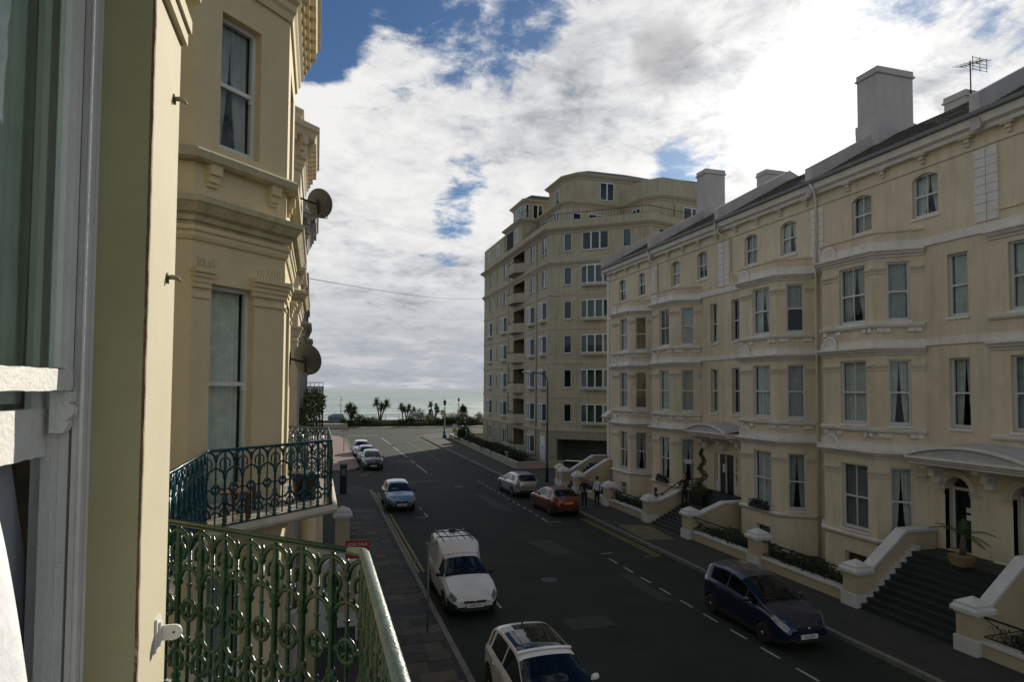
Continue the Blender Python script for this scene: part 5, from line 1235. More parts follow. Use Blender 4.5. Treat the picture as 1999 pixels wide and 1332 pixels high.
# curtains
def billow(x, edge, z0, z1, name, m_, label, amp):
    mb = MB(); nu, nz = 46, 26; ph = 1.3
    for j in range(nz + 1):
        z = z0 + (z1 - z0) * j / nz; ye = edge(z)
        for i in range(nu + 1):
            t = i / nu; y = .9 + (ye - .9) * t; mb.v.append((x + amp * sin(t * 26 + z * 3 + ph) * (.4 + .6 * (1 - j / nz)) - .01 * t * t, y, z))
    for j in range(nz):
        for i in range(nu): a = j * (nu + 1) + i; mb.face((a, a + 1, a + nu + 2, a + nu + 1), True)
    o = mb.build(name, m_); tag(o, label, 'curtain'); return o
billow(-.685, lambda z: 1.725 + .215 * max(0, (6.76 - z) / .5) ** .75, 5.9, 6.79, 'billowing_curtain', DRAPE, 'sunlit white curtain blowing out under the raised sash at bottom left', .008)
billow(-.80, lambda z: 2.12 + .20 * max(0, (6.8 - z) / .55), 5.6, 6.82, 'inner_curtain', mat('shade_grey_voile', (.32, .34, .36), .9, .05, 8), 'grey shaded curtain edge behind the white one at bottom left', .006)  # grey colour carries the shade on the inner curtain
# hooks and the plastic bracket on the pilaster
def hook(y, z, label):
    e = empty('wall_hook', (-.5, y, z)); tag(e, label, 'hook', 'rusty hooks in the near pilaster')
    m = MB(); m.tube([(-.505, y, z), (-.482, y + .006, z + .004), (-.466, y + .012, z + .0), (-.460, y + .016, z - .008)], [.007, .009, .008, .005], 7); m.build('shank', mat('rusty_paint', (.28, .24, .13), .6, .4, 60, .4, 80), e)
    m = MB(); m.lathe((-.5, y, z), [(.018, -.002), (.018, .004), (.006, .006)], 8, axis='X'); m.tube([(-.497, y, z), (-.494, y, z - .02)], .004, 5); m.build('plate', mat('rust', (.10, .08, .04), .8, .4, 60), e)
hook(2.47, 8.015, 'upper rusty hook on the sunlit pilaster strip'); hook(2.44, 7.375, 'lower rusty hook on the sunlit pilaster strip')
e = empty('plastic_bracket', (-.5, 2.45, 6.17)); tag(e, 'white plastic bracket with round ear screwed to the near pilaster', 'bracket')
PL = mat('white_plastic', (.70, .68, .64), .4, .04)
m = MB(); m.box(-.5, -.492, 2.405, 2.47, 6.115, 6.225); m.box(-.4925, -.484, 2.425, 2.45, 6.13, 6.21); m.build('plate', PL, e)
m = MB(); n = 14; pr = [(-.49, 6.145), (-.49, 6.195)] + [(-.447 + .025 * cos(pi / 2 - pi * i / n), 6.170 + .025 * sin(pi / 2 - pi * i / n)) for i in range(n + 1)]
k = len(pr); m.v += [(a, 2.435, b) for a, b in pr] + [(a, 2.443, b) for a, b in pr]; m.face(range(k)); m.face([k + i for i in reversed(range(k))])
for i in range(k): j = (i + 1) % k; m.face((i, j, k + j, k + i))
m.build('ear', PL, e); m = MB(); m.lathe((-.447, 2.434, 6.17), [(.004, 0), (.004, .0005)], 8, axis='Y'); m.build('screw_hole', BLACK, e)

# ------------------------------------------------------------------ balconies with cast-iron panels
def arc(cx, cz, r, a0, a1, n=8): return [(cx + r * cos(a0 + (a1 - a0) * i / n), 0, cz + r * sin(a0 + (a1 - a0) * i / n)) for i in range(n + 1)]
def panel_meshes(w, n, mt):
    out = {}
    h = w / 2
    m = MB(); m.lathe((0, 0, 0), [(.030, 0), (.030, .03), (.018, .05), (.028, .075), (.016, .10), (.016, .26), (.028, .28), (.017, .31), (.016, .58), (.030, .60), (.020, .62), (.032, .645), (.021, .67), (.021, .78), (.012, .93)], n); out['baluster'] = m
    m = MB(); m.tube([(h, 0, .03), (h, 0, .86)], .0105, n); m.lathe((h, 0, .82), [(.004, -.03), (.020, -.01), (.012, .01), (.024, .03), (.003, .085)], n)
    for z in (.30, .60, .735): m.lathe((h, 0, z), [(.008, -.012), (.018, 0), (.008, .012)], n)
    out['rod'] = m
    m = MB(); r_ = .056; z = .46
    m.tube(arc(h, z, r_, 0, 2 * pi, 14), .0135, n, caps=False)
    for a in (0, pi / 2, pi, 3 * pi / 2): m.tube([(h + .02 * cos(a + pi / 4), 0, z + .02 * sin(a + pi / 4)), (h + .046 * cos(a + pi / 4), 0, z + .046 * sin(a + pi / 4))], [.006, .012], 5)
    m.tube([(h - r_, 0, z), (.012, 0, z)], .0105, 5); m.tube([(h + r_, 0, z), (w - .012, 0, z)], .0105, 5)
    for x in (h - r_ - .012, h + r_ + .012): m.lathe((x, 0, z), [(.004, -.02), (.015, 0), (.004, .02)], 6)
    out['ring'] = m
    m = MB()
    m.tube(arc(w, .80, h * .98, pi / 2, pi, 7), .0135, 6); m.tube(arc(0, .80, h * .98, 0, pi / 2, 7), .0135, 6)          # hoods over the balusters
    m.tube(arc(h, .60, h * .92, 0, pi, 10)[0:11], .0135, 6)                                                          # arch between balusters
    m.tube(arc(w, .775, h * .55, pi * .55, pi * 1.2, 5), .0105, 5); m.tube(arc(0, .775, h * .55, pi * .45, -pi * .2, 5), .0105, 5)
    for x in (.30, .70): m.lathe((w * x, 0, .70), [(.003, -.025), (.014, 0), (.003, .025)], 6)
    out['upper_scroll'] = m
    m = MB()
    m.tube(arc(h, .36, h * .92, pi, 2 * pi, 10), .0135, 6)
    m.tube(arc(0, .17, .055, -pi / 2, pi / 2, 7), .0125, 6); m.tube(arc(w, .17, .055, pi / 2, 3 * pi / 2, 7), .0125, 6)
    m.tube(arc(h, .115, h * .5, 0, pi, 7), .0115, 5)
    for x in (.28, .72): m.lathe((w * x, 0, .245), [(.003, -.028), (.016, 0), (.003, .028)], 6)
    for x in (.1, .9): m.lathe((w * x, 0, .34), [(.003, -.028), (.013, 0), (.003, .028)], 6)
    out['lower_scroll'] = m
    res = {}
    for k, v in out.items():
        me = bpy.data.meshes.new(k); me.from_pydata(v.v, [], v.f); me.polygons.foreach_set('use_smooth', v.sm); me.materials.append(mt); res[k] = me
    return res
def balcony(path, segs, label, mt, railm, slabm, z=5.25, w0=.25, n=8, thick=None):
    root = empty('iron_balcony', (path[0][0], path[0][1], z)); tag(root, label, 'balcony')
    inv = root.matrix_basis.inverted()
    pm = panel_meshes(w0, n, mt)
    for i in segs:
        a = Vector((*path[i], z + .02)); b = Vector((*path[i + 1], z + .02)); L_ = (b - a).length; k = max(1, round(L_ / w0)); sx = L_ / k / w0; d = (b - a) / L_; ang = atan2(d.y, d.x)
        for j in range(k):
            M = Matrix.Translation(a + d * (j * L_ / k)) @ Matrix.Rotation(ang, 4, 'Z') @ Matrix.Scale(sx, 4, (1, 0, 0))
            for name, me in pm.items(): link_copy(me, name, root, inv @ M)
        link_copy(pm['baluster'], 'baluster', root, inv @ Matrix.Translation(b))
    P3 = [(p[0], p[1], z + .965) for p in path]
    m = MB(); pts = [Vector(P3[0])]
    for i in range(1, len(P3) - 1):
        p, q, r_ = Vector(P3[i - 1]), Vector(P3[i]), Vector(P3[i + 1]); d0 = (q - p).normalized() * .05; d1 = (r_ - q).normalized() * .05
        pts += [q - d0, q - d0 * .3 + d1 * .15 * 0, q + d1 * .3, q + d1]
    pts.append(Vector(P3[-1]))
    if thick is None: m.tube(pts, .017, 8); m.build('handrail', railm, root)
    else:
        q = thick; m.tube([P3[q - 1], P3[q]], .013, 8); m.build('handrail', mt, root); d1 = (Vector(P3[q + 1]) - Vector(P3[q])).normalized(); d0 = (Vector(P3[q]) - Vector(P3[q - 1])).normalized()
        m = MB(); P0 = Vector(P3[q]); m.tube([P0 - d0 * .10, P0 - d0 * .04, P0 + (d1 - d0) * .008, P0 + d1 * .04, P0 + d1 * .09, Vector(P3[q + 1])], [.013, .018, .022, .024, .025, .025], 12); m.build('handrail', railm, root)
    m = MB(); m.sweep(path, [(-.012, z + .945), (.012, z + .945), (.012, z + .955), (-.012, z + .955)]); m.sweep(path, [(-.02, z + .0), (.02, z + .0), (.02, z + .03), (-.02, z + .03)]); m.build('flat_rail', mt, root)
    # slab
    P2 = [Vector(p) for p in path]
    m = MB(); poly = [(XFL + .02, path[0][1])] + list(path) + [(XFL + .02, path[-1][1])]; m.prism(poly, z - .10, z); m.build('slab', slabm, root)
    m = MB(); pr = [(.04 + .065 * cos(t * pi / 5), z - .045 + .065 * sin(t * pi / 5)) for t in range(10)]; m.sweep(path, pr); m.build('rounded_edge', slabm, root)
    return root
SLAB = mat('weathered_white_stone', (.46, .42, .33), .85, .15, 5, .5, 40, stain=(.22, .19, .12), streak=.4)
balcony([(-1.3, 14.35), (.23, 12.92), (.23, 9.95), (-1.26, 8.55), (-1.26, 5.3)], (0, 1, 2, 3), 'blue cast-iron balcony round the neighbouring bay', IRONB, IRONB, SLAB, w0=.27, n=6)
balcony([(-1.3, 4.70), (.23, 3.16), (.23, -.2)], (0, 1), 'green cast-iron balcony with worn grey handrail in the foreground', IRONG, RAILG, mat('pale_balcony_slab', (.42, .46, .42), .8, .1, 4, .2, 30), w0=.205, n=8, thick=1)
balcony([(-1.3, 30.4), (.25, 29.0), (.25, 26.2), (-1.3, 24.8)], (0, 1, 2), 'dark iron balcony overgrown with plants farther down the left terrace', BLACK, BLACK, SLAB, w0=.3, n=5)
m = MB(); leaves(m, [(-.1, 26 + k * .7, 6.3 + .2 * (k % 2), .5, .5, .5) for k in range(5)] + [(-.3, 25.3, 5.9, .4, .4, .5)], 220, .08, 1); o = m.build('balcony_plants', LEAF[2]); tag(o, 'leafy plants spilling over the dark far balcony', 'plants')
# grey slatted box balcony at the far end
e = empty('slatted_balcony', (-.1, 33, 6.4)); tag(e, 'grey slatted balcony front jutting out at the far end of the left terrace', 'balcony')
m = MB(); m.box(-.5, .32, 31.5, 34.5, 6.42, 6.5); m.build('floor', GREYST, e)
for k in range(11): m = MB(); x = -.48 + k * .072; m.box(x, x + .06, 31.49, 31.52, 6.5, 7.02); m.build('slat', GREYM, e)
m = MB(); m.box(-.5, .32, 31.47, 31.54, 7.02, 7.06); m.box(-.5, .32, 31.48, 31.53, 7.22, 7.25); m.build('rail', GREYM, e)
for k in range(5): m = MB(); x = -.48 + k * .19; m.box(x, x + .025, 31.49, 31.52, 7.06, 7.22); m.build('post', GREYM, e)
m = MB(); m.box(.29, .32, 31.55, 34.5, 6.5, 7.04); m.build('side_panel', GREYM, e)
# furniture on the blue balcony
e = empty('wooden_bench', (-1.0, 9.5, 5.25)); tag(e, 'low orange-brown wooden bench on the blue balcony', 'bench')
WD = mat('orange_wood', (.07, .035, .010), .6, .2, 10); m = MB()
for k in range(3): m.box(-1.15 + .12 * k, -1.05 + .12 * k, 8.9, 9.9, 5.62, 5.65)
m.build('seat', WD, e)
for (x, y) in ((-1.12, 8.95), (-.85, 8.95), (-1.12, 9.85), (-.85, 9.85)): m = MB(); m.box(x, x + .05, y, y + .05, 5.25, 5.619); m.build('leg', WD, e)
e = empty('round_planter', (-.15, 10.3, 5.25)); tag(e, 'dark round planter pot on the blue balcony floor', 'plant pot')
m = MB(); m.lathe((-.15, 10.6, 5.25), [(.15, 0), (.20, .34), (.23, .36), (.23, .42), (.18, .42)], 16); m.build('pot', BLACK, e); m = MB(); m.lathe((-.15, 10.6, 5.64), [(.18, 0), (.02, .02)], 12); m.build('soil', SOIL, e)

# satellite dishes
def dish(x, y, z, rz, tilt, label, wall_y):
    e = empty('satellite_dish', (x, y, z)); tag(e, label, 'satellite dish', 'satellite dishes on the left terrace')
    inv = Matrix.Identity(4); M = Matrix.Rotation(rz, 4, 'Z') @ Matrix.Rotation(tilt, 4, 'X')
    m = MB(); n = 24; R_ = .30
    for k in range(6):
        r_ = R_ * k / 5
        for i in range(n): a = 2 * pi * i / n; m.v.append(tuple(M @ Vector((r_ * cos(a), .30 * r_ * r_ / R_ - .05, r_ * sin(a) * 1.08))))
    for k in range(5):
        for i in range(n): a = k * n + i; b = k * n + (i + 1) % n; m.face((a, b, b + n, a + n), True)
    o = m.build('reflector', mat('dish_mesh_grey', (.040, .046, .050), .6, .1, 20), e, loc=(0, 0, 0))
    m = MB(); m.tube([M @ Vector((0, -.05, -.3)), M @ Vector((0, .30, -.34)), M @ Vector((0, .42, -.12))], .012, 6); m.tube([M @ Vector((0, .42, -.14)), M @ Vector((0, .36, -.06))], .03, 8); m.build('feed_arm', BLACK, e, loc=(0, 0, 0))
    m = MB(); m.tube([M @ Vector((0, -.06, 0)), M @ Vector((0, -.16, 0)), Vector((XBL - x, wall_y - y, 0))], .022, 6); m.tube([M @ Vector((0, -.1, -.22)), M @ Vector((0, -.1, .1))], .03, 6); m.box(XBL - x - .01, XBL - x + .02, wall_y - y - .1, wall_y - y + .1, -.12, .12); m.build('wall_mount', BLACK, e, loc=(0, 0, 0))
dish(-.02, 14.6, 11.06, radians(-28), radians(18), 'upper satellite dish seen against the sky from behind', 14.2)
dish(-.20, 13.3, 7.55, radians(-28), radians(18), 'lower satellite dish beside the blue balcony house', 12.95)

# ------------------------------------------------------------------ left front gardens
def lpier(x, y, h, label, hw=.27): return pier(x, y, label, hw=hw, h=h, grp='garden piers by the left pavement')
lpier(1.05, 26.0, 2.0, 'taller garden pier by the left pavement beyond the for-sale board'); lpier(1.0, 19.6, 1.75, 'garden pier directly behind the red for-sale board')
e = empty('front_garden_wall', (1.0, 22.8, .1)); tag(e, 'low wall with pale coping joining the two left garden piers', 'wall')
m = MB(); m.box(.9, 1.1, 19.9, 25.7, .1, .75); m.build('wall', PIERC, e); m = MB(); m.box(.86, 1.14, 19.9, 25.7, .751, .83); m.build('coping', PIERW, e)
def bin_(x, y, label):
    e = empty('wheelie_bin', (x, y, .12)); tag(e, label, 'bin', 'black bins in the left front garden')
    m = MB(); m.v += [(x - .22, y - .26, .14), (x + .22, y - .26, .14), (x + .22, y + .26, .14), (x - .22, y + .26, .14), (x - .29, y - .34, 1.0), (x + .29, y - .34, 1.0), (x + .29, y + .34, 1.0), (x - .29, y + .34, 1.0)]
    for q in ((0, 1, 5, 4), (1, 2, 6, 5), (2, 3, 7, 6), (3, 0, 4, 7), (3, 2, 1, 0), (4, 5, 6, 7)): m.face(q)
    m.build('body', BLACK, e); m = MB(); m.hexa([(x - .31, y - .36, 1.001), (x + .31, y - .36, 1.001), (x + .31, y + .36, 1.001), (x - .31, y + .36, 1.001), (x - .29, y - .33, 1.05), (x + .29, y - .33, 1.05), (x + .29, y + .34, 1.09), (x - .29, y + .34, 1.09)]); m.build('lid', BLACK, e)
    m = MB(); m.tube([(x - .25, y + .40, 1.0), (x + .25, y + .40, 1.0)], .02, 6); m.build('handle', BLACK, e)
    for s in (-1, 1): m = MB(); m.lathe((x + s * .2 - .025, y + .27, .22), [(.1, 0), (.1, .05)], 10, axis='X'); m.build('wheel', BLACK, e)
bin_(.35, 23.2, 'black wheelie bin nearer the wall coping'); bin_(.45, 24.3, 'second black wheelie bin farther back against the pier')
for (x, y, l) in ((-.12, 15.1, 'nearer round porch column under the balcony'), (.05, 18.2, 'farther round porch column on the left')):
    e = empty('porch_column', (x, y, .1)); tag(e, l, 'column', 'round porch columns')
    m = MB(); m.lathe((x, y, .35), [(.19, 0), (.185, 1.6), (.165, 4.1)], 20); m.build('shaft', CREAML, e)
    m = MB(); m.box(x - .25, x + .25, y - .25, y + .25, .1, .3); m.lathe((x, y, .3), [(.24, 0), (.24, .05), (.19, .08)], 20); m.build('base', CREAML, e); m = MB(); m.lathe((x, y, 4.45), [(.17, 0), (.23, .08), (.23, .12)], 20); m.box(x - .27, x + .27, y - .27, y + .27, 4.57, 4.75); m.build('capital', CREAML, e)
m = MB(); m.box(-1.6, .35, 14.8, 18.5, 4.751, 4.98); o = m.build('porch_roof', CREAML); tag(o, 'flat cream porch roof carried by the two round columns', 'porch')
for (x0, y0, x1, y1, l) in ((-.6, 15.3, .8, 20.5, 'nearer sloping white coping of the left garden steps'), (-.3, 18.0, .9, 25.0, 'farther sloping white coping of the left garden steps')):
    o = MB(); d = Vector((x1 - x0, y1 - y0)).normalized(); n_ = Vector((-d.y, d.x)) * .10
    o.hexa([(x0 - n_.x, y0 - n_.y, .1), (x1 - n_.x, y1 - n_.y, .1), (x1 + n_.x, y1 + n_.y, .1), (x0 + n_.x, y0 + n_.y, .1), (x0 - n_.x, y0 - n_.y, 1.9), (x1 - n_.x, y1 - n_.y, .9), (x1 + n_.x, y1 + n_.y, .9), (x0 + n_.x, y0 + n_.y, 1.9)])
    ob = o.build('step_wall', PIERW); tag(ob, l, 'wall')
e = empty('for_sale_board', (1.14, 18.2, .1)); tag(e, 'red for-sale board on a post by the left pavement', 'sign')
m = MB(); m.box(.83, 1.47, 18.2, 18.225, 2.32, 2.82); bo = m.build('board', RED, e)
m = MB(); m.box(1.13, 1.19, 18.23, 18.29, .1, 2.8); m.build('post', mat('white_post', (.5, .5, .48), .6), e)
def lettering(body, size, loc, rot, m_, parent, name='lettering'):
    me = text_mesh(body, size); me.materials.append(m_); o = bpy.data.objects.new(name, me); COL.objects.link(o); o.matrix_basis = Matrix.Translation(loc) @ Matrix.Rotation(rot, 4, 'Z') @ Matrix.Rotation(pi / 2, 4, 'X')
    if parent is not None: o.parent = parent; o.matrix_parent_inverse = parent.matrix_world.inverted() if False else Matrix()
    return o
INK = mat('sign_white_ink', (.68, .64, .6), .6); 
for (t, s, z) in (('FOR SALE', .125, 2.70), ('CALL AGENT', .045, 2.5)) if False else (('FOR SALE', .125, 2.70),):
    o = lettering(t, s, (1.15, 18.195, z), 0, INK, bo); o.matrix_parent_inverse = Matrix()


# ================================================================== CARS
TYRE = mat('tyre_rubber', (.012, .012, .012), .85, .1); RIM = mat('alloy_rim', (.45, .46, .47), .3, .05, metal=.8); TRIM = mat('black_plastic_trim', (.015, .016, .016), .6, .1)
CHROME = mat('chrome', (.6, .6, .6), .15, .02, metal=1.0); LENS = mat('headlight_lens', (.20, .23, .24), .10, .2, 60, metal=.3, coat=.5); TAIL = mat('tail_lens', (.25, .01, .01), .2, .1, coat=.5)
PLATEW = mat('plate_white', (.62, .62, .58), .5, .03); PLATEY = mat('plate_yellow', (.62, .42, .05), .5, .03)
def lerp_tab(tab, x):
    if x <= tab[0][0]: return tab[0][1]
    for (a, va), (b, vb) in zip(tab[:-1], tab[1:]):
        if x <= b:
            t = (x - a) / (b - a); return va + (vb - va) * t
    return tab[-1][1]
def smooth_tab(tab, x, h=.05): return (lerp_tab(tab, x - h) + 2 * lerp_tab(tab, x) + lerp_tab(tab, x + h)) / 4
def car(name, label, x, y, rz, spec, paint, group='cars parked along the kerb', plate=None, plate_back=True, cat='car'):
    """local frame: +Y forward, front at y=L/2. spec keys in car-length coordinates s = 0 (rear) .. L (front)"""
    root = empty(name, (x, y, 0), rz); tag(root, label, cat, group)
    L, Wd = spec['L'], spec['W'] / 2; top, belt = spec['top'], spec['belt']; wl = spec['wheels']; wr = spec['wr']; sill = spec.get('sill', .20)
    S = set(); q = 0.0
    while q <= L + 1e-6: S.add(round(q, 3)); q += .07
    for w_ in wl:
        for k in range(-6, 7): S.add(round(w_ + (wr + .045) * sin(k * pi / 12), 3))
    for e_ in (0.0, .02, .05, L - .02, L - .05, L): S.add(round(e_, 3))
    for t in spec['cuts']: S.add(round(t, 3))
    S = sorted(s for s in S if 0 <= s <= L); S = [s for i, s in enumerate(S) if i == 0 or s - S[i - 1] > .012 or s in (L,)]
    rows = []; NR = 17
    for s in S:
        tn = smooth_tab(top, s); bl = min(smooth_tab(belt, s), tn - .015)
        e = min(s, L - s); wk = Wd * (1 - .30 * max(0, 1 - e / .42) ** 2.4 - .035 * max(0, 1 - e / 1.1)); zb = sill
        for w_ in wl:
            d = abs(s - w_)
            if d < wr + .045: zb = max(zb, wr + sqrt(max(0, (wr + .045) ** 2 - d * d)))
        if e < .25: zb = max(zb, sill + .10 * (1 - e / .25) ** 2)
        gh = tn - bl; tum = (spec['tum'](s) if 'tum' in spec else .42) * gh
        zb = min(zb, bl - .12)
        pr = []
        for t in (0, .22, .45, .65, .82, .94, 1.0):       # lower body side rows 0..6
            z = zb + (bl - zb) * t
            hgt = (z - .25) / max(.1, bl - .25)
            bul = 1 - .05 * abs(hgt - .55) ** 1.5 - (.035 if t == 1.0 else 0) - .05 * max(0, .25 - hgt)
            if spec.get('crease') and t == .65: bul += .008
            pr.append((wk * bul, z))
        w6 = pr[-1][0]
        for t in (.12, .5, .88):                            # glasshouse side rows 7..9
            pr.append((w6 - .012 - tum * t, bl + gh * t * .94))
        wt = w6 - .012 - tum * .94
        for t, dz in ((.985, .975), (.94, .995), (.80, 1.0), (.60, 1.0), (.40, 1.0), (.2, 1.0), (0, 1.0)):   # roof/bonnet rows 10..16
            crown = .035 * (1 - t * t) if gh < .2 else .045 * (1 - t * t)
            pr.append((wt * t, bl + gh * dz * (.96 if t > .9 else 1.0) + crown * (1 if t < .9 else .3)))
        rows.append(pr)
    groups = {}
    def key(s, r):   # s centre, r row index of face (between r and r+1)
        return spec['key'](s, r)
    mbs = {}
    def getmb(k):
        if k not in mbs: mbs[k] = [MB(), {}]
        return mbs[k]
    V = {}
    def vid(k, i, r, sd):
        mb, dct = getmb(k); kk = (i, r, sd if r < NR - 1 else 0)
        if kk not in dct:
            yy = S[i] - L / 2; (xx, zz) = rows[i][r]; off = 0
            # bow the nose and tail in plan
            e_ = min(S[i], L - S[i])
            bow = spec.get('bow', .10) * (1 - (xx / Wd) ** 2) * max(0, 1 - e_ / .6)
            yy += bow if S[i] > L / 2 else -bow
            mb.v.append((xx * sd, yy, zz)); dct[kk] = len(mb.v) - 1
        return dct[kk]
    for i in range(len(S) - 1):
        for r in range(NR - 1):
            for sd in (-1, 1):
                k = key((S[i] + S[i + 1]) / 2, r)
                if k.endswith('#'): k = k[:-1] + ('L' if sd < 0 else 'R')
                f = [vid(k, i, r, sd), vid(k, i + 1, r, sd), vid(k, i + 1, r + 1, sd), vid(k, i, r + 1, sd)]
                if sd < 0: f.reverse()
                getmb(k)[0].face(f, True)
    for i, rev in ((0, False), (len(S) - 1, True)):      # end caps
        for r in range(NR - 2):
            k = 'body' if r > 1 else 'trim'
            f = [vid(k, i, r, 1), vid(k, i, r + 1, 1), vid(k, i, r + 1, -1), vid(k, i, r, -1)]
            if rev: f.reverse()
            getmb(k)[0].face(f, False)
    mm = {'body': paint, 'trim': TRIM, 'windscreen': CARGLASS, 'rear_window': CARGLASS, 'side_windowL': CARGLASS, 'side_windowR': CARGLASS, 'headlightL': LENS, 'headlightR': LENS, 'taillightL': TAIL, 'taillightR': TAIL,
          'roof_glass': CARGLASS, 'grille': TRIM, 'roof': paint, 'quarter_windowL': CARGLASS, 'quarter_windowR': CARGLASS, 'rust': None}
    for k, (mb, _) in mbs.items():
        nm = k.rstrip('LR') if k[-1] in 'LR' and k not in ('body',) else k
        mt = mm.get(k) or spec.get('mats', {}).get(k, paint)
        mb.build({'side_window': 'side_window', 'trim': 'bumper_and_sills'}.get(nm, nm), mt, root, loc=(0, 0, 0))
    # cabin darkness and floor
    m = MB(); h = spec['belt'][len(spec['belt']) // 2][1] - .10
    m.box(-Wd * .86, Wd * .86, -L / 2 + .45, L / 2 - .5, .22, h); m.build('interior', DARKROOM, root, loc=(0, 0, 0))
    sm = MB()
    for sx in (-.36, .36): sm.hexa([(sx - .22, .05, h), (sx + .22, .05, h), (sx + .2, -.12, h + .38), (sx - .2, -.12, h + .38), (sx - .22, -.08, h), (sx + .22, -.08, h), (sx + .2, -.2, h + .38), (sx - .2, -.2, h + .38)])
    sm.build('seat', TRIM, root, loc=(0, 0, 0))
    for w_ in wl:
        for sd in (-1, 1):
            m = MB(); yy = w_ - L / 2; xo = sd * (Wd - .20); prof = [(wr * .62, 0), (wr * .94, .005), (wr, .04), (wr, .16), (wr * .94, .19), (wr * .62, .19)]
            m.lathe((xo if sd > 0 else xo, yy, wr), [(r_, h_ * sd) for r_, h_ in prof], 22, axis='X'); wo = m.build('wheel', TYRE, root, loc=(0, 0, 0))
            m = MB(); m.lathe((sd * (Wd - .025), yy, wr), [(wr * .64, 0), (wr * .60, -.02 * sd), (wr * .55, -.05 * sd)], 20, axis='X')
            for k in range(7):
                a = 2 * pi * k / 7; c, s_ = cos(a), sin(a); r1 = wr * .6
                m.hexa([(sd * (Wd - .03), yy + (-.02) * -s_ + .03 * c, wr + (-.02) * c + .03 * s_), (sd * (Wd - .03), yy + .02 * -s_ + .03 * c, wr + .02 * c + .03 * s_), (sd * (Wd - .03), yy + .02 * -s_ + r1 * c, wr + .02 * c + r1 * s_), (sd * (Wd - .03), yy - .02 * -s_ + r1 * c, wr - .02 * c + r1 * s_),
                        (sd * (Wd - .012), yy + (-.018) * -s_ + .03 * c, wr + (-.018) * c + .03 * s_), (sd * (Wd - .012), yy + .018 * -s_ + .03 * c, wr + .018 * c + .03 * s_), (sd * (Wd - .012), yy + .018 * -s_ + r1 * c, wr + .018 * c + r1 * s_), (sd * (Wd - .012), yy - .018 * -s_ + r1 * c, wr - .018 * c + r1 * s_)])
            m.lathe((sd * (Wd - .02), yy, wr), [(.055, -.01 * sd), (.05, .012 * sd), (.01, .016 * sd)], 10, axis='X')
            m.build('rim', spec.get('rim', RIM), wo)
            m = MB(); m.lathe((sd * (Wd - .10), yy, wr), [(wr * .62, 0), (wr * .6, .01)], 16, axis='X'); m.build('brake', BLACK, wo)
    # mirrors
    for sd in (-1, 1):
        ys = spec['mirror'][0] - L / 2; zz = spec['mirror'][1]
        m = MB(); a = sd * (Wd * .90); m.tube([(a, ys, zz), (a + sd * .05, ys, zz + .01), (a + sd * .08, ys, zz + .04), (a + sd * .15, ys - .01, zz + .05), (a + sd * .20, ys - .02, zz + .05), (a + sd * .215, ys - .02, zz + .05)], [.018, .022, .058, .068, .055, .02], 10)
        m.build('wing_mirror', spec.get('mirmat', paint), root, loc=(0, 0, 0))
    # number plates
    def bowy(front): return (L / 2 + spec.get('bow', .10)) if front else (-L / 2 - spec.get('bow', .10))
    if plate:
        zf = spec.get('zplate', .42)
        for front in (True, False):
            yb = bowy(front) + (.012 if front else -.012); zz = zf if front else spec.get('zplate_back', .75)
            m = MB(); m.box(-.26, .26, yb - .03, yb + (.005 if front else .03) if front else yb + .03, zz - .055, zz + .055)
            if not front: m = MB(); m.box(-.26, .26, yb - .005, yb + .06, zz - .055, zz + .055)
            po = m.build('number_plate', PLATEW if front else PLATEY, root, loc=(0, 0, 0))
            me = text_mesh(plate, .10); me.materials.append(TRIM); o = bpy.data.objects.new('registration', me); COL.objects.link(o); o.parent = po
            o.matrix_basis = Matrix.Translation((0, yb + (.008 if front else -.008), zz)) @ Matrix.Rotation(pi if front else 0, 4, 'Z') @ Matrix.Rotation(pi / 2, 4, 'X')
    # grille and lower intake
    if spec.get('grille', True):
        yb = L / 2 + spec.get('bow', .10); z0, z1 = spec.get('gz', (.58, .68)); m = MB()
        m.box(-.34, .34, yb - .03, yb + .004, z0, z1)
        for k in range(3): pass
        m.box(-.45, .45, yb - .06, yb + .003, .26, .35); m.build('grille', TRIM, root, loc=(0, 0, 0))
        m = MB(); m.lathe((0, yb + .002, (z0 + z1) / 2), [(.05, 0), (.045, .012), (.0, .014)], 14, axis='Y'); m.build('badge', CHROME, root, loc=(0, 0, 0))
    # door shut lines and handles as thin inset strips
    for sd in (-1, 1):
        for s in spec.get('doors', ()):
            m = MB()
            i = min(range(len(S)), key=lambda k: abs(S[k] - s)); P_ = [(rows[i][r][0] * sd + sd * .0025, S[i] - L / 2, rows[i][r][1]) for r in range(0, 7)]
            for a, b in zip(P_[:-1], P_[1:]): m.quad((a[0], a[1] - .006, a[2]), (a[0], a[1] + .006, a[2]), (b[0], b[1] + .006, b[2]), (b[0], b[1] - .006, b[2]))
            m.build('door_gap', TRIM, root, loc=(0, 0, 0))
        for s in spec.get('handles', ()):
            i = min(range(len(S)), key=lambda k: abs(S[k] - s)); xx, zz = rows[i][5]
            m = MB(); m.box(min(sd * (xx - .005), sd * (xx + .03)), max(sd * (xx - .005), sd * (xx + .03)), S[i] - L / 2 - .09, S[i] - L / 2 + .09, zz - .055, zz - .025); m.build('door_handle', spec.get('hmat', paint), root, loc=(0, 0, 0))
    # wipers
    s0 = spec['wiper']; yy = s0 - L / 2; zz = smooth_tab(top, s0) + .05
    m = MB(); m.tube([(-.5, yy, zz - .01), (.05, yy - .10, zz + .05)], .010, 4); m.tube([(.05, yy + .01, zz - .005), (.55, yy - .10, zz + .04)], .010, 4); m.build('wiper', TRIM, root, loc=(0, 0, 0))
    return root
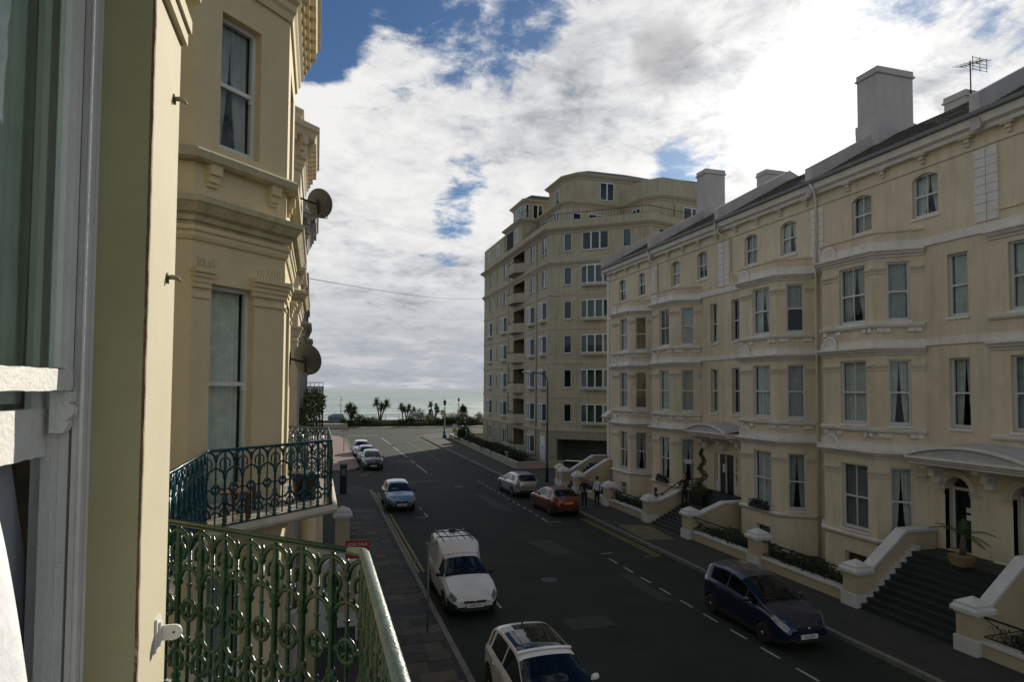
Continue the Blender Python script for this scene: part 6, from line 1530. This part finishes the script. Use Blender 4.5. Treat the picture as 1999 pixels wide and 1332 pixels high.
def hatch_key(sp):
    a0, a1, b0, b1, pil, hl, tl, rg = sp['ws0'], sp['ws1'], sp['rw0'], sp['rw1'], sp['pillars'], sp['hl'], sp['tl'], sp.get('roofglass')
    def key(s, r):
        L = sp['L']
        if r >= 10 and a0 < s < a1: return 'windscreen'
        if r >= 11 and b0 < s < b1: return 'rear_window'
        if r >= 11 and rg and rg[0] < s < rg[1]: return 'roof_glass'
        if 7 <= r <= 8 or (r == 6 and sp.get('lowglass')):
            if sp['sg0'] < s < sp['sg1'] and not any(p - w / 2 < s < p + w / 2 for p, w in pil): return 'side_window#'
        if hl and L - hl[0] < s < L - .07 and hl[1] <= r <= hl[2]: return 'headlight#'
        if tl and s < tl[0] and tl[1] <= r <= tl[2]: return 'taillight#'
        if r == 0: return 'trim' if sp.get('trim0', True) else 'body'
        if sp.get('bumper_trim') and r <= sp['bumper_trim'] + 1 and (s > L - .35 or s < .35): return 'trim'
        return 'body'
    return key
def mk(**k): k['key'] = None; d = dict(k); d['key'] = hatch_key(d); return d
# ws0..ws1 : windscreen range (s grows forward; windscreen slopes down towards the front)
paint_white = mat('car_paint_white', (.66, .66, .64), .35, .03, 3, coat=.6)
paint_van = mat('van_paint_white', (.62, .62, .60), .45, .05, 3, stain=(.42, .36, .30), coat=.2)
paint_blue = mat('car_paint_dark_blue', (.004, .010, .034), .28, .08, 3, metal=.2, coat=.9)
paint_lblue = mat('car_paint_steel_blue', (.10, .19, .27), .3, .06, 3, metal=.4, coat=.8)
paint_silver = mat('car_paint_silver', (.38, .40, .40), .32, .04, 3, metal=.6, coat=.7)
paint_red = mat('car_paint_red', (.16, .016, .010), .32, .06, 3, coat=.8)
paint_black = mat('car_paint_black', (.012, .014, .016), .25, .08, 3, coat=.9)
SIDE = dict(bow=.09)
white_hatch = mk(L=4.05, W=1.72, wheels=(.72, 3.22), wr=.31, cuts=(2.05,), top=[(0, .62), (.05, 1.02), (.18, 1.22), (.45, 1.42), (1.0, 1.49), (1.9, 1.48), (2.25, 1.42), (3.12, 1.00), (3.65, .84), (3.95, .68), (4.05, .55)],
    belt=[(0, .60), (.1, .96), (.5, 1.0), (1.5, .97), (2.9, .93), (3.2, .90), (3.7, .78), (4.05, .5)], ws0=2.28, ws1=3.08, rw0=.10, rw1=.42, sg0=.45, sg1=2.85, pillars=((.62, .10), (1.55, .07)), hl=(.50, 4, 11), tl=(.16, 4, 6), roofglass=(.62, 2.12), mirror=(2.72, 1.0), wiper=3.05, doors=(.95, 1.65, 2.85), handles=(1.2, 2.1), hmat=CHROME, sill=.22)
jazz = mk(L=3.9, W=1.70, wheels=(.66, 3.16), wr=.30, cuts=(), top=[(0, .70), (.05, 1.12), (.15, 1.33), (.40, 1.49), (1.0, 1.53), (1.6, 1.50), (2.0, 1.42), (3.10, 1.02), (3.6, .86), (3.82, .70), (3.9, .55)],
    belt=[(0, .66), (.1, 1.02), (.5, 1.04), (1.5, 1.0), (2.9, .92), (3.2, .90), (3.6, .80), (3.9, .5)], ws0=1.98, ws1=3.05, rw0=.10, rw1=.36, sg0=.35, sg1=2.85, pillars=((.55, .08), (1.45, .07), (2.35, .05)), hl=(.42, 5, 10), tl=(.22, 4, 7), mirror=(2.6, 1.0), wiper=3.0, doors=(.9, 1.55, 2.75), handles=(1.1, 2.0), sill=.20, crease=True, mirmat=None)
jazz['mirmat'] = paint_blue
ford = mk(L=3.95, W=1.66, wheels=(.70, 3.12), wr=.29, cuts=(), top=[(0, .62), (.05, .95), (.2, 1.15), (.5, 1.36), (1.0, 1.44), (1.8, 1.42), (2.15, 1.35), (2.95, .98), (3.5, .84), (3.85, .66), (3.95, .52)],
    belt=[(0, .60), (.1, .90), (.5, .95), (1.5, .93), (2.8, .90), (3.2, .86), (3.6, .74), (3.95, .48)], ws0=2.12, ws1=2.92, rw0=.10, rw1=.45, sg0=.5, sg1=2.7, pillars=((1.45, .07),), hl=(.36, 4, 11), tl=(.16, 4, 6), mirror=(2.55, .95), wiper=2.9, doors=(1.5, 2.7), bumper_trim=True, sill=.2, gz=(.55, .63), mirmat=TRIM)
golf = mk(L=4.15, W=1.73, wheels=(.78, 3.30), wr=.31, cuts=(), top=[(0, .66), (.04, .98), (.12, 1.15), (.42, 1.38), (1.0, 1.45), (1.9, 1.43), (2.2, 1.36), (3.05, .98), (3.75, .85), (4.05, .68), (4.15, .55)],
    belt=[(0, .62), (.1, .93), (.5, .95), (1.5, .93), (2.9, .90), (3.2, .88), (3.8, .78), (4.15, .5)], ws0=2.2, ws1=3.0, rw0=.08, rw1=.42, sg0=.55, sg1=2.8, pillars=((1.45, .07),), hl=(.30, 4, 11), tl=(.14, 4, 6), mirror=(2.65, .97), wiper=3.0, doors=(1.5, 2.8), handles=(1.7,), sill=.2)
redc = mk(L=4.0, W=1.70, wheels=(.72, 3.17), wr=.29, cuts=(), top=[(0, .64), (.05, .92), (.2, 1.05), (.65, 1.36), (1.1, 1.42), (1.9, 1.40), (2.2, 1.33), (3.0, .96), (3.6, .82), (3.9, .66), (4.0, .52)],
    belt=[(0, .62), (.12, .86), (.5, .93), (1.5, .91), (2.8, .88), (3.2, .85), (3.7, .74), (4.0, .48)], ws0=2.18, ws1=2.96, rw0=.22, rw1=.68, sg0=.72, sg1=2.75, pillars=((1.5, .07),), hl=(.32, 4, 11), tl=(.14, 4, 6), mirror=(2.6, .94), wiper=2.95, doors=(1.4, 2.7), bumper_trim=True, sill=.2)
estate = dict(jazz)
car('white_hatchback', 'white hatchback with black panoramic roof at the bottom edge', 4.72, 13.1, pi, white_hatch, paint_white)
car('dark_blue_car', 'dark blue hatchback parked nearest on the right, facing the camera', 12.75, 16.35, pi + radians(-1), jazz, paint_blue, plate='V2 ESM')
fo = car('light_blue_car', 'steel-blue small car parked alone on the left, facing the camera', 4.73, 38.6, pi, ford, paint_lblue, plate='W526 FJU')
go = car('silver_hatchback', 'silver hatchback seen from behind in front of the red car', 13.05, 41.4, radians(2), golf, paint_silver, plate='GJ03 KLO')
re_ = car('red_hatchback', 'red hatchback seen from behind with a yellow number plate', 13.22, 34.9, radians(2), redc, paint_red, plate='M334 CKT')
car('black_car', 'black car at the front of the row of three in the sun', 4.72, 57.4, pi, jazz, paint_black, plate='GK04 JRE')
car('silver_car', 'pale silver car, middle of the row of three on the left', 4.66, 62.9, pi, ford, paint_silver, plate='R117 OPB')
car('pale_car', 'pale car farthest back in the row of three on the left', 4.6, 69.0, pi, golf, paint_white, plate='N402 UYD')
m_ant = MB(); m_ant.tube([(4.72, 14.55, 1.50), (4.69, 14.67, 1.74)], .008, 5); m_ant.lathe((4.72, 14.55, 1.48), [(.03, 0), (.02, .03)], 8)
# put the antenna and white cross bar into the hatchback
wh = bpy.data.objects['white_hatchback']; o = m_ant.build('aerial', TRIM, wh)
m = MB(); n = 12
for i in range(n):
    x0 = -.60 + 1.2 * i / n; x1 = x0 + .1; f = lambda x: .045 * (1 - (x / .66) ** 2)
    m.hexa([(x0, .06, 1.455 + f(x0)), (x1, .06, 1.455 + f(x1)), (x1, .15, 1.45 + f(x1)), (x0, .15, 1.45 + f(x0)), (x0, .06, 1.476 + f(x0)), (x1, .06, 1.476 + f(x1)), (x1, .15, 1.467 + f(x1)), (x0, .15, 1.467 + f(x0))])
m.build('roof_crossbar', paint_white, wh, loc=(0, 0, 0))

# small white van with raised cargo box
def van():
    root = empty('white_van', (4.72, 21.25, 0), pi); tag(root, 'small white van with raised load box, rusty roof edge and roof rack', 'van', 'cars parked along the kerb')
    sp = mk(L=4.2, W=1.64, wheels=(.85, 3.38), wr=.29, cuts=(), top=[(0, 1.0), (.02, 1.68), (.08, 1.76), (1.0, 1.80), (1.80, 1.80), (1.92, 1.74), (2.06, 1.50), (2.2, 1.44), (2.42, 1.41), (3.18, .98), (3.7, .86), (4.08, .68), (4.2, .5)],
        belt=[(0, .95), (.05, 1.0), (1.8, 1.0), (2.2, .92), (3.1, .89), (3.4, .86), (3.85, .72), (4.2, .46)], ws0=2.45, ws1=3.16, rw0=9, rw1=9, sg0=2.2, sg1=2.95, pillars=(), hl=(.28, 5, 10), tl=(.10, 3, 5), mirror=(2.85, .96), wiper=3.12, doors=(2.1, 3.0), bumper_trim=2, sill=.2, gz=(.50, .56), mirmat=TRIM, zplate=.42)
    sp['doors'] = (2.0, 3.0); sp['tum'] = lambda s_: .10 if s_ < 1.9 else (.10 + .32 * min(1, (s_ - 1.9) / .3))
    bpy.data.objects.remove(root)
    r_ = car('white_van', 'small white van with raised load box, rusty roof edge and roof rack', 4.72, 21.35, pi, sp, paint_van, plate='P664 SFY', cat='van')
    # roof bars
    for yy in (-1.35, -.55):
        m = MB(); m.tube([(-.70, yy, 1.70), (-.69, yy, 1.90), (.69, yy, 1.90), (.70, yy, 1.70)], .020, 6); m.build('roof_bar', TRIM, r_, loc=(0, 0, 0))
    for k in range(5): m = MB(); x = -.5 + .25 * k; m.box(x - .008, x + .008, -2.0, -.25, 1.80, 1.86); m.build('roof_rib', mat('dull_rib', (.30, .29, .27), .6, .2), r_, loc=(0, 0, 0))
    m = MB(); m.lathe((-.05, -1.55, 1.84), [(.12, 0), (.15, .03), (.10, .10), (.0, .12)], 14); m.build('roof_vent', TRIM, r_, loc=(0, 0, 0))
    rb = MB(); rnd = random.Random(4)
    for _ in range(110):
        x = rnd.uniform(-.55, .55); y = .32 - abs(rnd.gauss(0, .07)) - (.0 if x < 0 else 0.0); s = rnd.uniform(.006, .022); z = 1.47 + .045 * (1 - (x / .6) ** 2) + .012 + (0.4 * max(0, .10 - y) * .6)
        rb.lathe((x, y, z), [(s, 0), (s * .6, .004)], 6)
    rb.build('rust_spots', mat('rust_brown', (.14, .06, .025), .85, .4, 40), r_, loc=(0, 0, 0))['kind'] = 'stuff'
van()

# ================================================================== PEOPLE
def person(loc, rz, label, joints, radii, clothes, hair, skin=(.36, .23, .17), grp='people by the steps'):
    root = empty('person', loc, rz); tag(root, label, 'person', grp)
    def skinmesh(name, js, es, mt, sub=2):
        me = bpy.data.meshes.new(name); ks = list(js); me.from_pydata([joints[k] for k in ks], [(ks.index(a), ks.index(b)) for a, b in es], [])
        o = bpy.data.objects.new(name, me); COL.objects.link(o)
        md = o.modifiers.new('s', 'SKIN'); md.use_smooth_shade = True
        for i, k in enumerate(ks): r_ = radii[k]; me.skin_vertices[0].data[i].radius = (r_ if isinstance(r_, tuple) else (r_, r_))
        me.skin_vertices[0].data[0].use_root = True
        sb = o.modifiers.new('u', 'SUBSURF'); sb.levels = sub
        dg = bpy.context.evaluated_depsgraph_get(); m2 = bpy.data.meshes.new_from_object(o.evaluated_get(dg)); bpy.data.objects.remove(o)
        m2.materials.clear(); m2.materials.append(mt); o = bpy.data.objects.new(name, m2); COL.objects.link(o); o.parent = root; return o
    for (name, es, mt) in clothes:
        ks = []
        for a, b in es:
            for q in (a, b):
                if q not in ks: ks.append(q)
        skinmesh(name, ks, es, mt)
    # head
    hx, hy, hz = joints['head']; SK = mat('skin', skin, .6, .05); m = MB(); n = 14
    prof = [(.02, -.13), (.055, -.12), (.070, -.07), (.078, 0.0), (.080, .05), (.068, .10), (.035, .13), (.005, .135)]
    m.lathe((hx, hy, hz), prof, n); m.v = [(x, (y - hy) * 1.18 + hy, z) for x, y, z in m.v]
    m.hexa([(hx - .012, hy + .088, hz - .03), (hx + .012, hy + .088, hz - .03), (hx + .012, hy + .075, hz - .03), (hx - .012, hy + .075, hz - .03), (hx - .006, hy + .115, hz - .025), (hx + .006, hy + .115, hz - .025), (hx + .006, hy + .08, hz + .03), (hx - .006, hy + .08, hz + .03)])
    for s in (-1, 1): m.lathe((hx + s * .082, hy, hz - .0), [(.022, -.008), (.024, .0), (.015, .010)], 8, axis='X')
    m.build('head', SK, root, loc=(0, 0, 0))
    m = MB(); m.lathe((hx, hy - .012, hz), [(.084, -.03), (.088, .03), (.084, .075), (.060, .125), (.02, .152), (.002, .155)], n); m.v = [(x, (y - hy) * 1.15 + hy, z) for x, y, z in m.v]; m.build('hair', hair, root, loc=(0, 0, 0))
    m = MB()
    for s in (-1, 1): m.lathe((hx + s * .032, hy + .090, hz + .012), [(.011, 0), (.006, .004)], 8, axis='Y')
    m.box(hx - .025, hx + .025, hy + .092, hy + .096, hz - .062, hz - .054); m.build('face_features', mat('eye_dark', (.03, .02, .02), .5), root, loc=(0, 0, 0))
    for s in (-1, 1):     # hands: palm, four fingers, thumb
        hd = Vector(joints['hand%d' % s]); fw = (hd - Vector(joints['elbow%d' % s])).normalized(); sd_ = Vector((1, 0, 0)) if abs(fw.x) < .8 else Vector((0, 1, 0)); sd_ = (sd_ - fw * sd_.dot(fw)).normalized(); up_ = fw.cross(sd_)
        m = MB(); m.tube([hd - fw * .03, hd, hd + fw * .05], [.024, .036, .034], 8)
        for k in range(4): b0 = hd + fw * .045 + sd_ * (-.027 + .018 * k); ln = (.045, .055, .052, .040)[k]; m.tube([b0, b0 + fw * ln * .6, b0 + fw * ln + up_ * .015], [.009, .009, .007], 5)
        b0 = hd + sd_ * -.034; m.tube([b0, b0 - sd_ * .025 + fw * .02, b0 - sd_ * .03 + fw * .05], [.011, .010, .008], 5)
        m.build('hand', SK, root, loc=(0, 0, 0))
    for s in (-1, 1):
        a = Vector(joints['ankle%d' % s]); m = MB(); m.tube([a + Vector((0, -.05, -.045)), a + Vector((0, .02, -.045)), a + Vector((0, .12, -.06)), a + Vector((0, .19, -.065))], [.040, .045, .042, .025], 8); m.v = [(x, y, max(.005, z)) for x, y, z in m.v]; m.build('shoe', BLACK, root, loc=(0, 0, 0))
    return root
def std(arms):
    J = {'pelvis': (0, 0, .95), 'waist': (0, .0, 1.10), 'chest': (0, .0, 1.32), 'neck0': (0, -.01, 1.46), 'neck': (0, .0, 1.54), 'head': (0, .02, 1.66)}
    R_ = {'pelvis': (.15, .11), 'waist': (.14, .10), 'chest': (.17, .115), 'neck0': (.10, .08), 'neck': .052}
    for s in (-1, 1):
        J['hip%d' % s] = (s * .09, 0, .88); J['knee%d' % s] = (s * .10, .03, .49); J['ankle%d' % s] = (s * .11, .0, .10); R_['hip%d' % s] = .10; R_['knee%d' % s] = .065; R_['ankle%d' % s] = .05
        J['sh%d' % s] = (s * .19, -.01, 1.41); R_['sh%d' % s] = .062; J['elbow%d' % s], J['hand%d' % s] = arms[s]; R_['elbow%d' % s] = .047; R_['hand%d' % s] = .034
    return J, R_
LEGS = [('pelvis', 'hip-1'), ('hip-1', 'knee-1'), ('knee-1', 'ankle-1'), ('pelvis', 'hip1'), ('hip1', 'knee1'), ('knee1', 'ankle1')]
TORSO = [('waist', 'chest'), ('chest', 'neck0'), ('neck0', 'neck'), ('chest', 'sh-1'), ('sh-1', 'elbow-1'), ('elbow-1', 'hand-1'), ('chest', 'sh1'), ('sh1', 'elbow1'), ('elbow1', 'hand1'), ('pelvis', 'waist')]
BODY = TORSO[-1:] + TORSO[:-1]
DK = mat('black_clothes', (.010, .011, .012), .9, .2, 10); WJ = mat('white_jacket', (.50, .52, .56), .85, .06, 10); DT = mat('dark_trousers', (.015, .016, .02), .9, .2, 10); HB = mat('dark_hair', (.012, .009, .007), .7, .2, 20)
SKT = mat('skin', (.36, .23, .17), .6, .05)
J, R_ = std({-1: ((-.27, .05, 1.14), (-.12, .24, 1.12)), 1: ((.27, .05, 1.14), (.10, .26, 1.10))})
person((14.85, 34.3, .118), radians(160), 'person in black clothes standing beside the red car', J, R_, [('trousers', LEGS, DK), ('jacket', BODY, DK)], HB)
J, R_ = std({-1: ((-.27, -.02, 1.13), (-.27, .05, .88)), 1: ((.27, -.02, 1.13), (.26, .06, .88))})
person((15.75, 34.5, .118), radians(10), 'person in a white jacket and dark trousers seen from behind', J, R_, [('trousers', LEGS, DT), ('jacket', BODY, WJ)], HB)
J, R_ = std({-1: ((-.24, .10, 1.16), (-.07, .17, 1.50)), 1: ((.22, .12, 1.16), (-.02, .22, 1.22))})
person((18.25, 29.2, .9), radians(118), 'person in long dark clothes on the narrow steps, hand raised to face', J, R_, [('trousers', LEGS, DK), ('coat', BODY, DK)], HB)

# ================================================================== STREET FURNITURE
e = empty('lamp_post', (16.4, 44.75, .11)); tag(e, 'tall dark street lamp with curved arm in front of the apartments', 'street lamp')
m = MB(); m.lathe((16.4, 44.75, .11), [(.11, 0), (.11, 1.3), (.085, 1.4), (.075, 4), (.055, 7.4)], 12); m.build('post', LAMPG, e)
m = MB(); pts = [(16.4, 44.75, 7.4)] + [(16.4 - .55 + .55 * cos(a), 44.75, 7.4 + .75 * sin(a)) for a in [pi / 2 * k / 6 for k in range(1, 7)]] + [(15.0, 44.75, 8.2)]; m.tube(pts, .04, 8); m.build('arm', LAMPG, e)
m = MB(); m.tube([(15.2, 44.75, 8.18), (14.95, 44.75, 8.2), (14.6, 44.75, 8.22), (14.42, 44.75, 8.24)], [.05, .11, .10, .04], 8); m.build('lantern', mat('lantern_pale', (.45, .5, .48), .4), e)
e = empty('parking_machine', (1.75, 43.4, .115)); tag(e, 'tall dark ticket machine on the left pavement by the side road', 'ticket machine')
m = MB(); m.box(1.55, 1.98, 43.2, 43.6, .115, 1.95); m.build('body', BLACK, e); m = MB(); m.hexa([(1.5, 43.15, 1.951), (2.03, 43.15, 1.951), (2.03, 43.65, 1.951), (1.5, 43.65, 1.951), (1.5, 43.15, 2.05), (2.03, 43.15, 2.05), (2.03, 43.65, 2.2), (1.5, 43.65, 2.2)]); m.build('cap', GREYM, e); m = MB(); m.box(1.62, 1.9, 43.19, 43.199, 1.3, 1.75); m.build('panel', GREYM, e)
e = empty('sign_post', (3.11, 18.2, .12)); tag(e, 'grey post with edge-on sign plate on the pavement beside the white van', 'sign post')
m = MB(); m.tube([(3.11, 18.2, .12), (3.11, 18.2, 2.62)], .030, 10); m.build('post', GREYM, e); m = MB(); m.box(3.06, 3.075, 18.0, 18.4, 2.15, 2.6); m.build('sign_plate', GREYM, e)
e = empty('bollard', (16.1, 54.6, .11)); tag(e, 'short pale post with flat top before the low stone wall', 'post')
m = MB(); m.tube([(15.6, 52.6, .11), (15.6, 52.6, 1.55)], .05, 8); m.build('post', mat('pale_post', (.28, .28, .25), .6), e); m = MB(); m.box(15.45, 15.75, 52.5, 52.7, 1.551, 1.63); m.build('cap', mat('pale_post', (.28, .28, .25)), e)
e = empty('sign_post', (14.98, 71.2, .11)); tag(e, 'thin post with yellow sign at the far right kerb', 'sign post')
m = MB(); m.tube([(14.98, 71.2, .11), (14.98, 71.2, 2.4)], .03, 6); m.build('post', GREYM, e); m = MB(); m.box(14.72, 15.22, 71.14, 71.16, 2.0, 2.45); m.build('sign_plate', mat('sign_yellow', (.55, .38, .06), .5), e); m = MB(); m.box(14.72, 15.22, 71.14, 71.16, 2.46, 2.95); m.build('sign_plate', PAPER, e)
e = empty('sign_post', (2.93, 71.7, .11)); tag(e, 'thin dark post on the sunlit left pavement behind the row of cars', 'sign post')
m = MB(); m.tube([(2.93, 71.7, .11), (2.93, 71.7, 2.3)], .035, 6); m.build('post', BLACK, e); m = MB(); m.box(2.6, 3.4, 71.68, 71.7, 2.3, 2.55); m.build('sign_plate', mat('pale_post', (.28, .28, .25)), e)
def vlamp(x, y, h, label, basem):
    e = empty('victorian_lamp', (x, y, .1)); tag(e, label, 'street lamp', 'ornate seafront lamps')
    m = MB(); m.lathe((x, y, .1), [(.28, 0), (.28, .5), (.18, .6), (.22, .9), (.12, 1.1)], 12); m.build('base', basem, e)
    m = MB(); m.lathe((x, y, 1.2), [(.12, 0), (.10, .8), (.07, h - 3.2), (.12, h - 3.1), (.06, h - 2.6), (.05, h - 2.2)], 10); m.tube([(x - .4, y, h - 1.4), (x + .4, y, h - 1.4)], .03, 6); m.build('post', mat('lamp_post_cream', (.30, .27, .17), .6), e)
    m = MB(); m.lathe((x, y, h - 1.0), [(.10, 0), (.22, .45), (.28, .5), (.12, .75), (.03, .80), (.03, .98)], 8); m.build('lantern', BLACK, e)
vlamp(17.1, 88, 5.6, 'ornate lamp post with dark lantern and blue base on the near corner', mat('lamp_base_blue', (.02, .08, .16), .5)); vlamp(27.3, 126, 5.3, 'second ornate lamp post farther off among the palms', BLACK)
# overhead wire
m = MB(); a = Vector((-.45, 34, 12.55)); b = Vector((21.05, 81.6, 18.9)); m.tube([a.lerp(b, t / 20) + Vector((0, 0, -.45 * sin(pi * t / 20))) for t in range(21)], .014, 4); o = m.build('overhead_wire', BLACK); tag(o, 'thin wire crossing the sky from the left terrace to the apartment block', 'wire')

# ================================================================== SEAFRONT GARDEN
def at_px(px, Y):
    d = px_dir(px, 790); return d.x / d.y * Y
def z_px(px, py, Y): d = px_dir(px, py); return CAMH + d.z / d.y * Y
def cordyline(label, trunks, Y, crownr):
    """trunks: list of (px base, px crown, py crown)"""
    pb = trunks[0][0]; e = empty('cabbage_palm', (at_px(pb, Y), Y, .1)); tag(e, label, 'palm tree', 'palms in the seafront garden')
    for (b, c, py) in trunks:
        x0, x1, z1 = at_px(b, Y), at_px(c, Y), z_px(c, py, Y); yo = random.uniform(-.3, .3)
        m = MB(); m.tube([(x0, Y, .1), (x0 + (x1 - x0) * .35, Y + yo * .3, .1 + (z1 - .1) * .5), (x1, Y + yo, z1)], [.17, .12, .10], 7); m.build('trunk', BARK, e)
        for mi, n in ((1, 90), (2, 70), (0, 50)):  # light-green blades put the backlit look into the crown colour
            m = MB()
            for _ in range(n):
                th = random.uniform(0, 2 * pi); el = random.uniform(-.7, 1.4); d = Vector((cos(th) * cos(el), sin(th) * cos(el), sin(el))); blade(m, (x1, Y + yo, z1), d, crownr * 1.25 * random.uniform(.7, 1.1), .075, random.uniform(.5, 1.5), 3)
            m.build('crown', LEAF[mi], e)
cordyline('bushy palm at the left end of the seafront garden', [(686, 684, 797), (686, 692, 803), (686, 679, 800), (686, 688, 812)], 123, 1.15)
cordyline('tallest forked palm with two crowns against the sea', [(742, 735, 787), (742, 754, 790), (742, 745, 796)], 121, 1.15)
cordyline('slanting palm left of the thickest bush', [(788, 783, 796), (792, 798, 799), (794, 790, 801)], 122, .95)
cordyline('thin palm just right of the slanting palm', [(793, 808, 800)], 124, .6)
cordyline('slender palm with several small crowns right of the thickest bush', [(848, 841, 791), (848, 851, 795), (848, 855, 802), (848, 840, 806)], 124, .75)
cordyline('small pair of palm heads left of the near ornate lamp', [(866, 863, 806), (868, 868, 810)], 122, .55)
cordyline('flat-topped palm by the second ornate lamp', [(902, 901, 801), (902, 908, 802), (902, 904, 798)], 121, .85)
e = empty('date_palm', (at_px(726, 122), 122, .1)); tag(e, 'low feathery palm with arching fronds between the two tall palms', 'palm tree'); m = MB()
for k in range(16): th = k * 2.4; frond(m, (at_px(726, 122), 122, .9), Vector((cos(th), sin(th), random.uniform(.5, 1.6))), random.uniform(1.6, 2.4), 1.4, .05, .35, 12)
m.build('fronds', LEAF[1], e); m = MB(); m.tube([(at_px(726, 122), 122, .1), (at_px(726, 122), 122, 1.0)], .2, 8); m.build('trunk', BARK, e)
bl = [(672, 118.5, .9, 1.5, 'low bush by the kiosk, left end of the seafront bed', (0, 2)), (683, 117.5, 1.1, 1.1, 'low dark bush under the leftmost palm', (0, 1)), (700, 118, 1.3, 1.9, 'round bush right of the leftmost palm', (0, 1)), (716, 118, 1.2, 1.3, 'low bush between the feathery palm and the leftmost palm', (0, 1)),
      (733, 118, 1.1, 1.2, 'low bush at the foot of the feathery palm', (1, 2)), (752, 118, 1.2, 1.0, 'low light bush right of the tallest palm', (2, 3)), (768, 118, 1.1, .9, 'small yellowish bush before the sea railing', (2, 3)), (785, 118, 1.2, 1.1, 'low bush at the foot of the slanting palm', (0, 1)),
      (800, 118, 1.2, 1.5, 'dark bush touching the thickest bush', (0, 1)), (815, 118.5, 2.0, 2.9, 'thickest dark green bush in the seafront bed', (0, 0, 1)), (836, 118, 1.5, 1.9, 'brownish bush right of the thickest bush', (0, 3)), (852, 118, 1.5, 1.3, 'low bush under the slender palm', (0, 1)),
      (870, 118, 1.3, 1.4, 'dark bush left of the pampas grass', (0, 0)), (905, 117.5, 1.9, 2.3, 'rounded green bush right of the pampas grass', (0, 1)), (922, 118, 1.3, 1.3, 'low bush beside the apartment block edge', (0, 2)), (936, 118, 1.2, 2.2, 'straw-tinted bush half hidden by the apartment block', (2, 3))]
for (px, Y, r_, h, l, mi) in bl: bush(at_px(px, Y), Y, r_, h, l, mi=mi, n=int(900 * r_), size=.13)
e = empty('pampas_grass', (at_px(884, 119), 119, .1)); tag(e, 'clump of straw-coloured pampas grass behind the near ornate lamp', 'grass clump'); m = MB()
for _ in range(260): x = at_px(random.uniform(868, 895), 119); th = random.uniform(0, 2 * pi); blade(m, (x, 119 + random.uniform(-.6, .6), .1), Vector((.35 * cos(th), .3 * sin(th), 1)), random.uniform(1.2, 3.2), .06, .8, 3)
m.build('foliage', LEAF[3], e); m = MB()
for _ in range(120): x = at_px(random.uniform(872, 890), 119); th = random.uniform(0, 2 * pi); blade(m, (x, 118.6, .1), Vector((.4 * cos(th), .3 * sin(th), 1)), random.uniform(1.0, 2.0), .06, 1.0, 3)
m.build('leaves', LEAF[1], e)
gb = MB(); gb.prism([(-20, 116.2), (29, 115.6), (60, 116), (60, 121), (-20, 121)], .1, .22); structure(gb, 'flower_bed', SOIL)
g2 = MB(); rnd = random.Random(9)
for _ in range(2600): x = rnd.uniform(1, 32); y = rnd.uniform(116.2, 120.5); s = rnd.uniform(.05, .16); g2.quad((x - s, y, .22), (x + s, y + s, .24), (x + s * .3, y, .22 + s * 3), (x - s * .6, y - s, .2 + s * 2))
tag(g2.build('ground_cover', LEAF[1]), 'low ground cover along the seafront bed', 'ground cover', kind='stuff')
e = empty('beach_kiosk', (at_px(657, 127), 127, .1)); tag(e, 'blue-grey striped kiosk on the promenade at far left', 'kiosk')
x0, x1 = at_px(641, 127), at_px(672, 127); m = MB(); m.box(x0, x1, 126, 128.5, .1, 1.45); m.build('wall', mat('kiosk_blue', (.07, .12, .15), .6, .1), e)
m = MB(); xm = (x0 + x1) / 2; m.hexa([(x0 - .1, 125.9, 1.451), (x1 + .1, 125.9, 1.451), (x1 + .1, 128.6, 1.451), (x0 - .1, 128.6, 1.451), (x0 + .9, 126.8, 2.0), (x1 - .3, 126.8, 2.0), (x1 - .3, 127.8, 2.0), (x0 + .9, 127.8, 2.0)]); m.build('roof', mat('kiosk_roof', (.16, .20, .21), .6, .1), e)
for k in range(8): m = MB(); xx = x0 + .15 + k * (x1 - x0 - .3) / 7; m.box(xx - .05, xx + .05, 125.96, 125.995, .2, 1.4); m.build('stripe', mat('kiosk_stripe', (.25, .32, .35), .6), e)
m = MB(); m.box(-6, at_px(678, 116), 114.5, 116, .1, .75); o = m.build('low_planter_wall', mat('pale_concrete', (.36, .31, .22), .8, .1, 1)); tag(o, 'low pale wall by the kerb in front of the kiosk', 'wall')
e = empty('mast', (at_px(665.5, 128), 128, .1)); tag(e, 'thin mast with crossbars above the kiosk', 'mast'); m = MB(); X = at_px(665.5, 128); m.tube([(X, 128, .1), (X, 128, 5.3)], .06, 6); m.build('pole', BLACK, e); m = MB(); m.tube([(X - .5, 128, 3.6), (X, 128, 3.55)], .05, 5); m.tube([(X, 128, 4.6), (X + .4, 128, 4.7)], .05, 5); m.build('crossbar', BLACK, e)
e = empty('sea_railing', (15, 130.6, .1)); tag(e, 'promenade railing in front of the sea', 'railing')
m = MB(); m.box(-20, 60, 130.5, 131.3, .05, .55); m.build('sea_wall', mat('sea_wall_stone', (.10, .09, .07), .9, .2), e)
m = MB(); m.tube([(-20, 130.9, 1.65), (60, 130.9, 1.65)], .035, 5); m.tube([(-20, 130.9, 1.1), (60, 130.9, 1.1)], .025, 5); m.build('rail', GREYM, e)
for k in range(28): m = MB(); m.tube([(-10 + 2.6 * k, 130.9, .551), (-10 + 2.6 * k, 130.9, 1.65)], .04, 5); m.build('post', GREYM, e)
for (x, l) in ((33.0, 'white car parked on the seafront road at the edge of the apartment block'),):
    car('parked_car', l, x, 110.8, pi / 2, ford, paint_white)
